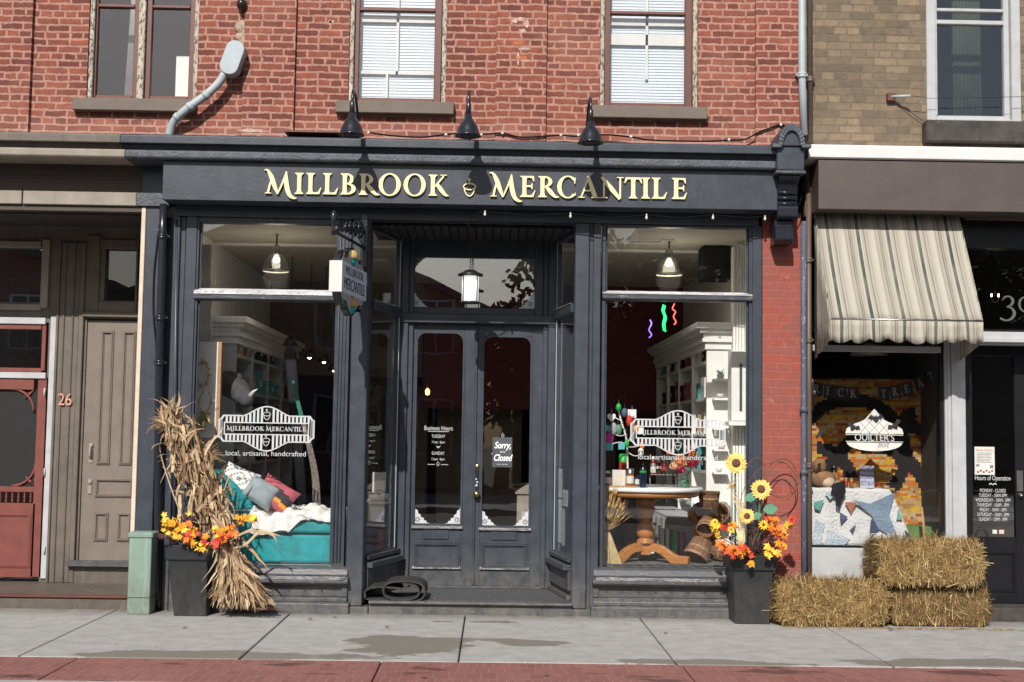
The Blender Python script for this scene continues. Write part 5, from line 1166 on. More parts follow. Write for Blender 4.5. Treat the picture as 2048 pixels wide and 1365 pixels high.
# sunflowers
def sunflower(px, py, Y, r, lab, leaves=(), tilt=.12):
    c = W(px, py, Y); t = thing('sunflower', lab, 'sunflower', (c.x, c.y, PR[2] - .05), 'artificial sunflowers in the right planter')
    q = MB(); n_ = Vector((random.uniform(-.1, .1), -1, tilt)).normalized(); u = Vector((1, 0, 0)); v = n_.cross(u).normalized(); u = v.cross(n_)
    for lay, (np_, L_, off) in enumerate(((18, 1.0, 0), (18, .88, .17))):
        for k in range(np_):
            th = 2 * math.pi * k / np_ + off + random.uniform(-.06, .06); d = u * math.cos(th) + v * math.sin(th); e = n_.cross(d); ll = r * L_ * random.uniform(.92, 1.06); b0 = c + d * r * .32 + n_ * .004 * lay
            w0 = r * .17
            q.add([b0 - e * w0 * .5, b0 + e * w0 * .5, c + d * ll * .72 + e * w0 + n_ * (.008 + .004 * lay), c + d * ll + n_ * random.uniform(-.012, .008), c + d * ll * .72 - e * w0 + n_ * (.008 + .004 * lay)], [(0, 1, 2, 3, 4)], 0)
    q.build('petals', ['petal'], t)
    q = MB(); rm = n_.to_track_quat('Z', 'Y').to_matrix().to_4x4(); q.lathe([(0, .016), (r * .18, .018), (r * .3, .014), (r * .42, .004), (r * .42, -.006), (0, -.008)], c, 22, mat=rm); q.build('flower_disc', 'seed_brown', t)
    q = MB(); q.tube(smooth_path([c + Vector((0, .012, 0)), c + Vector((.0, .03, -.08)), Vector((c.x * .85 + PR[0] * .15, PR[1] - .05, PR[2] - .09))], 5), .008, 8); q.build('stem', 'stem_green', t)
    for (lx, ly, s_, an) in leaves:
        b = W(lx, ly, Y); q = MB(); pr_ = [(0, 0), (.25, .3), (.6, .36), (1, 0), (.6, -.36), (.25, -.3)]
        q.add([b + Vector((s_ * (a * math.cos(an) - b2 * math.sin(an)), -.01 * a, s_ * (a * math.sin(an) + b2 * math.cos(an)))) for a, b2 in pr_], [(0, 1, 2, 3), (0, 3, 4, 5)]); q.build('leaf', 'leaf_green', t)
random.seed(12)
sunflower(1472, 927, -.42, .098, 'tallest of the three sunflowers, pale yellow, against the white shelves')
sunflower(1522, 979, -.45, .092, 'middle height sunflower in front of the brick pier with two broad green leaves', [(1526, 1020, .13, .1), (1512, 990, .11, 3.6)])
sunflower(1494, 1033, -.48, .07, 'smallest and lowest sunflower just above the rim foliage', [(1504, 1036, .09, .4)])
# curly twigs
q = MB(); random.seed(21)
def hoop(pts, r=.004): q.tube(smooth_path([W(a, b_, y) for a, b_, y in pts], 6), r, 5)
hoop([(1505, 1100, -.35), (1515, 1010, -.3), (1530, 960, -.25), (1560, 925, -.2), (1588, 945, -.2), (1588, 980, -.2), (1562, 995, -.22), (1535, 985, -.25)])
hoop([(1508, 1100, -.33), (1530, 1000, -.28), (1535, 940, -.22), (1565, 918, -.18), (1590, 935, -.15), (1594, 975, -.16), (1575, 1000, -.2)], .005)
hoop([(1500, 1100, -.35), (1492, 990, -.3), (1495, 935, -.3), (1515, 915, -.28), (1530, 935, -.28), (1520, 970, -.3), (1508, 950, -.3)])
hoop([(1480, 1090, -.35), (1482, 1000, -.3), (1500, 960, -.28), (1530, 930, -.24), (1570, 925, -.2), (1585, 955, -.2)], .003)
for k in range(16): a = random.uniform(1485, 1545); q.tube([W(1505, 1095, -.38), W((a + 1505) / 2, 1040, -.4), W(a, random.uniform(995, 1030), -.36)], .0022, 4)
tag(q.build('twig_hoop', 'twig'), 'bare curly brown twigs looping over the right planter', 'twigs')
q = MB()
for k in range(9): q.tube([W(1482 + k, 1085, -.42), W(1472 + k * 2, 1010, -.4), W(1462 + k * 1.4, 985 + k % 3 * 4, -.4)], .0025, 4)
for k in range(50): q.ball(W(1464, 972, -.4) + Vector((random.gauss(0, .016), random.gauss(0, .01), random.gauss(0, .018))), .006, 5, 1)
for k in range(7): q.tube([W(1478 + k, 1095, -.45), W(1480 + k * 2 - 6, 1062, -.45)], [.012, .003], 5)
tag(q.build('dried_teasel', ['straw_pale', 'wheat']), 'tall pale dried stalks with a beige teasel head in the right planter', 'dried flower')
# cornstalks
random.seed(31)
cs = thing('cornstalk_bundle', 'tall bundle of dried cornstalks leaning beside the left planter', 'cornstalks', W(480, 1222, -.35))
st = MB(); lf = MB(); ts = MB()
def blade(mb, p0, d, L_, w0, droop, mi, seg=7, wob=.25):
    d = Vector(d).normalized(); side = d.cross(Vector((random.uniform(-.3, .3), -1, random.uniform(-.3, .3)))).normalized(); p = Vector(p0); P = []
    tw = random.uniform(-.6, .6)
    for i in range(seg + 1):
        t = i / seg; w_ = w0 * (math.sin(math.pi * min(1, t * .85 + .15)) ** .7) * (1 - t * .35) + .001
        s_ = side.copy(); s_.rotate(Matrix.Rotation(tw * t * 2, 3, d)); mid = Vector((0, 0, 0)) + d.cross(s_) * w_ * .5
        P.append((p - s_ * w_, p + mid, p + s_ * w_)); p = p + d * (L_ / seg); d = (d + Vector((random.uniform(-wob, wob) * .4, random.uniform(-wob, wob) * .3, -droop / seg + random.uniform(-wob, wob) * .3))).normalized()
    vs = [q_ for tr in P for q_ in tr]; fs = []
    for i in range(seg): a = i * 3; fs += [(a, a + 1, a + 4, a + 3), (a + 1, a + 2, a + 5, a + 4)]
    mb.add(vs, fs, mi, True)
waist = W(452, 1075, -.38)
path_px = [(452, 1080), (425, 1010), (398, 950), (372, 890), (352, 850), (338, 828)]
for k in range(26):
    off = Vector((random.gauss(0, .05), random.gauss(0, .045), random.gauss(0, .01)))
    ptop = random.uniform(.55, 1.0); pts_ = [W(488 + random.uniform(-55, 55), 1219, -.40 + random.uniform(-.06, .16)), waist + off * .45]
    for (a, b_) in path_px[1:2 + int(4 * ptop)]: pts_.append(W(a, b_, -.32) + off * (1.0 + random.uniform(-.2, .3)))
    st.tube(smooth_path(pts_, 4), [random.uniform(.007, .011)] * ((len(pts_) - 1) * 4 + 1), 6, random.choice([0, 0, 1, 2]))
for k in range(380):          # leaves of the upper bundle
    t = random.random(); a = path_px[0][0] + (path_px[-1][0] - path_px[0][0]) * t; b_ = path_px[0][1] + (path_px[-1][1] - path_px[0][1]) * t
    wd = .035 + .05 * math.sin(math.pi * min(1, t * .9 + .1)); p0 = W(a, b_, -.36) + Vector((random.gauss(0, wd), random.gauss(0, .05), random.gauss(0, .03)))
    up_ = random.random() < .45
    d = (random.uniform(-.5, .35), random.uniform(-.25, .1), random.uniform(.5, 1)) if up_ else (random.uniform(-.1, .6), random.uniform(-.3, .1), random.uniform(-1, -.3))
    blade(lf, p0, d, random.uniform(.12, .32), random.uniform(.004, .019), random.uniform(.4, 2.2), random.choice([0, 0, 0, 1, 1, 2]), 8, .8)
for k in range(330):          # skirt below the tie
    b0 = waist + Vector((random.gauss(0, .035), random.uniform(-.06, .03), random.uniform(-.08, .05)))
    e_ = W(488 + random.uniform(-58, 62), 1219, -.44 + random.uniform(-.03, .1)); t0 = random.uniform(0, .7); p0 = b0.lerp(e_, t0); d = (e_ - b0)
    L_ = min(d.length * (1 - t0), random.uniform(.15, .45)); blade(lf, p0, d, L_, random.uniform(.005, .020), random.uniform(-.25, .2), random.choice([0, 1, 1, 0, 0, 2]), 8, .75)
for pts_ in ([(455, 1085), (500, 1062), (545, 1070), (556, 1100)], [(450, 1100), (490, 1090), (520, 1065), (560, 1072)], [(440, 1020), (450, 975), (462, 950), (458, 1000)], [(330, 860), (320, 900), (345, 985), (368, 1040)]):
    P_ = smooth_path([W(a, b_, -.42) for a, b_ in pts_], 6)
    vs = []; n2 = len(P_)
    for i, p_ in enumerate(P_): w_ = .014 * math.sin(math.pi * (i + .6) / (n2 + .3)) + .002; vs += [p_ + Vector((0, 0, w_)), p_ + Vector((0, -.008, 0)), p_ - Vector((0, 0, w_))]
    lf.add(vs, [f for i in range(n2 - 1) for f in ((i * 3, i * 3 + 1, i * 3 + 4, i * 3 + 3), (i * 3 + 1, i * 3 + 2, i * 3 + 5, i * 3 + 4))], 1, True)
for (cx3, cy3, n3) in ((328, 838, 70), (345, 850, 50), (418, 905, 46), (375, 872, 36), (400, 935, 24)):
    b = W(cx3, cy3 + 14, -.34)
    for k in range(n3):
        ang = random.gauss(R(105), .75) if cx3 < 400 else random.gauss(R(55), .7); L_ = random.uniform(.06, .16); d = Vector((math.cos(ang), random.uniform(-.5, .3), math.sin(ang)))
        p1 = b + d * L_ * .6; p2 = p1 + (d + Vector((random.uniform(-.3, .3), 0, -.6))).normalized() * L_ * .5; ts.tube([b, p1, p2], [.003, .0035, .0012], 4)
for k in range(14): 
    p0 = W(535 + random.uniform(-12, 18), 1219, -.46); blade(lf, p0, (random.uniform(-1, 1), -.2, .1), .07, .009, .2, 2, 4)
st.build('stalk', ['husk_tan', 'husk_pale', 'husk_brown'], cs); lf.build('husk_leaves', ['husk_tan', 'husk_pale', 'husk_brown'], cs); ts.build('tassel', 'husk_tan', cs)
q = MB(); q.tube([waist + Vector((.055 * math.cos(R(t)), .05 * math.sin(R(t)), .012 * math.cos(R(t)))) for t in range(0, 361, 30)], .005, 5); q.build('twine', 'twig', cs)
# hay bales
def bale(pa, pb, pt, pbm, Y, dep, seed, lab, pal=(0, 0, 0, 1, 2, 2), vert=.5):
    random.seed(seed); x0, x1 = X(pa, (pt + pbm) / 2, Y), X(pb, (pt + pbm) / 2, Y); z1 = Z((pa + pb) / 2, pt, Y); z0 = Z((pa + pb) / 2, pbm, Y)
    L_, H_ = x1 - x0, z1 - z0; c = Vector(((x0 + x1) / 2, Y + dep / 2, max(z0, .0) + H_ / 2))
    t = thing('hay_bale', lab, 'hay bale', (c.x, c.y, c.z - H_ / 2), 'hay bales stacked beside the quilt shop door')
    core = MB(); nx3, nz3 = 22, 8
    # lumpy core
    vs = []; fs = []; g_ = {}
    def vid(i, j, k):
        if (i, j, k) not in g_:
            u, v_, w_ = i / 14 * 2 - 1, j / 6 * 2 - 1, k / 6 * 2 - 1
            rd = 1 - .07 * (abs(u) ** 9 * abs(v_) ** 4 + abs(u) ** 9 * abs(w_) ** 4 + abs(v_) ** 6 * abs(w_) ** 6)
            jit = random.uniform(-.008, .008)
            vs.append((c.x + u * L_ * .485 * rd + jit, c.y + v_ * dep * .48 * rd + jit, c.z + w_ * H_ * .47 * rd + jit)); g_[(i, j, k)] = len(vs) - 1
        return g_[(i, j, k)]
    for i in range(14):
        for j in range(6):
            for k in (0, 6): f = [vid(i, j, k), vid(i + 1, j, k), vid(i + 1, j + 1, k), vid(i, j + 1, k)]; fs.append(f if k else f[::-1])
        for k in range(6):
            for j in (0, 6): f = [vid(i, j, k), vid(i + 1, j, k), vid(i + 1, j, k + 1), vid(i, j, k + 1)]; fs.append(f[::-1] if j else f)
    for j in range(6):
        for k in range(6):
            for i in (0, 14): f = [vid(i, j, k), vid(i, j + 1, k), vid(i, j + 1, k + 1), vid(i, j, k + 1)]; fs.append(f if i else f[::-1])
    core.add(vs, fs, 0, True); core.build('hay_core', 'hay_core', t)
    s = MB(); n3 = 11000
    V = []; Fc = []; Mi = []
    for k in range(n3):
        f = random.random()
        u, v_, w_ = random.uniform(-1, 1), random.uniform(-1, 1), random.uniform(-1, 1)
        if f < .62: v_ = -1; nrm = Vector((0, -1, 0))
        elif f < .80: w_ = 1; nrm = Vector((0, 0, 1))
        elif f < .90: u = -1; nrm = Vector((-1, 0, 0))
        else: u = 1; nrm = Vector((1, 0, 0))
        rd = 1 - .07 * (abs(u) ** 9 * abs(v_) ** 4 + abs(u) ** 9 * abs(w_) ** 4 + abs(v_) ** 6 * abs(w_) ** 6)
        p = Vector((c.x + u * L_ * .485 * rd, c.y + v_ * dep * .48 * rd, c.z + w_ * H_ * .47 * rd)) + nrm * (random.uniform(-.012, .014) + .008 * math.sin(u * 9 + w_ * 5) + .006 * math.sin(u * 23 + v_ * 11))
        if random.random() < vert: d = Vector((random.gauss(0, .25), random.gauss(0, .15), 1 if random.random() < .5 else -1))
        else: d = Vector((random.gauss(0, 1), random.gauss(0, .4), random.gauss(0, .8)))
        d = d - nrm * d.dot(nrm) * .85 + nrm * random.uniform(.0, .3); d.normalize(); ln = random.uniform(.03, .12) * (1.5 if random.random() < .1 else 1)
        sd_ = d.cross(nrm); 
        if sd_.length < .01: continue
        sd_.normalize(); w2 = random.uniform(.0009, .0019); big_ = random.random() < .03; ln *= 1.7 if big_ else 1; w2 *= 1.6 if big_ else 1; a = p - d * ln / 2 ; b_ = p + d * ln / 2 + nrm * random.uniform(0, .012)
        if b_.z < .004: b_.z = .004
        if a.z < .004: a.z = .004
        i0 = len(V); V += [a - sd_ * w2, a + sd_ * w2, b_ + sd_ * w2, b_ - sd_ * w2]; Fc.append((i0, i0 + 1, i0 + 2, i0 + 3)); Mi.append(3 if big_ else random.choice(pal))
    s.v = V; s.f = Fc; s.m = Mi; s.sm = [False] * len(Fc); s.build('straw', ['hay_a', 'hay_b', 'hay_c', 'hay_straw'], t)
    return t, c, L_, H_
bale(1546, 1786, 1163, 1252, -.50, .40, 1, 'hay bale on the sidewalk next to the black planter, open end to the left', vert=.35)
bale(1774, 1988, 1180, 1249, -.41, .38, 2, 'lower right hay bale, carrying the raised bale', pal=(0, 0, 2, 2, 2, 2), vert=.8)
bale(1750, 1976, 1083, 1171, -.51, .44, 3, 'raised hay bale resting across the lower ones', vert=.45)
random.seed(8); q = MB()
for k in range(420):
    px = random.uniform(1560, 2040); x_, y_ = X(px, 1245, -.5), -.5 - abs(random.gauss(0, .05)); a = random.uniform(0, 3.14); l_ = random.uniform(.02, .06)
    q.add([(x_, y_, .004 + random.uniform(0, .006)), (x_ + .002, y_ + .001, .004), (x_ + l_ * math.cos(a), y_ - l_ * math.sin(a) * .5, .005), (x_ + l_ * math.cos(a) - .002, y_ - l_ * math.sin(a) * .5, .007)], [(0, 1, 2, 3)], k % 3)
o = q.build('loose_straw', ['hay_a', 'hay_b', 'hay_c']); o['kind'] = 'stuff'; o['label'] = 'loose straw scattered along the foot of the hay bales'
# a few fallen leaves on the sidewalk
random.seed(44)
for k, (px, py) in enumerate(((668, 1236), (772, 1257), (620, 1241), (1012, 1245), (848, 1356), (1090, 1352), (1145, 1228), (865, 1188), (1700, 1285), (1780, 1262), (370, 1258), (1330, 1268))):
    d_ = CR @ Vector(((px - CX) / F, -(py - CY) / F, -1)); t_ = -EYE / d_.z; p = CP + d_ * t_; p.z = .012 if py != 1188 else .128
    if py == 1188: p = W(865, 1192, .05); p.z = .125
    q = MB(); maple(q, p, (random.uniform(-.2, .2), random.uniform(-.2, .2), 1), .035, random.uniform(0, 6), 0)
    where = ['left of the entrance', 'below the entrance step', 'near the left bulkhead', 'below the right door', 'on the brick paving left of centre', 'on the brick paving right of centre', 'beside the right plinth', 'on the entrance step', 'below the hay bales', 'near the middle bale', 'below the left planter', 'below the right window'][k]
    tag(q.build('fallen_leaf', 'husk_brown' if k not in (6, 7) else 'leaf_yellow'), ('dry brown' if k not in (6, 7) else 'yellow') + ' fallen leaf ' + where, 'leaf', 'fallen leaves on the pavement')
# awning
def awning_mat():
    m, t, b = nodes('awning_stripe'); uv = N(t, 'TexCoord'); sep = N(t, 'SeparateXYZ'); t.links.new(uv.outputs['UV'], sep.inputs[0])
    mu = N(t, 'Math', operation='MULTIPLY'); mu.inputs[1].default_value = 4.85; t.links.new(sep.outputs[0], mu.inputs[0])
    ad = N(t, 'Math', operation='ADD'); ad.inputs[1].default_value = .78; t.links.new(mu.outputs[0], ad.inputs[0])
    fr = N(t, 'Math', operation='FRACT'); t.links.new(ad.outputs[0], fr.inputs[0])
    cr = (.33, .305, .25); gn = (.055, .062, .055); br = (.15, .13, .105); wh = (.44, .42, .36)
    r = ramp(t, fr.outputs[0], [(0, cr), (.05, wh), (.085, gn), (.175, gn), (.19, wh), (.235, cr), (.30, cr), (.31, br), (.335, br), (.345, cr), (.41, cr), (.42, br), (.432, cr), (.62, wh), (.70, cr), (.71, br), (.73, cr), (.80, cr), (.81, br), (.84, br), (.85, cr), (.90, br), (.915, cr)])
    r_ = t.nodes[-1]; r_.color_ramp.interpolation = 'LINEAR'
    v = mapping(t); c = mix(t, ramp(t, noise(t, v, 3, 4), [(.35, .35), (.6, 0.0)]), r, (.36, .33, .27)); t.links.new(c, b.inputs['Base Color']); b.inputs['Roughness'].default_value = .9
    bump(t, b, noise(t, mapping(t, (1, 1, .3)), 7, 4), .5, .03)
    MATS['awning_stripe'] = m
awning_mat()
aw = thing('awning', 'striped cream and dark green fabric awning over the quilt shop window', 'awning', (3.5, .0, 3.5))
A0, A1 = X(1629, 428, -.03), X(1917, 430, -.03); At = Z(1770, 424, -.03); Ay = -.58; Ab = Z(1800, 640, Ay); Av = Z(1800, 682, Ay)
def uvgrid(nm, fn, nu, nv, u0=0, u1=1):
    vs = []; fs = []; 
    for j in range(nv + 1):
        for i in range(nu + 1): vs.append(fn(i / nu, j / nv))
    for j in range(nv):
        for i in range(nu): a = j * (nu + 1) + i; fs.append((a, a + 1, a + nu + 2, a + nu + 1))
    mb = MB(); mb.add(vs, fs, 0, True); o = mb.build(nm, 'awning_stripe', aw, solid=.004)
    uv = o.data.uv_layers.new(name='UVMap')
    for l in o.data.loops: vi = l.vertex_index; i = vi % (nu + 1); uv.data[l.index].uv = (u0 + (u1 - u0) * i / nu, 0)
    return o
random.seed(3)
sag = lambda u, v: .03 * math.sin(math.pi * v) + .010 * math.sin(u * 31) * v + .006 * math.sin(u * 67 + v * 9) * v * (1.2 - v)
uvgrid('awning_top', lambda u, v: (A0 + (A1 - A0) * u, -.03 + (Ay + .03) * v + sag(u, v) * .5, At + (Ab - At) * v - sag(u, v)), 60, 12)
def val(u, v):
    sc_ = .034 * abs(math.sin(u * math.pi * 8)) + .008 * math.sin(u * 13); return (A0 + (A1 - A0) * u, Ay + (.02 * math.sin(u * 40) + .012 * math.sin(u * 91)) * v, Ab + (Av - Ab - .0 + sc_ * -1 + .012) * v)
uvgrid('valance', val, 160, 3)
uvgrid('awning_side', lambda u, v: (A0 + .01 * math.sin(u * 20), -.03 + (Ay + .03) * u, At + (Ab - At) * u - (Ab - Av + .0) * v - (1 - u) * v * .0 + v * (1 - u) * -(At - Av - .05) ), 12, 3, .0, .35)
uvgrid('awning_side', lambda u, v: (A1, -.03 + (Ay + .03) * u, At + (Ab - At) * u - (Ab - Av) * v - v * (1 - u) * (At - Av - .05)), 12, 3, .0, .35)
q = MB(); q.tube([(A0, Ay, Ab), (A1, Ay, Ab)], .008, 6); q.tube([(A0 + .01, Ay, Ab), (A0 + .01, .03, Ab - .05)], .009, 6); q.tube([(A1 - .01, Ay, Ab), (A1 - .01, .03, Ab - .05)], .009, 6); q.build('awning_frame', 'metal', aw)
# little bracket + wire on the tan wall
t_ = thing('wall_bracket', 'small rusty bracket with a slack wire on the tan brick wall', 'bracket', W(1800, 192, -.05))
q = MB(); q.tube([W(1778, 194, -.0), W(1822, 192, -.10)], .012, 8); q.build('arm', 'pale_grey_pipe', t_); q = MB(); q.box(X(1774, 194, 0), X(1790, 194, 0), -.02, .028, Z(1780, 202, 0), Z(1780, 187, 0)); q.build('rusty_plate', 'brown_window', t_)
q = MB(); q.tube([W(1822, 192, -.1), W(1860, 197, -.1), W(1950, 196, -.1), W(2120, 192, -.1)], .0025, 5); q.tube([W(1788, 200, -.0), W(1846, 243, -.0)], .003, 5); q.build('wire', 'black_metal', t_)
# ================================================================ INSIDE THE MERCANTILE
ZD = zL(1350, 1133) - .02; ZDL = ZG - .02
def px_poly(pts, Y): return [(X(a, b_, Y), Z(a, b_, Y)) for a, b_ in pts]
def obj1(mb, name, m, lab, cat, group=None, **k): return tag(mb.build(name, m, **k), lab, cat, group)
# chaise longue
ch = thing('chaise_longue', 'teal velvet chaise longue in the left display window', 'chaise', (X(600, 1100, .6), .6, ZDL))
y0, y1 = .28, .98
q = MB(); q.box(X(478, 1100, y0), X(700, 1100, y0), y0, y1, ZDL + .01, Z(600, 1070, y0)); q.build('base', 'teal', ch, bevel=.025, segs=3)
q = MB(); q.box(X(500, 1052, y0), X(704, 1052, y0), y0 - .02, y1, Z(600, 1067, y0), Z(600, 1040, y0)); q.build('seat_cushion', 'teal', ch, bevel=.035, segs=4)
q = MB(); q.prism(px_poly([(410, 1068), (408, 960), (418, 938), (440, 944), (470, 968), (500, 1000), (512, 1040), (512, 1068)], y0 + .02), y0 + .02, y1); q.build('backrest', 'teal', ch, bevel=.03, segs=3)
q = MB()
for k in range(22): q.ball((X(462 + k * 2.2, 1020, y0 - .0), y0 - .0, Z(480, 1021, y0)), (.004, .005, .009), 6)
q.build('bead_trim', 'knit', ch)
# knit throw
def throw():
    vs = []; fs = []; nu, nv = 70, 46; random.seed(5)
    for j in range(nv + 1):
        for i in range(nu + 1):
            u, v = i / nu, j / nv; x = X(503, 1030, .3) + (X(700, 1030, .3) - X(503, 1030, .3)) * u
            drop_y = 1066 + 5 * math.sin(u * 14) if u < .38 else 1066 - (u - .38) * 190
            drop_y = max(drop_y, 1040 + 3 * math.sin(u * 18)); zt = Z(600, 1035, .3) + .012
            Lt = .5; zb_ = Z(560, drop_y, .25)
            lump = .016 * math.sin(u * 46 + v * 5) + .014 * math.sin(v * 30 + u * 9) + .02 * math.sin(u * 17 - v * 8) + .03 * math.exp(-((u - .75) / .2) ** 2 - ((v - .3) / .2) ** 2) + .02 * math.sin(u * 11 + 2)
            if v < .6: y = y1 - .05 - (y1 - y0 - .03) * (v / .6); z = zt + .02 + lump + (.05 * (1 - v / .6) if u < .4 else 0)
            else: w_ = (v - .6) / .4; y = y0 - .045 - .012 * math.sin(u * 40); z = zt + lump * (1 - w_) + (zb_ - zt) * w_
            vs.append((x, y, z))
    for j in range(nv):
        for i in range(nu): a = j * (nu + 1) + i; fs.append((a, a + 1, a + nu + 2, a + nu + 1))
    return MB().add(vs, fs, 0, True)
obj1(throw(), 'knit_throw', 'knit', 'chunky cream knitted throw draped over the teal chaise seat', 'blanket', solid=.02)
def pillow(px, py, Y, w_, h_, tilt, m, lab, lean=20, extra=None):
    mb = MB(); n = 14; vs = []; fs = []
    for s_ in (-1, 1):
        for j in range(n + 1):
            for i in range(n + 1):
                u, v = i / n * 2 - 1, j / n * 2 - 1; th = .5 * (max(0, (1 - u ** 4)) * max(0, (1 - v ** 4))) ** .55; k = 1 - .08 * (1 - abs(u * v))
                vs.append((u * w_ / 2 * (1 - .07 * (1 - v * v)), s_ * th * .13, v * h_ / 2 * (1 - .07 * (1 - u * u))))
        b = (n + 1) ** 2 * (0 if s_ < 0 else 1)
        for j in range(n):
            for i in range(n): a = b + j * (n + 1) + i; f = (a, a + 1, a + n + 2, a + n + 1); fs.append(f if s_ < 0 else f[::-1])
    mi = []; mb.add(vs, fs, 0, True)
    if extra:
        for fi, f in enumerate(fs):
            c_ = [sum(vs[v][k] for v in f) / 4 for k in (0, 2)]; mb.m[fi] = extra(c_[0] / w_ * 2, c_[1] / h_ * 2)
    mb.xf(Matrix.Translation(W(px, py, Y)) @ Matrix.Rotation(R(tilt), 4, 'Y') @ Matrix.Rotation(R(-lean), 4, 'X'))
    return obj1(mb, 'pillow', m, lab, 'pillow', 'pillows on the teal chaise')
M('pillow_blue', (.28, .33, .35), .9, .15, 14, .4); M('pillow_pink', (.45, .11, .13), .9, .2, 14, .4); M('pillow_black', (.05, .04, .05), .9, .2, 14, .4)
pillow(438, 962, .5, .26, .2, -15, 'grey_fur', 'small grey fluffy pillow at the raised end of the chaise')
pillow(478, 962, .42, .33, .26, 22, ['knit', 'grey_fur'], 'white pillow with grey pattern near the raised end of the chaise', extra=lambda u, v: 1 if (abs(u) + abs(v)) % .5 < .14 else 0)
pillow(522, 985, .36, .30, .24, 30, 'pillow_blue', 'plain grey blue pillow in the middle of the chaise')
pillow(553, 990, .42, .36, .26, 32, ['pillow_pink', 'pillow_black', 'leaf_gold'], 'pink pillow with black and gold zigzags on the chaise', extra=lambda u, v: 1 if abs(v + .3 * abs(u) - .1) < .3 else (2 if abs(v + .3 * abs(u) + .35) < .12 else 0))
# leaning white board with wood edge, wreath, gold deer
by = .42; bd_ = thing('display_board', 'tall pale board with a wooden edge at the left of the left window', 'board', (X(415, 870, by), by, Z(415, 876, by)))
MB().box(X(378, 780, by), X(434, 780, by), by, by + .05, Z(415, 876, by), Z(415, 684, by)).build('panel', 'ivory_int', bd_, bevel=.003)
MB().box(X(434, 780, by), X(441, 780, by), by - .005, by + .06, Z(415, 876, by), Z(415, 684, by)).build('edge_strip', 'wood_light', bd_, bevel=.002)
cz = MB(); 
for k in range(5): cz.tube([W(398 + k * 5, 876, .9), W(402 + k * 4.6, 600, .9), W(402 + k * 4.6, 490, .9)], .018, 8)
M('curtain_stripe', (.42, .42, .40), .9, .2, 8, .2); obj1(cz, 'curtain', 'curtain_stripe', 'pale striped curtain behind the board at the far left of the shop window', 'curtain')
cz = MB(); cz.tube(smooth_path([W(430, 555, .4), W(428, 575, .4), W(420, 620, .4), W(408, 650, .4), W(398, 648, .4)], 5), .006, 6); obj1(cz, 'gold_ribbon', 'gold_tinsel', 'curling gold ribbon hanging at the left edge of the window', 'ribbon')
random.seed(7); q = MB(); wc = W(405, 748, by - .05)
for k in range(150):
    th = random.uniform(0, 6.28); b = wc + Vector((.055 * math.cos(th), 0, .11 * math.sin(th))); d = Vector((random.gauss(0, 1), random.gauss(-.3, .6), random.gauss(0, 1))).normalized()
    q.tube([b, b + d * random.uniform(.02, .055)], [.004, .001], 4)
obj1(q, 'tinsel_wreath', 'gold_tinsel', 'spiky gold tinsel wreath hanging on the pale board', 'wreath')
dc = W(410, 835, by - .07); t_ = thing('deer_ornament', 'gold deer head ornament on the pale board below the wreath', 'ornament', dc)
q = MB(); q.tube([dc + Vector(v) for v in ((-.05, .03, -.10), (-.03, .01, -.03), (.0, -.02, .02), (.03, -.04, -.01), (.06, -.05, -.05), (.07, -.055, -.065))], [.045, .04, .036, .028, .018, .012], 12); q.build('head', 'gold_tinsel', t_)
for s_ in (-1, 1):
    q = MB(); q.tube(smooth_path([dc + Vector(v) for v in ((s_ * .012, .0, .05), (s_ * .05 - .01, 0, .10), (s_ * .05, 0, .18), (s_ * .02, 0, .24))], 4), .006, 6); q.tube([dc + Vector((s_ * .045, 0, .12)), dc + Vector((s_ * .09, -.02, .16))], .004, 5); q.build('antler', 'gold_tinsel', t_)
    q = MB(); q.ball(dc + Vector((s_ * .035, .01, .035)), (.025, .006, .012), 8); q.build('ear', 'gold_tinsel', t_)
# rhino head mount
rc = W(478, 782, .75); t_ = thing('rhino_head', 'grey toy rhino head mounted on the shelf end facing right', 'ornament', rc)
q = MB(); q.tube(smooth_path([W(455, 768, 1.0), W(466, 774, .86), W(478, 783, .74), W(488, 794, .66), W(497, 803, .6), (W(503, 808, .58))], 4), [.13, .128, .125, .12, .118, .115, .113, .11, .108, .105, .10, .095, .09, .085, .08, .076, .07, .062, .052, .04, .02][:21], 16); q.build('head', 'rhino_grey', t_)
q = MB(); a = W(499, 794, .58); q.tube([a, a + Vector((.04, -.02, .05)), a + Vector((.08, -.03, .075))], [.024, .014, .002], 8); q.build('horn', 'horn', t_)
q = MB(); a = W(490, 787, .62); q.tube([a, a + Vector((.012, -.02, .05))], [.016, .002], 8); q.build('horn', 'rhino_grey', t_)
for p_ in (W(478, 757, .78), W(462, 752, .85)):
    q = MB(); q.ball(p_, (.03, .012, .05), 10); q.build('ear', 'rhino_grey', t_)
# bookcases (left and right), crown on top, shelves facing the middle of the room
def bookcase(x_out, x_in, yf, yb, ztop_, lab, m, m2):
    t = thing('bookcase', lab, 'bookcase', ((x_out + x_in) / 2, (yf + yb) / 2, ZF)); s = 1 if x_in > x_out else -1
    q = MB(); q.box(x_out, x_in, yf, yf + .04, ZF, ztop_); q.box(x_out, x_out + s * .03, yf + .041, yb, ZF, ztop_)
    n = 4
    for k in range(1, n + 1): y = yf + (yb - yf) * k / n; q.box(x_out + s * .031, x_in, y - .04, y, ZF, ztop_)
    q.build('upright', m, t, bevel=.003)
    q = MB()
    for k in range(6): z = ZF + .35 + k * .36; q.box(x_out + s * .031, x_in - s * .01, yf + .041, yb - .041, z, z + .03)
    q.build('shelf', m, t)
    q = MB(); st_ = [(.0, .0), (.03, .07), (.0 + .02, .11), (.06, .16), (.10, .20)]
    for (o_, z_), (o2, z2) in zip(st_, st_[1:] + [(.12, .26)]): q.box(x_out, x_in + s * (o_ + .02), yf - o_ - .02, yb, ztop_ + z_ + .001, ztop_ + z2)
    q.build('crown', m2, t, bevel=.004)
    return t
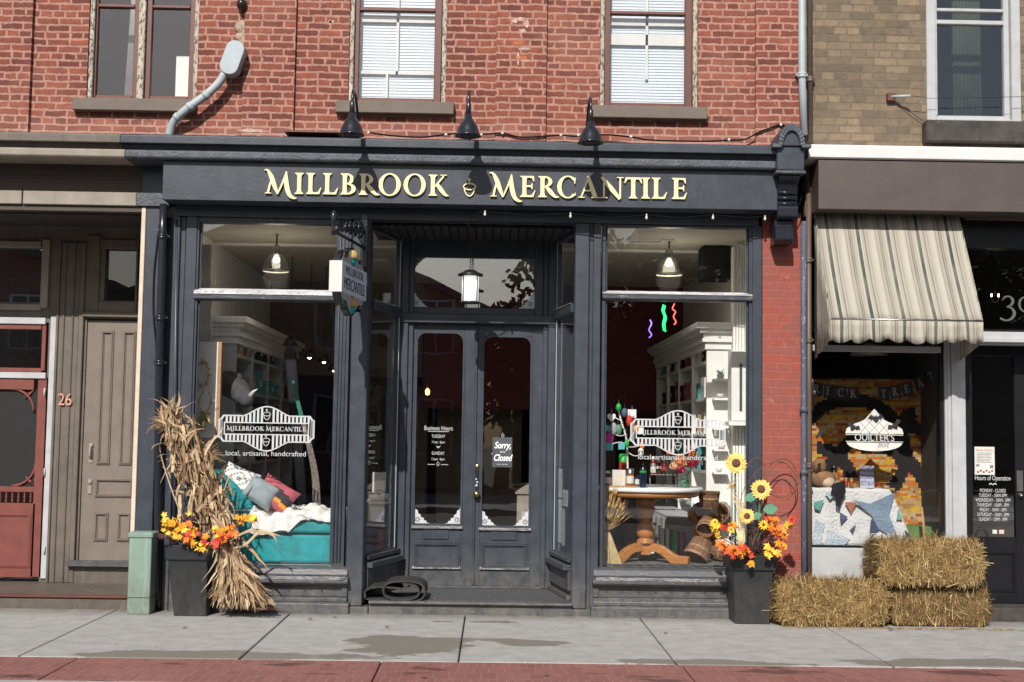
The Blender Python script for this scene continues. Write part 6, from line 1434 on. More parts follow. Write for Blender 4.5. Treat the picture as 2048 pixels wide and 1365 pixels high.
lx0 = XI0 + .03; lx1 = X(468, 850, 1.15)
bookcase(lx0, lx1, 1.15, 4.9, Z(480, 688, 1.15), 'pale grey bookcase with stepped crown along the left shop wall', 'grey_white', 'ivory_int')
rx1 = XI1 - .03; rx0 = X(1413, 850, 1.05)
RB = bookcase(rx1, rx0, 1.05, 4.9, Z(1430, 700, 1.05), 'white bookcase with heavy crown along the right shop wall', 'ivory_int', 'ivory_int')
for y_ in (758, 797, 857, 899, 945):
    z = Z(1441, y_, .95); MB().box(X(1427, y_, .95), X(1458, y_, .95), .93, 1.049, z - .02, z).build('ledge', 'ivory_int', RB, bevel=.002)
# white slatted column at the right jamb
q = MB(); 
for k in range(5): q.box(X(1466 + k * 6, 800, .9), X(1471 + k * 6, 800, .9), .9, .95, ZD, 3.45)
q.box(X(1465, 800, .95), XI1, .951, 1.04, ZD, 3.45)
obj1(q, 'wall_panelling', 'ivory_int', 'white tongue and groove panelling at the right end of the shop window', 'panelling', bevel=.002)
t_ = thing('wall_cabinet', 'small white wall cabinet with a dark panel beside the right window jamb', 'cabinet', W(1480, 845, .7))
MB().box(X(1463, 760, .7), X(1493, 760, .7), .7, .89, Z(1480, 842, .7), Z(1480, 700, .7)).build('body', 'ivory_int', t_, bevel=.004); MB().box(X(1479, 760, .7), X(1484, 760, .7), .69, .699, Z(1480, 822, .7), Z(1480, 728, .7)).build('dark_panel', 'notice_grey', t_)
MB().box(X(1458, 760, .66), X(1494, 760, .66), .66, .89, Z(1480, 852, .66), Z(1480, 843, .66)).build('bottom_shelf', 'ivory_int', t_, bevel=.003)
# things on the ledges
def pot(px, py, Y, r, m, lab, plant=None):
    c = W(px, py, Y); t = thing('plant_pot' if plant else 'white_bowl', lab, 'plant pot' if plant else 'bowl', c)
    MB().lathe([(0, 0), (r * .7, 0), (r, r * 1.0), (r * .88, r * 1.0), (r * .6, .01)], c, 14).build('pot', m, t)
    if plant:
        q = MB(); random.seed(px)
        for k in range(16): a = random.uniform(0, 6.28); q.tube([c + Vector((0, 0, r)), c + Vector((math.cos(a) * r * 1.2, math.sin(a) * r, r * random.uniform(1.4, 2.6)))], [.008, .001], 5)
        q.build('leaves', plant, t)
    return t
M('succulent', (.12, .33, .27), .6, .2)
pot(1441, 757, .97, .04, 'off_white', 'blue green succulent on the highest ledge of the white shelf', 'succulent')
pot(1440, 796, .97, .038, 'off_white', 'white cup on the second ledge of the white shelf')
pot(1443, 898, .97, .042, 'off_white', 'white bowl on the fourth ledge of the white shelf')
pot(1438, 944, .97, .036, 'off_white', 'small white dish on the lowest ledge of the white shelf')
# goods on bookcase shelves
random.seed(50)
M('goods_black', (.02, .02, .025), .7, spec=.12); M('goods_red', (.3, .04, .05), .6); M('goods_teal', (.05, .25, .28), .6); M('goods_tan', (.35, .24, .14), .7)
k = 0
for side, (xa, s, yst, ztp) in (('right', (rx0 + .01, 1, 1.2, 0)), ('left', (lx1 - .01, -1, 1.3, 0))):
    for row in range(2, 6):
        for c_ in range(9):
            y = yst + .05 + c_ * .38 + random.uniform(0, .05); z = ZF + .381 + row * .36; h_ = random.uniform(.12, .26); d_ = random.uniform(.1, .22); m_ = random.choice(['goods_black', 'goods_black', 'off_white', 'goods_red', 'goods_teal', 'goods_tan', 'goods_black'])
            q = MB(); q.box(xa, xa + s * .16, y, y + d_, z, z + h_); q.box(xa - s * .0005, xa, y + d_ * .25, y + d_ * .75, z + h_ * .3, z + h_ * .6, 1)
            col_ = {'goods_black': 'black', 'off_white': 'white', 'goods_red': 'dark red', 'goods_teal': 'teal', 'goods_tan': 'tan'}[m_]
            ordn = ['first', 'second', 'third', 'fourth', 'fifth', 'sixth', 'seventh', 'eighth', 'ninth'][c_]; rn = {2: 'lowest', 3: 'second lowest', 4: 'second highest', 5: 'highest'}[row]
            obj1(q, 'gift_box', [m_, 'off_white' if m_ != 'off_white' else 'goods_tan'], '%s gift box, %s along the %s %s shelf' % (col_, ordn, rn, {'left': 'left bookcase', 'right': 'white bookcase'}[side]), 'box', 'gift boxes on the bookcase shelves', bevel=.003)
# drawer cabinet along the right wall
dx = X(1340, 1080, 1.3); t_ = thing('drawer_cabinet', 'low pale drawer cabinet with dark knobs behind the round table', 'cabinet', (dx + .3, 2.5, ZF)); zt_ = Z(1340, 1035, 1.3)
MB().box(dx, rx0 - .002, 1.3, 4.2, zt_ - .28, zt_).build('drawer_case', 'grey_white', t_, bevel=.004); q = MB()
for k in range(7): q.box(dx - .004, dx - .0, 1.33 + k * .41, 1.70 + k * .41, zt_ - .25, zt_ - .03)
q.build('drawer_fronts', 'off_white', t_, bevel=.003); q = MB()
for k in range(7): q.ball((dx - .02, 1.52 + k * .41, zt_ - .14), .02, 8)
q.build('knob', 'goods_black', t_); q = MB(); q.box(dx, rx0, 1.3, 4.2, ZF, ZF + .1); 
for k in range(4): q.box(dx + .01, dx + .08, 1.5 + k * .8, 1.56 + k * .8, ZF + .1, zt_ - .281)
q.build('plinth', 'off_white', t_)
for k, (pa, pb, m_, lab) in enumerate(((1321, 1328, 'off_white', 'white binder, leftmost beneath the drawer cabinet'), (1332, 1338, 'off_white', 'white binder second from left beneath the drawer cabinet'), (1345, 1355, 'b_green', 'bright green binder behind the foot of the round table'), (1360, 1367, 'b_maroon', 'maroon binder just right of the green binder'), (1369, 1372, 'b_maroon', 'thin maroon binder nearest the baskets'))):
    if k == 0: M('b_green', (.01, .32, .07), .5); M('b_maroon', (.30, .05, .10), .5)
    obj1(MB().box(X(pa, 1090, 1.1), X(pb, 1090, 1.1), 1.1, 1.28, ZD + .0, Z(1350, 1058 + k * 2, 1.1)), 'binder', m_, lab, 'binder', 'binders under the drawer cabinet', bevel=.004)
# round pedestal table
tc = Vector((X(1291, 1050, .66), .66, ZD)); zt_ = Z(1291, 973, .66)
t_ = thing('pedestal_table', 'round table with white top and turned oak pedestal in the right window', 'table', tc)
MB().lathe([(0, zt_ - .04), (.515, zt_ - .04), (.53, zt_ - .03), (.53, zt_ - .008), (.52, zt_), (0, zt_)], (tc.x, tc.y, 0), 64).build('tabletop', 'white_top', t_)
MB().lathe([(0, zt_ - .09), (.47, zt_ - .09), (.50, zt_ - .075), (.50, zt_ - .041), (0, zt_ - .041)], (tc.x, tc.y, 0), 64).build('table_rim', 'oak', t_)
pf = [(997, 20), (1006, 19), (1010, 16), (1014, 19), (1020, 19), (1024, 16.5), (1029, 17), (1031, 13), (1039, 11), (1044, 11.5), (1050, 14.5), (1058, 17.2), (1065, 18), (1071, 17), (1075, 14), (1077, 12), (1079, 15.5), (1083, 17), (1086, 18.5), (1089, 13)]
S6 = 2560 / (DIST + .66); MB().lathe([(0, Z(1291, 996, .66))] + [(r / S6, Z(1291, y, .66)) for y, r in pf] + [(0, Z(1291, 1090, .66))], (tc.x, tc.y, 0), 36).build('column', 'oak', t_)
q = MB(); hb_ = 8.5 / S6; q.box(tc.x - hb_ * 1.15, tc.x + hb_ * 1.15, tc.y - hb_ * 1.3, tc.y + hb_ * 1.15, Z(1291, 1110, .66), Z(1291, 1086, .66)); q.build('leg_block', 'oak', t_, bevel=.006)
lp_ = [(1300, 1087), (1312, 1086), (1326, 1090), (1340, 1099), (1352, 1109), (1362, 1113), (1380, 1113), (1382, 1116), (1382, 1130), (1378, 1132), (1346, 1132), (1338, 1124), (1328, 1113), (1316, 1107), (1300, 1106)]
zb0 = Z(1291, 1132, .66)
prof = [((a - 1291) / S6, Z(1291, b_, .66) + (ZD - zb0) * (b_ - 1086) / 46) for a, b_ in lp_]
for an in (-28, 208, 90):
    q = MB(); q.prism(prof, -.035, .035); q.xf(Matrix.Translation((tc.x, tc.y, 0)) @ Matrix.Rotation(R(an), 4, 'Z')); q.build('leg', 'oak', t_, bevel=.008, segs=2)
# goods on the table
ZT = zt_
def at_t(px, Y): return Vector((X(px, 965, Y), Y, ZT))
def jar(px, Y, r, h, m, lab, cap='off_white', label_m='off_white', neck=.6, z=ZT, nm='jar', caph=.02, band=(.2, .6)):
    c = at_t(px, Y); c.z = z; t = thing(nm, lab, nm, c)
    MB().lathe([(0, .001), (r * .95, .001), (r, .008), (r, h * .7), (r * .92, h * .78), (r * neck, h * .86), (r * neck, h - caph), (0, h - caph)], c, 18).build('body', m, t)
    MB().lathe([(r * neck + .002, h - caph - .004), (r * neck + .003, h), (0, h + .001)], c, 18).build('cap', cap, t)
    if label_m: MB().lathe([(r + .0008, h * band[0]), (r + .0008, h * band[1])], c, 18).build('label_band', label_m, t)
    return t
M('amber', (.30, .10, .02), .15); M('brown_glass', (.07, .03, .02), .15); M('navy_glass', (.01, .015, .05), .2); M('cap_green', (.02, .38, .06), .4); M('sauce_red', (.32, .04, .02), .3)
jar(1215, .45, .036, .145, 'brown_glass', 'brown jar with pale label at the left edge of the round table', 'off_white')
q = MB(); q.box(X(1225, 950, .42), X(1251, 950, .42), .42, .5, ZT + .001, ZT + .155); q.box(X(1232, 950, .42), X(1245, 950, .42), .4185, .42, ZT + .06, ZT + .12, 1); obj1(q, 'soap_box', ['off_white', 'paper_cream'], 'white carton standing between the brown jar and the amber jar', 'box', bevel=.002)
jar(1260, .44, .036, .17, 'amber', 'amber jar with silver lid right of the white carton', 'metal', 'off_white', .95, caph=.045)
jar(1246, .75, .042, .30, 'sauce_red', 'red bottle with bright green lid behind the white carton', 'cap_green', 'goods_red', .9, nm='bottle', caph=.09)
q = MB(); q.box(X(1212, 970, .3), X(1279, 970, .3), .3, .52, ZT + .0005, ZT + .012); obj1(q, 'wooden_tray', 'wood_light', 'thin wooden tray under the jars at the left of the round table', 'tray', bevel=.003)
jar(1274, .5, .022, .12, 'navy_glass', 'small dark bottle just left of the tall navy bottle', 'goods_black', 'off_white', .6, nm='bottle')
jar(1286, .34, .03, .22, 'navy_glass', 'navy bottle with green band and black dropper cap at the table front', 'goods_black', 'cap_green', .5, nm='bottle', band=(.62, .7))
q = MB(); ra, rb = X(1300, 960, .45), X(1352, 960, .45); zr2 = ZT + .118
for (a, b_, c_, d_, e, f) in ((ra, rb, .45, .7, zr2 - .004, zr2), (ra, ra + .004, .45, .7, ZT + .001, zr2 - .004), (rb - .004, rb, .45, .7, ZT + .001, zr2 - .004)): q.box(a, b_, c_, d_, e, f)
obj1(q, 'clear_riser', 'glass_jar', 'clear acrylic riser carrying three bottles on the round table', 'riser')
q = MB()
for z_ in (zr2 - .002,): q.tube([(ra, .449, z_), (rb, .449, z_)], .0025, 5)
q.tube([(ra, .449, ZT + .002), (ra, .449, zr2)], .0025, 5); q.tube([(rb, .449, ZT + .002), (rb, .449, zr2)], .0025, 5); obj1(q, 'riser_edge', 'off_white', 'bright cut edge of the clear acrylic riser', 'riser')
jar(1306, .55, .026, .165, 'sauce_red', 'bottle with white cap and white label, left on the clear riser', 'off_white', 'off_white', .45, zr2, 'bottle', .05, (.08, .6))
jar(1317, .6, .026, .165, 'brown_glass', 'dark bottle with white label, middle on the clear riser', 'goods_black', 'off_white', .45, zr2, 'bottle', .05, (.3, .45))
jar(1328, .55, .026, .165, 'brown_glass', 'dark bottle with red label, right on the clear riser', 'goods_black', 'goods_red', .45, zr2, 'bottle', .05, (.2, .6))
q = MB(); random.seed(3)
for k in range(7): px = 1312 + k * 5; q.box(X(px, 972, .3), X(px + 6, 972, .3), .26 + (k % 3) * .02, .29 + (k % 3) * .02, ZT + .0005, ZT + .006)
obj1(q, 'soap_samples', 'off_white', 'row of small white cards lying in front of the riser', 'cards', bevel=.002)
vc = at_t(1369, .45); t_ = thing('flower_vase', 'glass jar of orange and magenta flowers at the right of the round table', 'vase', vc)
MB().lathe([(.0, .001), (.048, .001), (.052, .01), (.052, .10), (.042, .125), (.046, .13)], vc, 20).build('vase', 'glass_jar', t_)
MB().lathe([(0, .006), (.046, .006), (.046, .07), (0, .07)], vc, 16).build('water', 'stem_green', t_)
random.seed(15); M('bloom_orange', (.75, .28, .10), .7, .15, 20); M('bloom_peach', (.8, .45, .28), .7, .15, 20); M('bloom_magenta', (.5, .03, .12), .7, .2, 20); M('bloom_red', (.35, .015, .03), .7, .2, 20)
q = MB()
for (px, py, r_, mi, n_) in ((1338, 905, .03, 0, 40), (1348, 932, .04, 1, 60), (1360, 920, .05, 0, 80), (1362, 940, .04, 2, 50), (1385, 908, .045, 0, 70), (1375, 895, .03, 1, 30), (1383, 928, .04, 3, 60), (1394, 925, .03, 3, 40), (1368, 928, .035, 1, 40), (1352, 900, .03, 4, 20), (1398, 938, .02, 4, 16), (1345, 920, .03, 4, 16)):
    c = W(px, py, .45)
    for k in range(n_):
        d = Vector((random.gauss(0, 1), random.gauss(0, 1) - .4, random.gauss(0, 1))).normalized(); a = c + d * r_ * random.uniform(.4, 1); e = d.orthogonal().normalized(); f = d.cross(e); s_ = r_ * .4
        q.add([a - e * s_, a - f * s_ + d * s_ * .5, a + e * s_, a + f * s_ + d * s_ * .5], [(0, 1, 2, 3)], mi)
q.build('blooms', ['bloom_orange', 'bloom_peach', 'bloom_magenta', 'bloom_red', 'leaf_green'], t_)
q = MB(); 
for px, py in ((1348, 930), (1362, 920), (1385, 910), (1383, 928), (1368, 930)): q.tube([vc + Vector((0, 0, .01)), W(px, py, .46)], .003, 5)
q.build('stem', 'stem_green', t_)
# ornament stand
oc = at_t(1254, .62); t_ = thing('ornament_stand', 'white wire ornament tree standing on the round table', 'stand', oc)
def wire(pts, r=.006): 
    q = MB(); q.tube(smooth_path([W(a, b_, y) for a, b_, y in pts], 5), r, 6); return q
q = wire([(1256, 968, .62), (1255, 920, .62), (1253, 880, .6), (1243, 845, .6), (1236, 818, .6)], .009); q.build('trunk', 'white_top', t_)
for pts in ([(1255, 890, .6), (1240, 885, .55), (1225, 888, .5)], [(1254, 870, .6), (1238, 872, .52), (1225, 866, .5), (1218, 862, .5)], [(1252, 862, .6), (1240, 852, .55), (1245, 845, .5), (1230, 836, .5), (1222, 838, .5)], [(1254, 890, .6), (1262, 870, .55), (1260, 840, .5), (1268, 830, .5)], [(1255, 895, .6), (1275, 893, .5), (1283, 885, .5)], [(1256, 905, .6), (1268, 912, .5), (1280, 910, .45), (1285, 900, .45)], [(1255, 885, .6), (1270, 862, .5), (1276, 850, .5)]):
    wire(pts, .005).build('branch', 'white_top', t_)
M('orn_teal', (.1, .42, .45), .5); M('orn_magenta', (.5, .04, .28), .6); M('orn_blue', (.06, .09, .16), .6)
def orn(px, py, Y, kind, m, s, lab):
    c = W(px, py, Y); q = MB()
    if kind == 'tag': q.box(c.x - s, c.x + s, c.y - .002, c.y + .002, c.z - s, c.z + s); bv = .002
    elif kind == 'heart':
        q.prism([(c.x + s * .9 * 16 * math.sin(R(a)) ** 3 / 16, c.z + s * (13 * math.cos(R(a)) - 5 * math.cos(2 * R(a)) - 2 * math.cos(3 * R(a)) - math.cos(4 * R(a))) / 16) for a in range(0, 360, 15)], c.y - .008, c.y + .008); bv = .003
    else: q.ball(c, (s * .7, s * .5, s), 10, jit=.12); bv = 0
    q.tube([c + Vector((0, 0, s * .8)), c + Vector((0, 0, s * 1.8))], .0015, 4)
    obj1(q, 'ornament', m, lab, 'ornament', 'ornaments on the white wire tree', bevel=bv)
orn(1223, 835, .5, 'heart', 'white_top', .045, 'white felt heart at the upper left of the wire tree'); orn(1227, 858, .5, 'blob', 'grey_fur', .06, 'grey fluffy ornament below the white heart'); orn(1236, 860, .52, 'blob', 'leaf_green', .05, 'green ornament in the left middle of the wire tree')
orn(1212, 857, .5, 'tag', 'orn_teal', .028, 'teal tag at the far left of the wire tree'); orn(1218, 878, .5, 'blob', 'orn_magenta', .06, 'magenta ornament at the lower left of the wire tree'); orn(1218, 894, .48, 'tag', 'orn_teal', .035, 'larger teal tag below the magenta ornament')
orn(1249, 826, .5, 'blob', 'orn_blue', .045, 'dark blue ornament near the top of the wire tree'); orn(1264, 828, .52, 'tag', 'white_top', .04, 'white square tag near the top right of the wire tree'); orn(1259, 842, .48, 'blob', 'leaf_red', .05, 'red ornament under the white square tag')
orn(1237, 815, .55, 'blob', 'cap_green', .04, 'green clip at the very top of the wire tree'); orn(1253, 888, .5, 'blob', 'cap_green', .035, 'green clip low on the trunk of the wire tree'); orn(1281, 862, .5, 'tag', 'white_top', .03, 'white tag at the right of the wire tree'); orn(1272, 858, .5, 'blob', 'leaf_gold', .035, 'gold ornament at the right middle of the wire tree')
orn(1284, 892, .46, 'blob', 'leaf_orange', .035, 'orange ornament at the lower right of the wire tree'); orn(1282, 905, .45, 'blob', 'white_top', .04, 'white bird shaped ornament at the lowest right of the wire tree'); orn(1243, 893, .47, 'tag', 'orn_teal', .03, 'teal tag beside the green clip low on the wire tree')
# wheat sheaf
random.seed(18); t_ = thing('wheat_sheaf', 'upright sheaf of dried wheat tied at the waist beside the round table', 'wheat sheaf', Vector((X(1214, 1130, .3), .3, ZD)))
q = MB(); h = MB(); wz_ = Z(1214, 1062, .3); wx = X(1212, 1062, .3)
for k in range(150):
    a = random.uniform(0, 6.28); r_ = math.sqrt(random.random()); b0 = Vector((wx + .02 + r_ * .13 * math.cos(a), .3 + r_ * .09 * math.sin(a), ZD + .001)); w_ = Vector((wx + r_ * .03 * math.cos(a), .3 + r_ * .03 * math.sin(a), wz_))
    tp_ = Vector((wx + .01 + r_ * .13 * math.cos(a + .3) + random.gauss(0, .015), .3 + r_ * .10 * math.sin(a + .3), wz_ + random.uniform(.12, .40) - r_ * .08))
    q.tube([b0, w_], .0026, 4); q.tube([w_, tp_], .002, 4, 1)
    d = (tp_ - w_).normalized(); h.tube([tp_, tp_ + d * .03 + Vector((0, 0, -.002)), tp_ + d * .06], [.006, .009, .002], 5)
    for j in range(3): h.tube([tp_ + d * .04, tp_ + d * .11 + Vector((random.gauss(0, .02), random.gauss(0, .02), random.gauss(0, .01)))], [.0012, .0004], 3)
q.build('stalk', ['straw_pale', 'wheat'], t_); h.build('wheat_heads', 'wheat', t_)
MB().tube([Vector((wx + .036 * math.cos(R(a)), .3 + .036 * math.sin(R(a)), wz_)) for a in range(0, 361, 30)], .006, 6).build('twine', 'twig', t_)
# bushel baskets
bk0 = thing('bushel_basket', 'x', 'basket', (0, 0, 0), 'bushel baskets piled in the right window')
br_ = .10; bh = .165
MB().lathe([(0, 0), (.075, 0), (.078, .004), (br_ - .004, bh - .02), (br_, bh), (br_ - .006, bh), (.072, .008), (0, .008)], n=26).build('body', 'wicker', bk0)
for z_, r_ in ((bh - .012, br_), (bh * .55, .090)): MB().lathe([(r_ - .004, -.011), (r_ + .003, -.011), (r_ + .003, .011), (r_ - .004, .011)], (0, 0, z_), 26).build('hoop', 'wicker_hoop', bk0)
q = MB()
for k in range(13): a = 2 * math.pi * k / 13; q.tube([(.079 * math.cos(a), .079 * math.sin(a), .0), ((br_ + .001) * math.cos(a), (br_ + .001) * math.sin(a), bh)], .004, 4)
q.build('slat', 'wicker', bk0)
bs = [(1418, 1018, .72, (0, 0, 0), 1.0, 'upright bushel basket on top of the basket pile'), (1397, 1028, .92, (75, 0, 20), 1.0, 'basket lying with its open mouth forward at the left of the pile'), (1441, 1032, .95, (70, 0, -25), 1.0, 'basket lying on its side under the top basket, on the right'),
      (1412, 1052, .70, (140, 40, 20), .85, 'small tilted basket in the middle of the pile'), (1398, 1100, .62, (150, 20, -20), 1.15, 'largest basket tipped upside down at the floor'), (1440, 1106, .8, (95, 0, 60), .9, 'basket on the floor behind the orange leaves'), (1408, 1085, .98, (80, 0, 0), 1.15, 'dark basket at the back of the pile')]
for k, (px, py, Y, rot, s_, lab) in enumerate(bs):
    loc = W(px, py, Y); rt = [R(v) for v in rot]
    Rm = Euler(rt).to_matrix(); 
    if rot[0]: loc = loc - Rm @ Vector((0, 0, bh * .5 * s_))
    lowest = min((Rm @ Vector((c_ * (br_ + .004) * s_, d_ * (br_ + .004) * s_, e * bh * s_))).z for c_ in (-1, 1) for d_ in (-1, 1) for e in (0, 1)) * .8 + loc.z
    if lowest < ZD: loc.z += ZD - lowest
    b_ = bk0 if k == 0 else copy_tree(bk0)
    b_.location = loc; b_.rotation_euler = rt; b_.scale = (s_,) * 3; b_['label'] = lab
# neon ribbons
M('neon_back', (.02, .02, .02), .5)
for pts, m_, col, lab in (([(1300, 640), (1303, 648), (1298, 660), (1303, 670), (1298, 676)], 'neon_violet', (.35, .2, 1), 'violet neon squiggle, lowest of the three beside the top of the right window'),
                     ([(1327, 610), (1325, 622), (1329, 634), (1326, 648), (1328, 662)], 'neon_green', (.02, .9, .2), 'green neon squiggle in the middle at the top of the right window'), ([(1349, 608), (1345, 618), (1351, 624), (1347, 634), (1352, 644), (1348, 650)], 'neon_red', (1, .12, .1), 'red neon squiggle at the top right of the right window')):
    EM(m_, col, 1.6); q = MB(); q.tube(smooth_path([W(a, b_, .45) for a, b_ in pts], 5), .009 if 'green' in m_ else .006, 8)
    if 'green' in m_: q.tube(smooth_path([W(a + 3, b_ + 2, .45) for a, b_ in pts], 5), .008, 8)
    obj1(q, 'neon_tube', m_, lab, 'neon light', 'neon tubes hanging at the right window')
# speaker
t_ = thing('speaker', 'black loudspeaker on the wall high in the right window', 'speaker', W(1435, 560, 1.2)); q = MB(); q.box(X(1404, 530, 1.2), X(1462, 530, 1.2), 1.2, 1.45, Z(1435, 560, 1.2), Z(1435, 492, 1.2)); q.build('cabinet', 'goods_black', t_, bevel=.02, segs=3)
MB().box(X(1466, 530, 1.3), X(1472, 530, 1.3), 1.25, 1.35, Z(1435, 530, 1.2), Z(1435, 505, 1.2)).build('wall_bracket', 'metal', t_)
# pendants
pd = thing('pendant_lamp', 'x', 'lamp', (0, 0, 0), 'ribbed glass pendant lamps in the shop windows')
q = MB(); n_ = 48; prof_ = [(.035, .17), (.055, .155), (.085, .13), (.108, .09), (.120, .045), (.128, .0), (.124, -.004)]
vs = []; fs = []
for i, (r_, z_) in enumerate(prof_):
    for j in range(n_): th = 2 * math.pi * j / n_; rr = r_ * (1 + (.018 if j % 2 else -.018)); vs.append((rr * math.cos(th), rr * math.sin(th), z_))
for i in range(len(prof_) - 1):
    for j in range(n_): fs.append((i * n_ + j, i * n_ + (j + 1) % n_, (i + 1) * n_ + (j + 1) % n_, (i + 1) * n_ + j))
q.add(vs, fs, 0, True); q.build('glass_shade', 'glass_holo', pd)
MB().lathe([(.126, -.004), (.131, .0), (.131, .008), (.126, .008)], n=32).build('rim', 'off_white', pd)
MB().lathe([(.0, .26), (.02, .26), (.036, .24), (.036, .17), (.03, .16), (.0, .16)], n=16).build('socket', 'metal', pd)
EM('bulb_warm', (1, .93, .8), 2.5); MB().lathe([(0, .158), (.02, .155), (.034, .12), (.03, .09), (0, .08)], n=16).build('bulb', 'bulb_warm', pd)
MB().tube([(0, 0, .255), (0, 0, .42)], .008, 8).build('rod', 'black_metal', pd)
MB().lathe([(0, .42), (.05, .42), (.05, .44), (0, .44)], n=16).build('ceiling_plate', 'off_white', pd)
for k, (px, py) in enumerate(((552, 543), (1338, 550))):
    l_ = pd if k == 0 else copy_tree(pd); l_.location = W(px, py, 1.0); l_['label'] = 'ribbed glass pendant lamp in the %s display window' % ('left', 'right')[k]
    z0_ = l_.location.z + .42
for px in (552, 1338): 
    ld = bpy.data.lights.new('pendant_light', 'POINT'); ld.energy = 4.5; ld.color = (1, .88, .72); ld.shadow_soft_size = .12
    lo = bpy.data.objects.new('pendant_light', ld); COL.objects.link(lo); lo.location = W(px, 560, 1.0)
EM('bulb_small', (1, .82, .5), 9)
random.seed(1)
for k, (px, py, Y) in enumerate(((580, 692, 2.6), (619, 716, 3.1), (648, 725, 3.4), (668, 742, 3.7))):
    c = W(px, py, Y); t_ = thing('spotlight', ['black ceiling spotlight nearest the leaning ski', 'second black spotlight from the leaning ski', 'third black spotlight from the leaning ski', 'black spotlight nearest the window stile'][k], 'spotlight', c, 'ceiling spotlights in the shop')
    MB().lathe([(.02, .10), (.05, .07), (.085, .0), (.07, .0), (.03, .07)], c, 16).build('shade', 'black_metal', t_); MB().ball(c + Vector((0, 0, .005)), .022, 8).build('bulb', 'bulb_small', t_)
    MB().tube([c + Vector((0, 0, .09)), Vector((c.x, c.y, ZCE))], .006, 6).build('rod', 'black_metal', t_)
c = W(855, 786, 3.2); t_ = thing('candle_lamp', 'small warm lit lamp deep in the shop behind the left door', 'lamp', c); MB().lathe([(0, -.03), (.022, -.02), (.028, .02), (.01, .05), (0, .055)], c, 12).build('bulb', EM('bulb_warm2', (1, .62, .15), 4), t_); MB().tube([c + Vector((0, 0, .05)), Vector((c.x, c.y, ZCE))], .005, 6).build('cord', 'black_metal', t_)
# leaning ski and patterned runner
q = MB(); a, b_ = W(579, 690, 1.4), W(606, 1020, 1.2); q.tube([a, a.lerp(b_, .05), b_], [.02, .06, .055], 8, flat=.25); obj1(q, 'wooden_ski', 'goods_black', 'long dark ski leaning inside the left display window', 'ski')
M('runner_green', (.02, .16, .10), .8); M('runner_cream', (.16, .13, .11), .9, .4, 40)
q = MB(); p_ = smooth_path([W(586, 762, 1.1), W(602, 830, 1.08), W(618, 890, 1.06), (W(630, 950, 1.04)), W(634, 1015, 1.0)], 5)
for i in range(len(p_) - 1): w_ = .014 + .0012 * i; q.add([p_[i] - Vector((w_, 0, 0)), p_[i] + Vector((w_, 0, 0)), p_[i + 1] + Vector((w_ + .004, 0, 0)), p_[i + 1] - Vector((w_ + .004, 0, 0))], [(0, 1, 2, 3)], 0 if i < 6 else 1)
obj1(q, 'patterned_scarf', ['runner_green', 'runner_cream'], 'green and cream patterned scarf hanging beside the ski', 'scarf', solid=.008)
# back of the room
q = MB()
for k in range(7): x_ = XI0 + .9 + k * .62; q.box(x_, x_ + .5, 5.4, 5.8, ZF, 2.2)
obj1(q, 'wardrobe_row', 'brown_int', 'brown tall cupboards along the back of the shop', 'cupboard', bevel=.01)
t_ = thing('white_cabinet', 'white cabinet with curved top seen through the right door glass', 'cabinet', (X(1050, 1000, 2.4), 2.4, ZF)); xa, xb = X(1034, 1000, 2.4), X(1090, 1000, 2.4)
MB().box(xa, xb, 2.4, 2.8, ZF, Z(1050, 990, 2.4)).build('body', 'taupe_light', t_, bevel=.006); MB().prism([(xa - .02, Z(1050, 989, 2.4))] + [(xa - .02 + (xb - xa + .04) * k / 12, Z(1050, 986, 2.4) + .09 * math.sin(math.pi * k / 12)) for k in range(13)] + [(xb + .02, Z(1050, 989, 2.4))], 2.38, 2.8).build('curved_top', 'taupe_light', t_, bevel=.003)
MB().box(xa + .05, xb - .05, 2.393, 2.399, ZF + .3, ZF + .6).build('drawer_front', 'grey_white', t_, bevel=.003)
t_ = thing('display_stand', 'low dark stand topped with white tissue seen through the left side window', 'stand', (X(760, 1050, 1.0), 1.0, ZF)); xa, xb = X(722, 1050, .95), X(782, 1050, .95)
MB().box(xa, xb, .95, 1.3, ZF, Z(760, 1008, .95)).build('body', 'brown_int', t_, bevel=.005); q = MB(); random.seed(4)
for k in range(14): q.ball(W(random.uniform(735, 775), 998, 1.05) + Vector((0, random.uniform(-.06, .1), random.uniform(-.01, .02))), (random.uniform(.02, .05), .04, random.uniform(.015, .035)), 7, jit=.3)
q.build('tissue', 'white_top', t_); q = MB(); q.box(xa + .02, xb - .02, .93, 1.28, Z(760, 1008, .95) + .001, Z(760, 1004, .95)); q.build('cloth_top', 'off_white', t_)
obj1(MB().box(X(745, 960, 1.25), X(772, 960, 1.25), 1.25, 1.26, Z(760, 985, 1.25), Z(760, 945, 1.25)), 'sign_card', 'off_white', 'white card behind the tissue in the left side window', 'card')
q = MB(); c = W(758, 1105, .8); q.lathe([(0, 0), (.05, 0), (.06, .05), (.03, .1), (.045, .14), (.02, .2), (0, .22)], (c.x, c.y, c.z), 14); obj1(q, 'clay_figure', 'sauce_red', 'reddish clay figure low in the left side window', 'figure'); c_ = c.z
obj1(MB().box(c.x - .12, c.x + .1, .7, .95, ZF, c_ - .001), 'low_plinth', 'dark_int', 'dark plinth under the clay figure in the left side window', 'plinth')
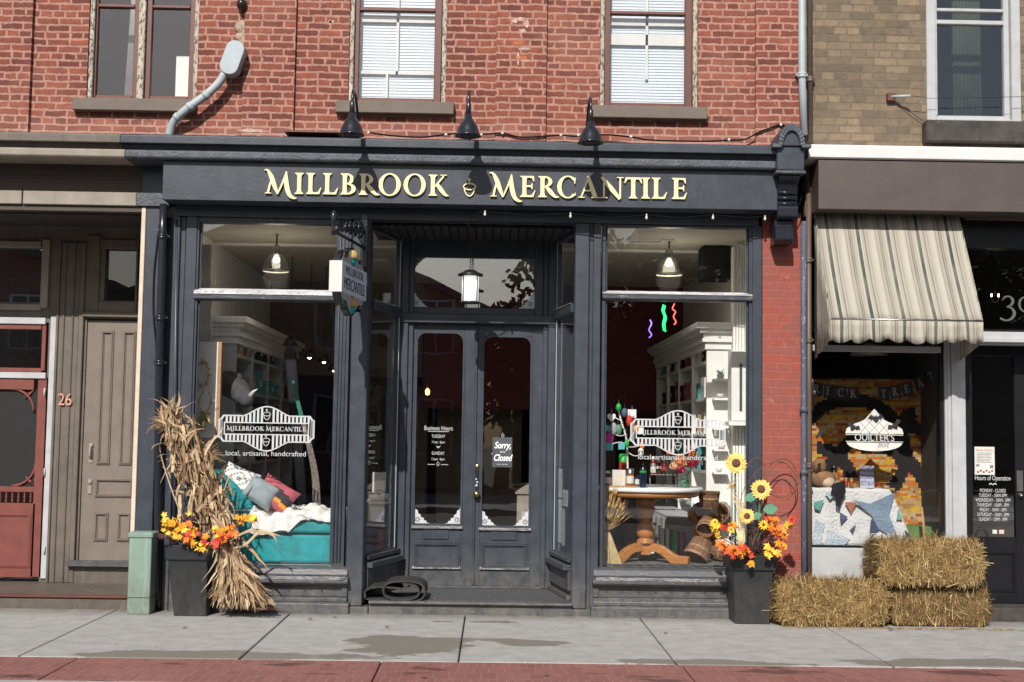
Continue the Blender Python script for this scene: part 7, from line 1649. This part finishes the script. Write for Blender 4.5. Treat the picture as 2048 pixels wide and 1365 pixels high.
# papers on the right angled window
fR, Mx, Lr, thr, zbr = sR
for (u0, u1, za_, zb_, m_, nm, lab) in ((.10, .26, 1.0, 1.42 - .15, 'paper_blue', 'notice', 'pale blue printed notice low in the right side window, upper of two'), (.10, .26, .58, .98, 'paper_blue', 'notice', 'pale blue printed notice at the foot of the right side window'), (.28, .38, .56, .9, 'off_white', 'notice', 'narrow pale notice at the foot of the right side window'), (.30, .50, .93, 1.08, 'ivory_int', 'notice', 'cream card in the right side window beside the post')):
    if 'paper_blue' not in MATS: M('paper_blue', (.55, .66, .74), .7, .05)
    q = MB(); q.box(u0, u1, thr * .56, thr * .62, za_, zb_)
    for k in range(8): q.box(u0 + .015, u1 - .02, thr * .435, thr * .44, za_ + .03 + k * (zb_ - za_ - .05) / 8, za_ + .034 + k * (zb_ - za_ - .05) / 8, 1)
    q.xf(Mx); obj1(q, nm, [m_, 'print_grey'], lab, 'notice', 'papers taped inside the right side window')

# ================================================================ QUILT SHOP WINDOW
random.seed(77)
for nm, c in (('q_yellow', (.50, .30, .03)), ('q_orange', (.45, .13, .015)), ('q_tan', (.33, .19, .07)), ('q_rust', (.28, .05, .02)), ('q_black', (.012, .011, .012)), ('q_cream', (.42, .30, .13))): M(nm, c, .9, .2, 25, .3)
qy = .62; q = MB(); cs_ = 5.2
def near_arc(px, py):
    for (cx4, cy4, r4, a0, a1) in ((1700, 905, 108, 175, 352), (1700, 905, 108, -8, 40), (1640, 830, 62, 0, 0), (1795, 1010, 160, 205, 300), (1735, 1010, 120, 262, 350), (1630, 965, 70, 270, 350), (1850, 880, 62, 120, 250)):
        if a0 == a1: continue
        a = math.degrees(math.atan2(-(py - cy4), px - cx4)) % 360; d = abs(math.hypot(px - cx4, py - cy4) - r4)
        lo, hi = a0 % 360, a1 % 360; ins = lo <= a <= hi if lo <= hi else (a >= lo or a <= hi)
        a2 = (360 - a) % 360
        if d < 13 and (ins if False else (lo <= a2 <= hi if lo <= hi else (a2 >= lo or a2 <= hi))): return True
    return False
i = 0
py = 758
while py < 1045:
    px = 1618; run = None
    row = []
    while px < 1862:
        if near_arc(px, py): mi = 4; run = None
        else:
            if run is None or random.random() < .34: run = random.choice([0, 0, 1, 2, 2, 3, 5, 5, 1])
            mi = run
        a = W(px, py, qy); q.box(a.x, a.x + cs_ / 212., qy + .002 * math.sin(px * .08), qy + .02, a.z - cs_ / 212., a.z, mi); px += cs_
    py += cs_
tag(q.build('hanging_quilt', ['q_yellow', 'q_orange', 'q_tan', 'q_rust', 'q_black', 'q_cream']), 'yellow and orange patchwork quilt with black curved bands hung behind the shop window', 'quilt')
q = MB(); q.tube([W(1612, 757, qy), W(1866, 757, qy)], .01, 6); q.build('rod', 'black_metal') and None
bpy.data.objects['rod.%03d' % max([int(o.name.split('.')[1]) for o in bpy.data.objects if o.name.startswith('rod.')])].name = 'quilt_rod'; tag(bpy.data.objects['quilt_rod'], 'thin black rod holding the patchwork quilt', 'rod')
bt = thing('bunting', 'black paper bunting with pale letters across the quilt shop window', 'bunting', W(1745, 770, .3))
M('flag_black', (.02, .018, .02), .8); M('bunt_letter', (.28, .26, .27), .8)
MB().tube(smooth_path([W(a, b_, .3) for a, b_ in ((1622, 765), (1655, 772), (1700, 776), (1740, 776), (1790, 772), (1830, 758), (1875, 738))], 5), .003, 5).build('string', 'flag_black', bt)
for ch, px, py, rt in (('R', 1634, 778, 8), ('I', 1659, 783, 5), ('C', 1682, 786, 3), ('K', 1707, 788, 0), ('T', 1768, 788, -2), ('R', 1791, 784, -6), ('E', 1815, 778, -12), ('A', 1840, 767, -18), ('T', 1863, 752, -20)):
    c = W(px, py, .3); q = MB(); q.prism([(-.052, -.07), (0, -.055), (.052, -.07), (.052, .06), (-.052, .06)], -.001, .001)
    q.xf(Matrix.Translation(c) @ Matrix.Rotation(R(rt), 4, 'Y')); f_ = q.build('flag', 'flag_black', bt)
    q = MB(); glyph(q, ch, -.03, -.035, .075, -.0025, .001, 0, .00004, .8); q.xf(Matrix.Translation(c) @ Matrix.Rotation(R(rt), 4, 'Y')); q.build('letter', 'bunt_letter', f_)
# draped table with star quilt
ty = .32; tz = Z(1700, 978, ty)
obj1(MB().box(X(1625, 1000, ty + .05), X(1775, 1000, ty + .05), ty + .06, 1.0, .11, tz - .012), 'display_table', 'brown_int', 'wooden table hidden under the star quilt in the quilt shop window', 'table')
M('quilt_white', (.62, .63, .62), .95, .06, 9, .9, dist=.02); M('quilt_blue', (.20, .27, .36), .95, .15, 12, .9, dist=.02); M('quilt_navy', (.06, .08, .15), .95, .15, 12, .9, dist=.02); M('quilt_teal', (.12, .33, .29), .95, .15, 12, .9); M('quilt_rust', (.33, .13, .07), .95, .15, 12, .9); M('quilt_ice', (.45, .54, .60), .95, .1, 12, .9, dist=.02)
sq = thing('star_quilt', 'white quilt with blue stars draped over the display table', 'quilt', (X(1720, 1000, ty), ty, tz))
vs = []; fs = []; nu, nv = 60, 30
for j in range(nv + 1):
    for i in range(nu + 1):
        u, v = i / nu, j / nv
        xr_ = 1778 + 46 * max(0, (v - .3) / .7) ** .8; px = 1621 + (xr_ - 1621) * u
        if v < .3: y = .98 - (.98 - ty) * v / .3; z = tz + .004 * math.sin(u * 30); x = X(px, 978, ty)
        else: w_ = (v - .3) / .7; y = ty - .03 * w_ + .018 * w_ * math.sin(u * 24 + 1); x = X(px, 1030, ty); z = tz + (Z(1700, 1090, ty) - tz) * w_
        vs.append((x, y, z))
for j in range(nv):
    for i in range(nu): a = j * (nu + 1) + i; fs.append((a, a + 1, a + nu + 2, a + nu + 1))
MB().add(vs, fs, 0, True).build('cloth', 'quilt_white', sq, solid=.006)
def patch(pts, m):
    P_ = [W(a, b_, ty - .055) for a, b_ in pts]; q = MB(); q.prism([(p.x, p.z) for p in P_], ty - .055 - random.uniform(0, .002), ty - .05); q.build('patch', m, sq)
for pts, m in (([(1705, 1000), (1740, 1008), (1790, 985), (1778, 1030), (1800, 1085), (1757, 1058), (1742, 1030)], 'quilt_blue'), ([(1742, 1040), (1762, 1030), (1762, 1058), (1738, 1080)], 'quilt_navy'), ([(1690, 1005), (1714, 1005), (1702, 1028)], 'quilt_rust'), ([(1680, 1025), (1696, 1035), (1682, 1048)], 'quilt_navy'), ([(1628, 1005), (1648, 1000), (1640, 1022), (1630, 1018)], 'quilt_teal'),
               ([(1632, 1040), (1650, 1050), (1640, 1090), (1625, 1090)], 'quilt_ice'), ([(1700, 1060), (1712, 1050), (1706, 1070)], 'quilt_navy'), ([(1797, 1020), (1806, 1040), (1793, 1040)], 'quilt_teal'), ([(1655, 1060), (1700, 1078), (1690, 1090), (1650, 1090)], 'quilt_ice'), ([(1760, 1088), (1775, 1070), (1800, 1088)], 'quilt_white'), ([(1810, 1060), (1822, 1072), (1812, 1074)], 'quilt_navy'), ([(1650, 985), (1675, 985), (1660, 1000)], 'quilt_ice')): patch(pts, m)
# poster, jar, bag, glove, box, broom
pt = thing('poster', 'pale lavender poster with dark block letters standing on the star quilt', 'poster', W(1734, 975, .36)); M('poster_lav', (.45, .46, .60), .7, .05)
MB().box(X(1720, 950, .36), X(1748, 950, .36), .36, .364, tz + .008, Z(1734, 932, .36)).build('card', 'poster_lav', pt)
for k_, s_ in enumerate(('WHATEVER', 'SPOOKEN', 'OCT 26-31')): text(s_, .058, 'navy_letter', 'poster_lettering', pt, (X(1734, 950, .358), .358, Z(1734, 945 + k_ * 13, .358)), sx=.50 if k_ != 2 else .48)
def on_t(px, Y): return Vector((X(px, 975, Y), Y, tz + .008))
M('bag_brown', (.24, .13, .07), .8, .3, 12, .6); M('bag_pale', (.55, .42, .32), .8, .2, 12, .4)
q = MB(); c = on_t(1645, .5); q.ball(c + Vector((0, 0, .075)), (.13, .07, .075), 18); q.ball(c + Vector((.04, -.03, .05)), (.07, .05, .05), 14, 1); q.ball(c + Vector((-.03, 0, .19)), (.07, .05, .07), 14); obj1(q, 'stuffed_bear', ['bag_brown', 'bag_pale'], 'brown stuffed toy slumped at the left of the star quilt table', 'toy')
jar2 = lambda px, Y, r, h, m, lab, cap: (lambda c: (lambda t: (MB().lathe([(0, 0), (r, 0), (r, h * .8), (r * .6, h * .88), (0, h * .88)], c, 14).build('body', m, t), MB().lathe([(r * .65, h * .86), (r * .65, h), (0, h)], c, 14).build('lid', cap, t)))(thing('jar', lab, 'jar', c)))(on_t(px, Y))
jar2(1692, .4, .018, .09, 'sauce_red', 'small red jar left of the lavender poster', 'q_cream'); jar2(1703, .42, .018, .085, 'amber', 'small amber jar nearest the lavender poster', 'q_cream'); jar2(1668, .6, .05, .2, 'glass_jar', 'tall clear jar behind the brown stuffed toy', 'black_metal')
q = MB(); P_ = px_poly([(1666, 968), (1690, 962), (1692, 985), (1684, 1000), (1680, 1015), (1673, 1012), (1672, 990), (1662, 988)], ty - .09); q.prism(P_, ty - .09, ty - .075); obj1(q, 'dark_glove', 'goods_black', 'dark glove hanging over the edge of the star quilt', 'glove', bevel=.003)
q = MB(); q.box(X(1812, 1065, .35), X(1876, 1065, .35), .35, .8, .11, Z(1845, 1054, .35)); obj1(q, 'green_crate', 'green_crate' if 'green_crate' in MATS else (M('green_crate', (.10, .20, .06), .7) and 'green_crate'), 'low green box at the right of the quilt shop window', 'box', bevel=.006)
q = MB(); q.tube([W(1843, 1015, .18), W(1847, 1050, .16), W(1850, 1085, .14)], [.012, .013, .02], 8); obj1(q, 'broomstick', 'wood_light', 'pale wooden broom handle leaning before the green box', 'broom')
for k, (px, py, s_, lab) in enumerate(((1706, 855, .07, 'paper bat over the left slope of the white emblem'), (1752, 838, .075, 'paper bat over the peak of the white emblem'), (1790, 852, .075, 'paper bat over the right end of the white emblem'), (1640, 868, .06, 'paper bat at the left side of the quilt window'))):
    c = W(px, py, .05); pr_ = [(0, .25), (.12, .4), (.2, .2), (.6, .55), (1, .1), (.75, .1), (.6, -.15), (.4, .0), (.2, -.3), (0, -.5)]; pr_ += [(-a, b_) for a, b_ in reversed(pr_[1:-1])]
    q = MB(); q.prism([(a * s_, b_ * s_) for a, b_ in pr_], -.001, .001); q.xf(Matrix.Translation(c) @ Matrix.Rotation(R(25 - k * 30), 4, 'Y')); obj1(q, 'paper_bat', 'flag_black', 'black ' + lab, 'paper bat', 'black paper bats on the quilt shop glass')
c = W(1738, 712, .9); t_ = thing('pendant_lamp', 'white glass pendant lamp under the awning inside the quilt shop', 'lamp', c); MB().lathe([(.03, .12), (.08, .10), (.16, .04), (.18, 0), (.0, .0)], c, 24).build('glass_shade', 'off_white', t_); MB().tube([c + Vector((0, 0, .12)), Vector((c.x, c.y, 3.55))], .006, 6).build('cord', 'black_metal', t_)
c = W(1990, 594, 1.2); t_ = thing('chandelier', 'small chandelier with two warm bulbs behind the number on the transom', 'chandelier', c)
MB().tube(smooth_path([c + Vector((-.04, 0, .0)), c + Vector((-.02, 0, -.05)), c + Vector((.02, 0, -.05)), c + Vector((.04, 0, .0))], 5), .005, 6).build('arm', 'brass', t_)
for s_ in (-1, 1): MB().ball(c + Vector((s_ * .035, 0, .015)), (.009, .009, .018), 8).build('bulb', 'bulb_small', t_)
MB().tube([c + Vector((0, 0, -.05)), Vector((c.x, c.y, 3.55))], .004, 6).build('rod', 'black_metal', t_)

# ================================================================ ACROSS THE STREET (seen mirrored in the glass)
YO = -24.0
def V(px, py): p = W(px, py, -YO); return Vector((p.x, YO, p.z))
M('siding_brown', (.20, .15, .12), .8, .15, 2, .2, stretch=(.1, 1, 8)); M('roof_grey', (.10, .10, .11), .9, .2, 3, .3); M('trim_white', (.6, .6, .6), .6); M('dark_pane', (.03, .035, .045), .15); M('bark', (.08, .06, .045), .9, .3, 6, .6); M('tree_leaf', (.055, .06, .02), .8, .4, 1.5, 0)
def house(pl_, pr_, ridge, ze, depth, m, lab, nwin):
    t = thing('house', lab, 'house', ((pl_ + pr_) / 2, YO - depth / 2, -.02), 'houses across the street')
    q = MB(); q.prism([(pl_, -.05), (pr_, -.05), (pr_, ze), ridge, (pl_, ze)], YO, YO - depth); q.f = q.f; q.build('wall', m, t)
    q = MB(); ov = .35
    for (a, b_) in (((pl_ - ov, ze - ov * .45), ridge), (ridge, (pr_ + ov, ze - ov * .45))):
        q.prism([a, b_, (b_[0], b_[1] + .22), (a[0], a[1] + .22)], YO + .4, YO - depth - .3)
    q.build('roof', 'roof_grey', t)
    for fl in range(2):
        for k in range(nwin):
            x_ = pl_ + (pr_ - pl_) * (k + .5) / nwin; z_ = 1.0 + fl * 2.9
            if z_ + 1.5 > ze + .6: continue
            w_ = MB(); w_.box(x_ - .55, x_ + .55, YO + .001, YO + .06, z_ - .06, z_ + 1.56); f = w_.build('window', 'trim_white', t)
            p_ = MB(); p_.box(x_ - .46, x_ - .03, YO + .061, YO + .065, z_, z_ + 1.5); p_.box(x_ + .03, x_ + .46, YO + .061, YO + .065, z_, z_ + 1.5); p_.build('pane', 'dark_pane', f)
    return t
rg = V(560, 418); er = V(965, 612); el = V(170, 600)
house(el.x, er.x, (rg.x, rg.z), er.z, 9, 'siding_brown', 'brown gabled house across the street, mirrored in the entrance glass', 4)
hl = V(-700, 500); house(-22, el.x - 1.2, ((-22 + el.x - 1.2) / 2, 8.0), 6.2, 9, 'red_brick', 'red brick house across the street left of the brown gabled house', 4)
def tree(x, y, h, r, seed, lab):
    random.seed(seed); t = thing('tree', lab, 'tree', (x, y, -.05), 'trees across the street')
    q = MB(); q.tube([(x, y, -.1), (x + .1, y, h * .35), (x, y, h * .75)], [.22, .16, .06], 8)
    for k in range(7): a = random.uniform(0, 6.28); z_ = h * random.uniform(.3, .6); q.tube([(x, y, z_), (x + r * .7 * math.cos(a), y + r * .7 * math.sin(a), z_ + h * .25)], [.08, .02], 6)
    q.build('trunk', 'bark', t); q = MB()
    cl = [(random.gauss(0, r * .45), random.gauss(0, r * .45), h * .65 + random.gauss(0, h * .14), random.uniform(.5, 1.1)) for _ in range(16)]
    for k in range(2600):
        c_ = random.choice(cl); d = Vector((random.gauss(0, 1), random.gauss(0, 1), random.gauss(0, 1))).normalized() * c_[3] * random.uniform(.5, 1); p = Vector((x + c_[0], y + c_[1], c_[2])) + d
        e = Vector((random.gauss(0, 1), random.gauss(0, 1), random.gauss(0, 1))).normalized() * .13; f = e.orthogonal().normalized() * .09; q.add([p - e, p + f, p + e, p - f], [(0, 1, 2, 3)])
    q.build('crown', 'tree_leaf', t)
for k, (px, h) in enumerate(((1010, 5.4), (1120, 7.2), (1260, 8.4), (1400, 8.0), (1560, 9.0), (1740, 8.2), (1950, 8.8), (2200, 8.4))):  # later trees made taller so the right window reflects dark
    p = V(px, 600); tree(p.x, YO - 1 - (k % 3), h, 1.9, 100 + k, 'autumn tree across the street, number %s from the brown house' % ['one', 'two', 'three', 'four', 'five', 'six', 'seven', 'eight'][k])
q = MB(); q.box(er.x + 1, er.x + 5, YO - 9, YO - 6, -.1, 5.0); q.box(er.x + 5.01, 40, YO - 9, YO - 6, -.1, 8.5); tag(q.build('reflection_hedge', 'tree_leaf'), 'tall hedge added behind the trees across the street to darken the window reflections', 'hedge')  # unseen hedge, added so the right window mirrors something dark
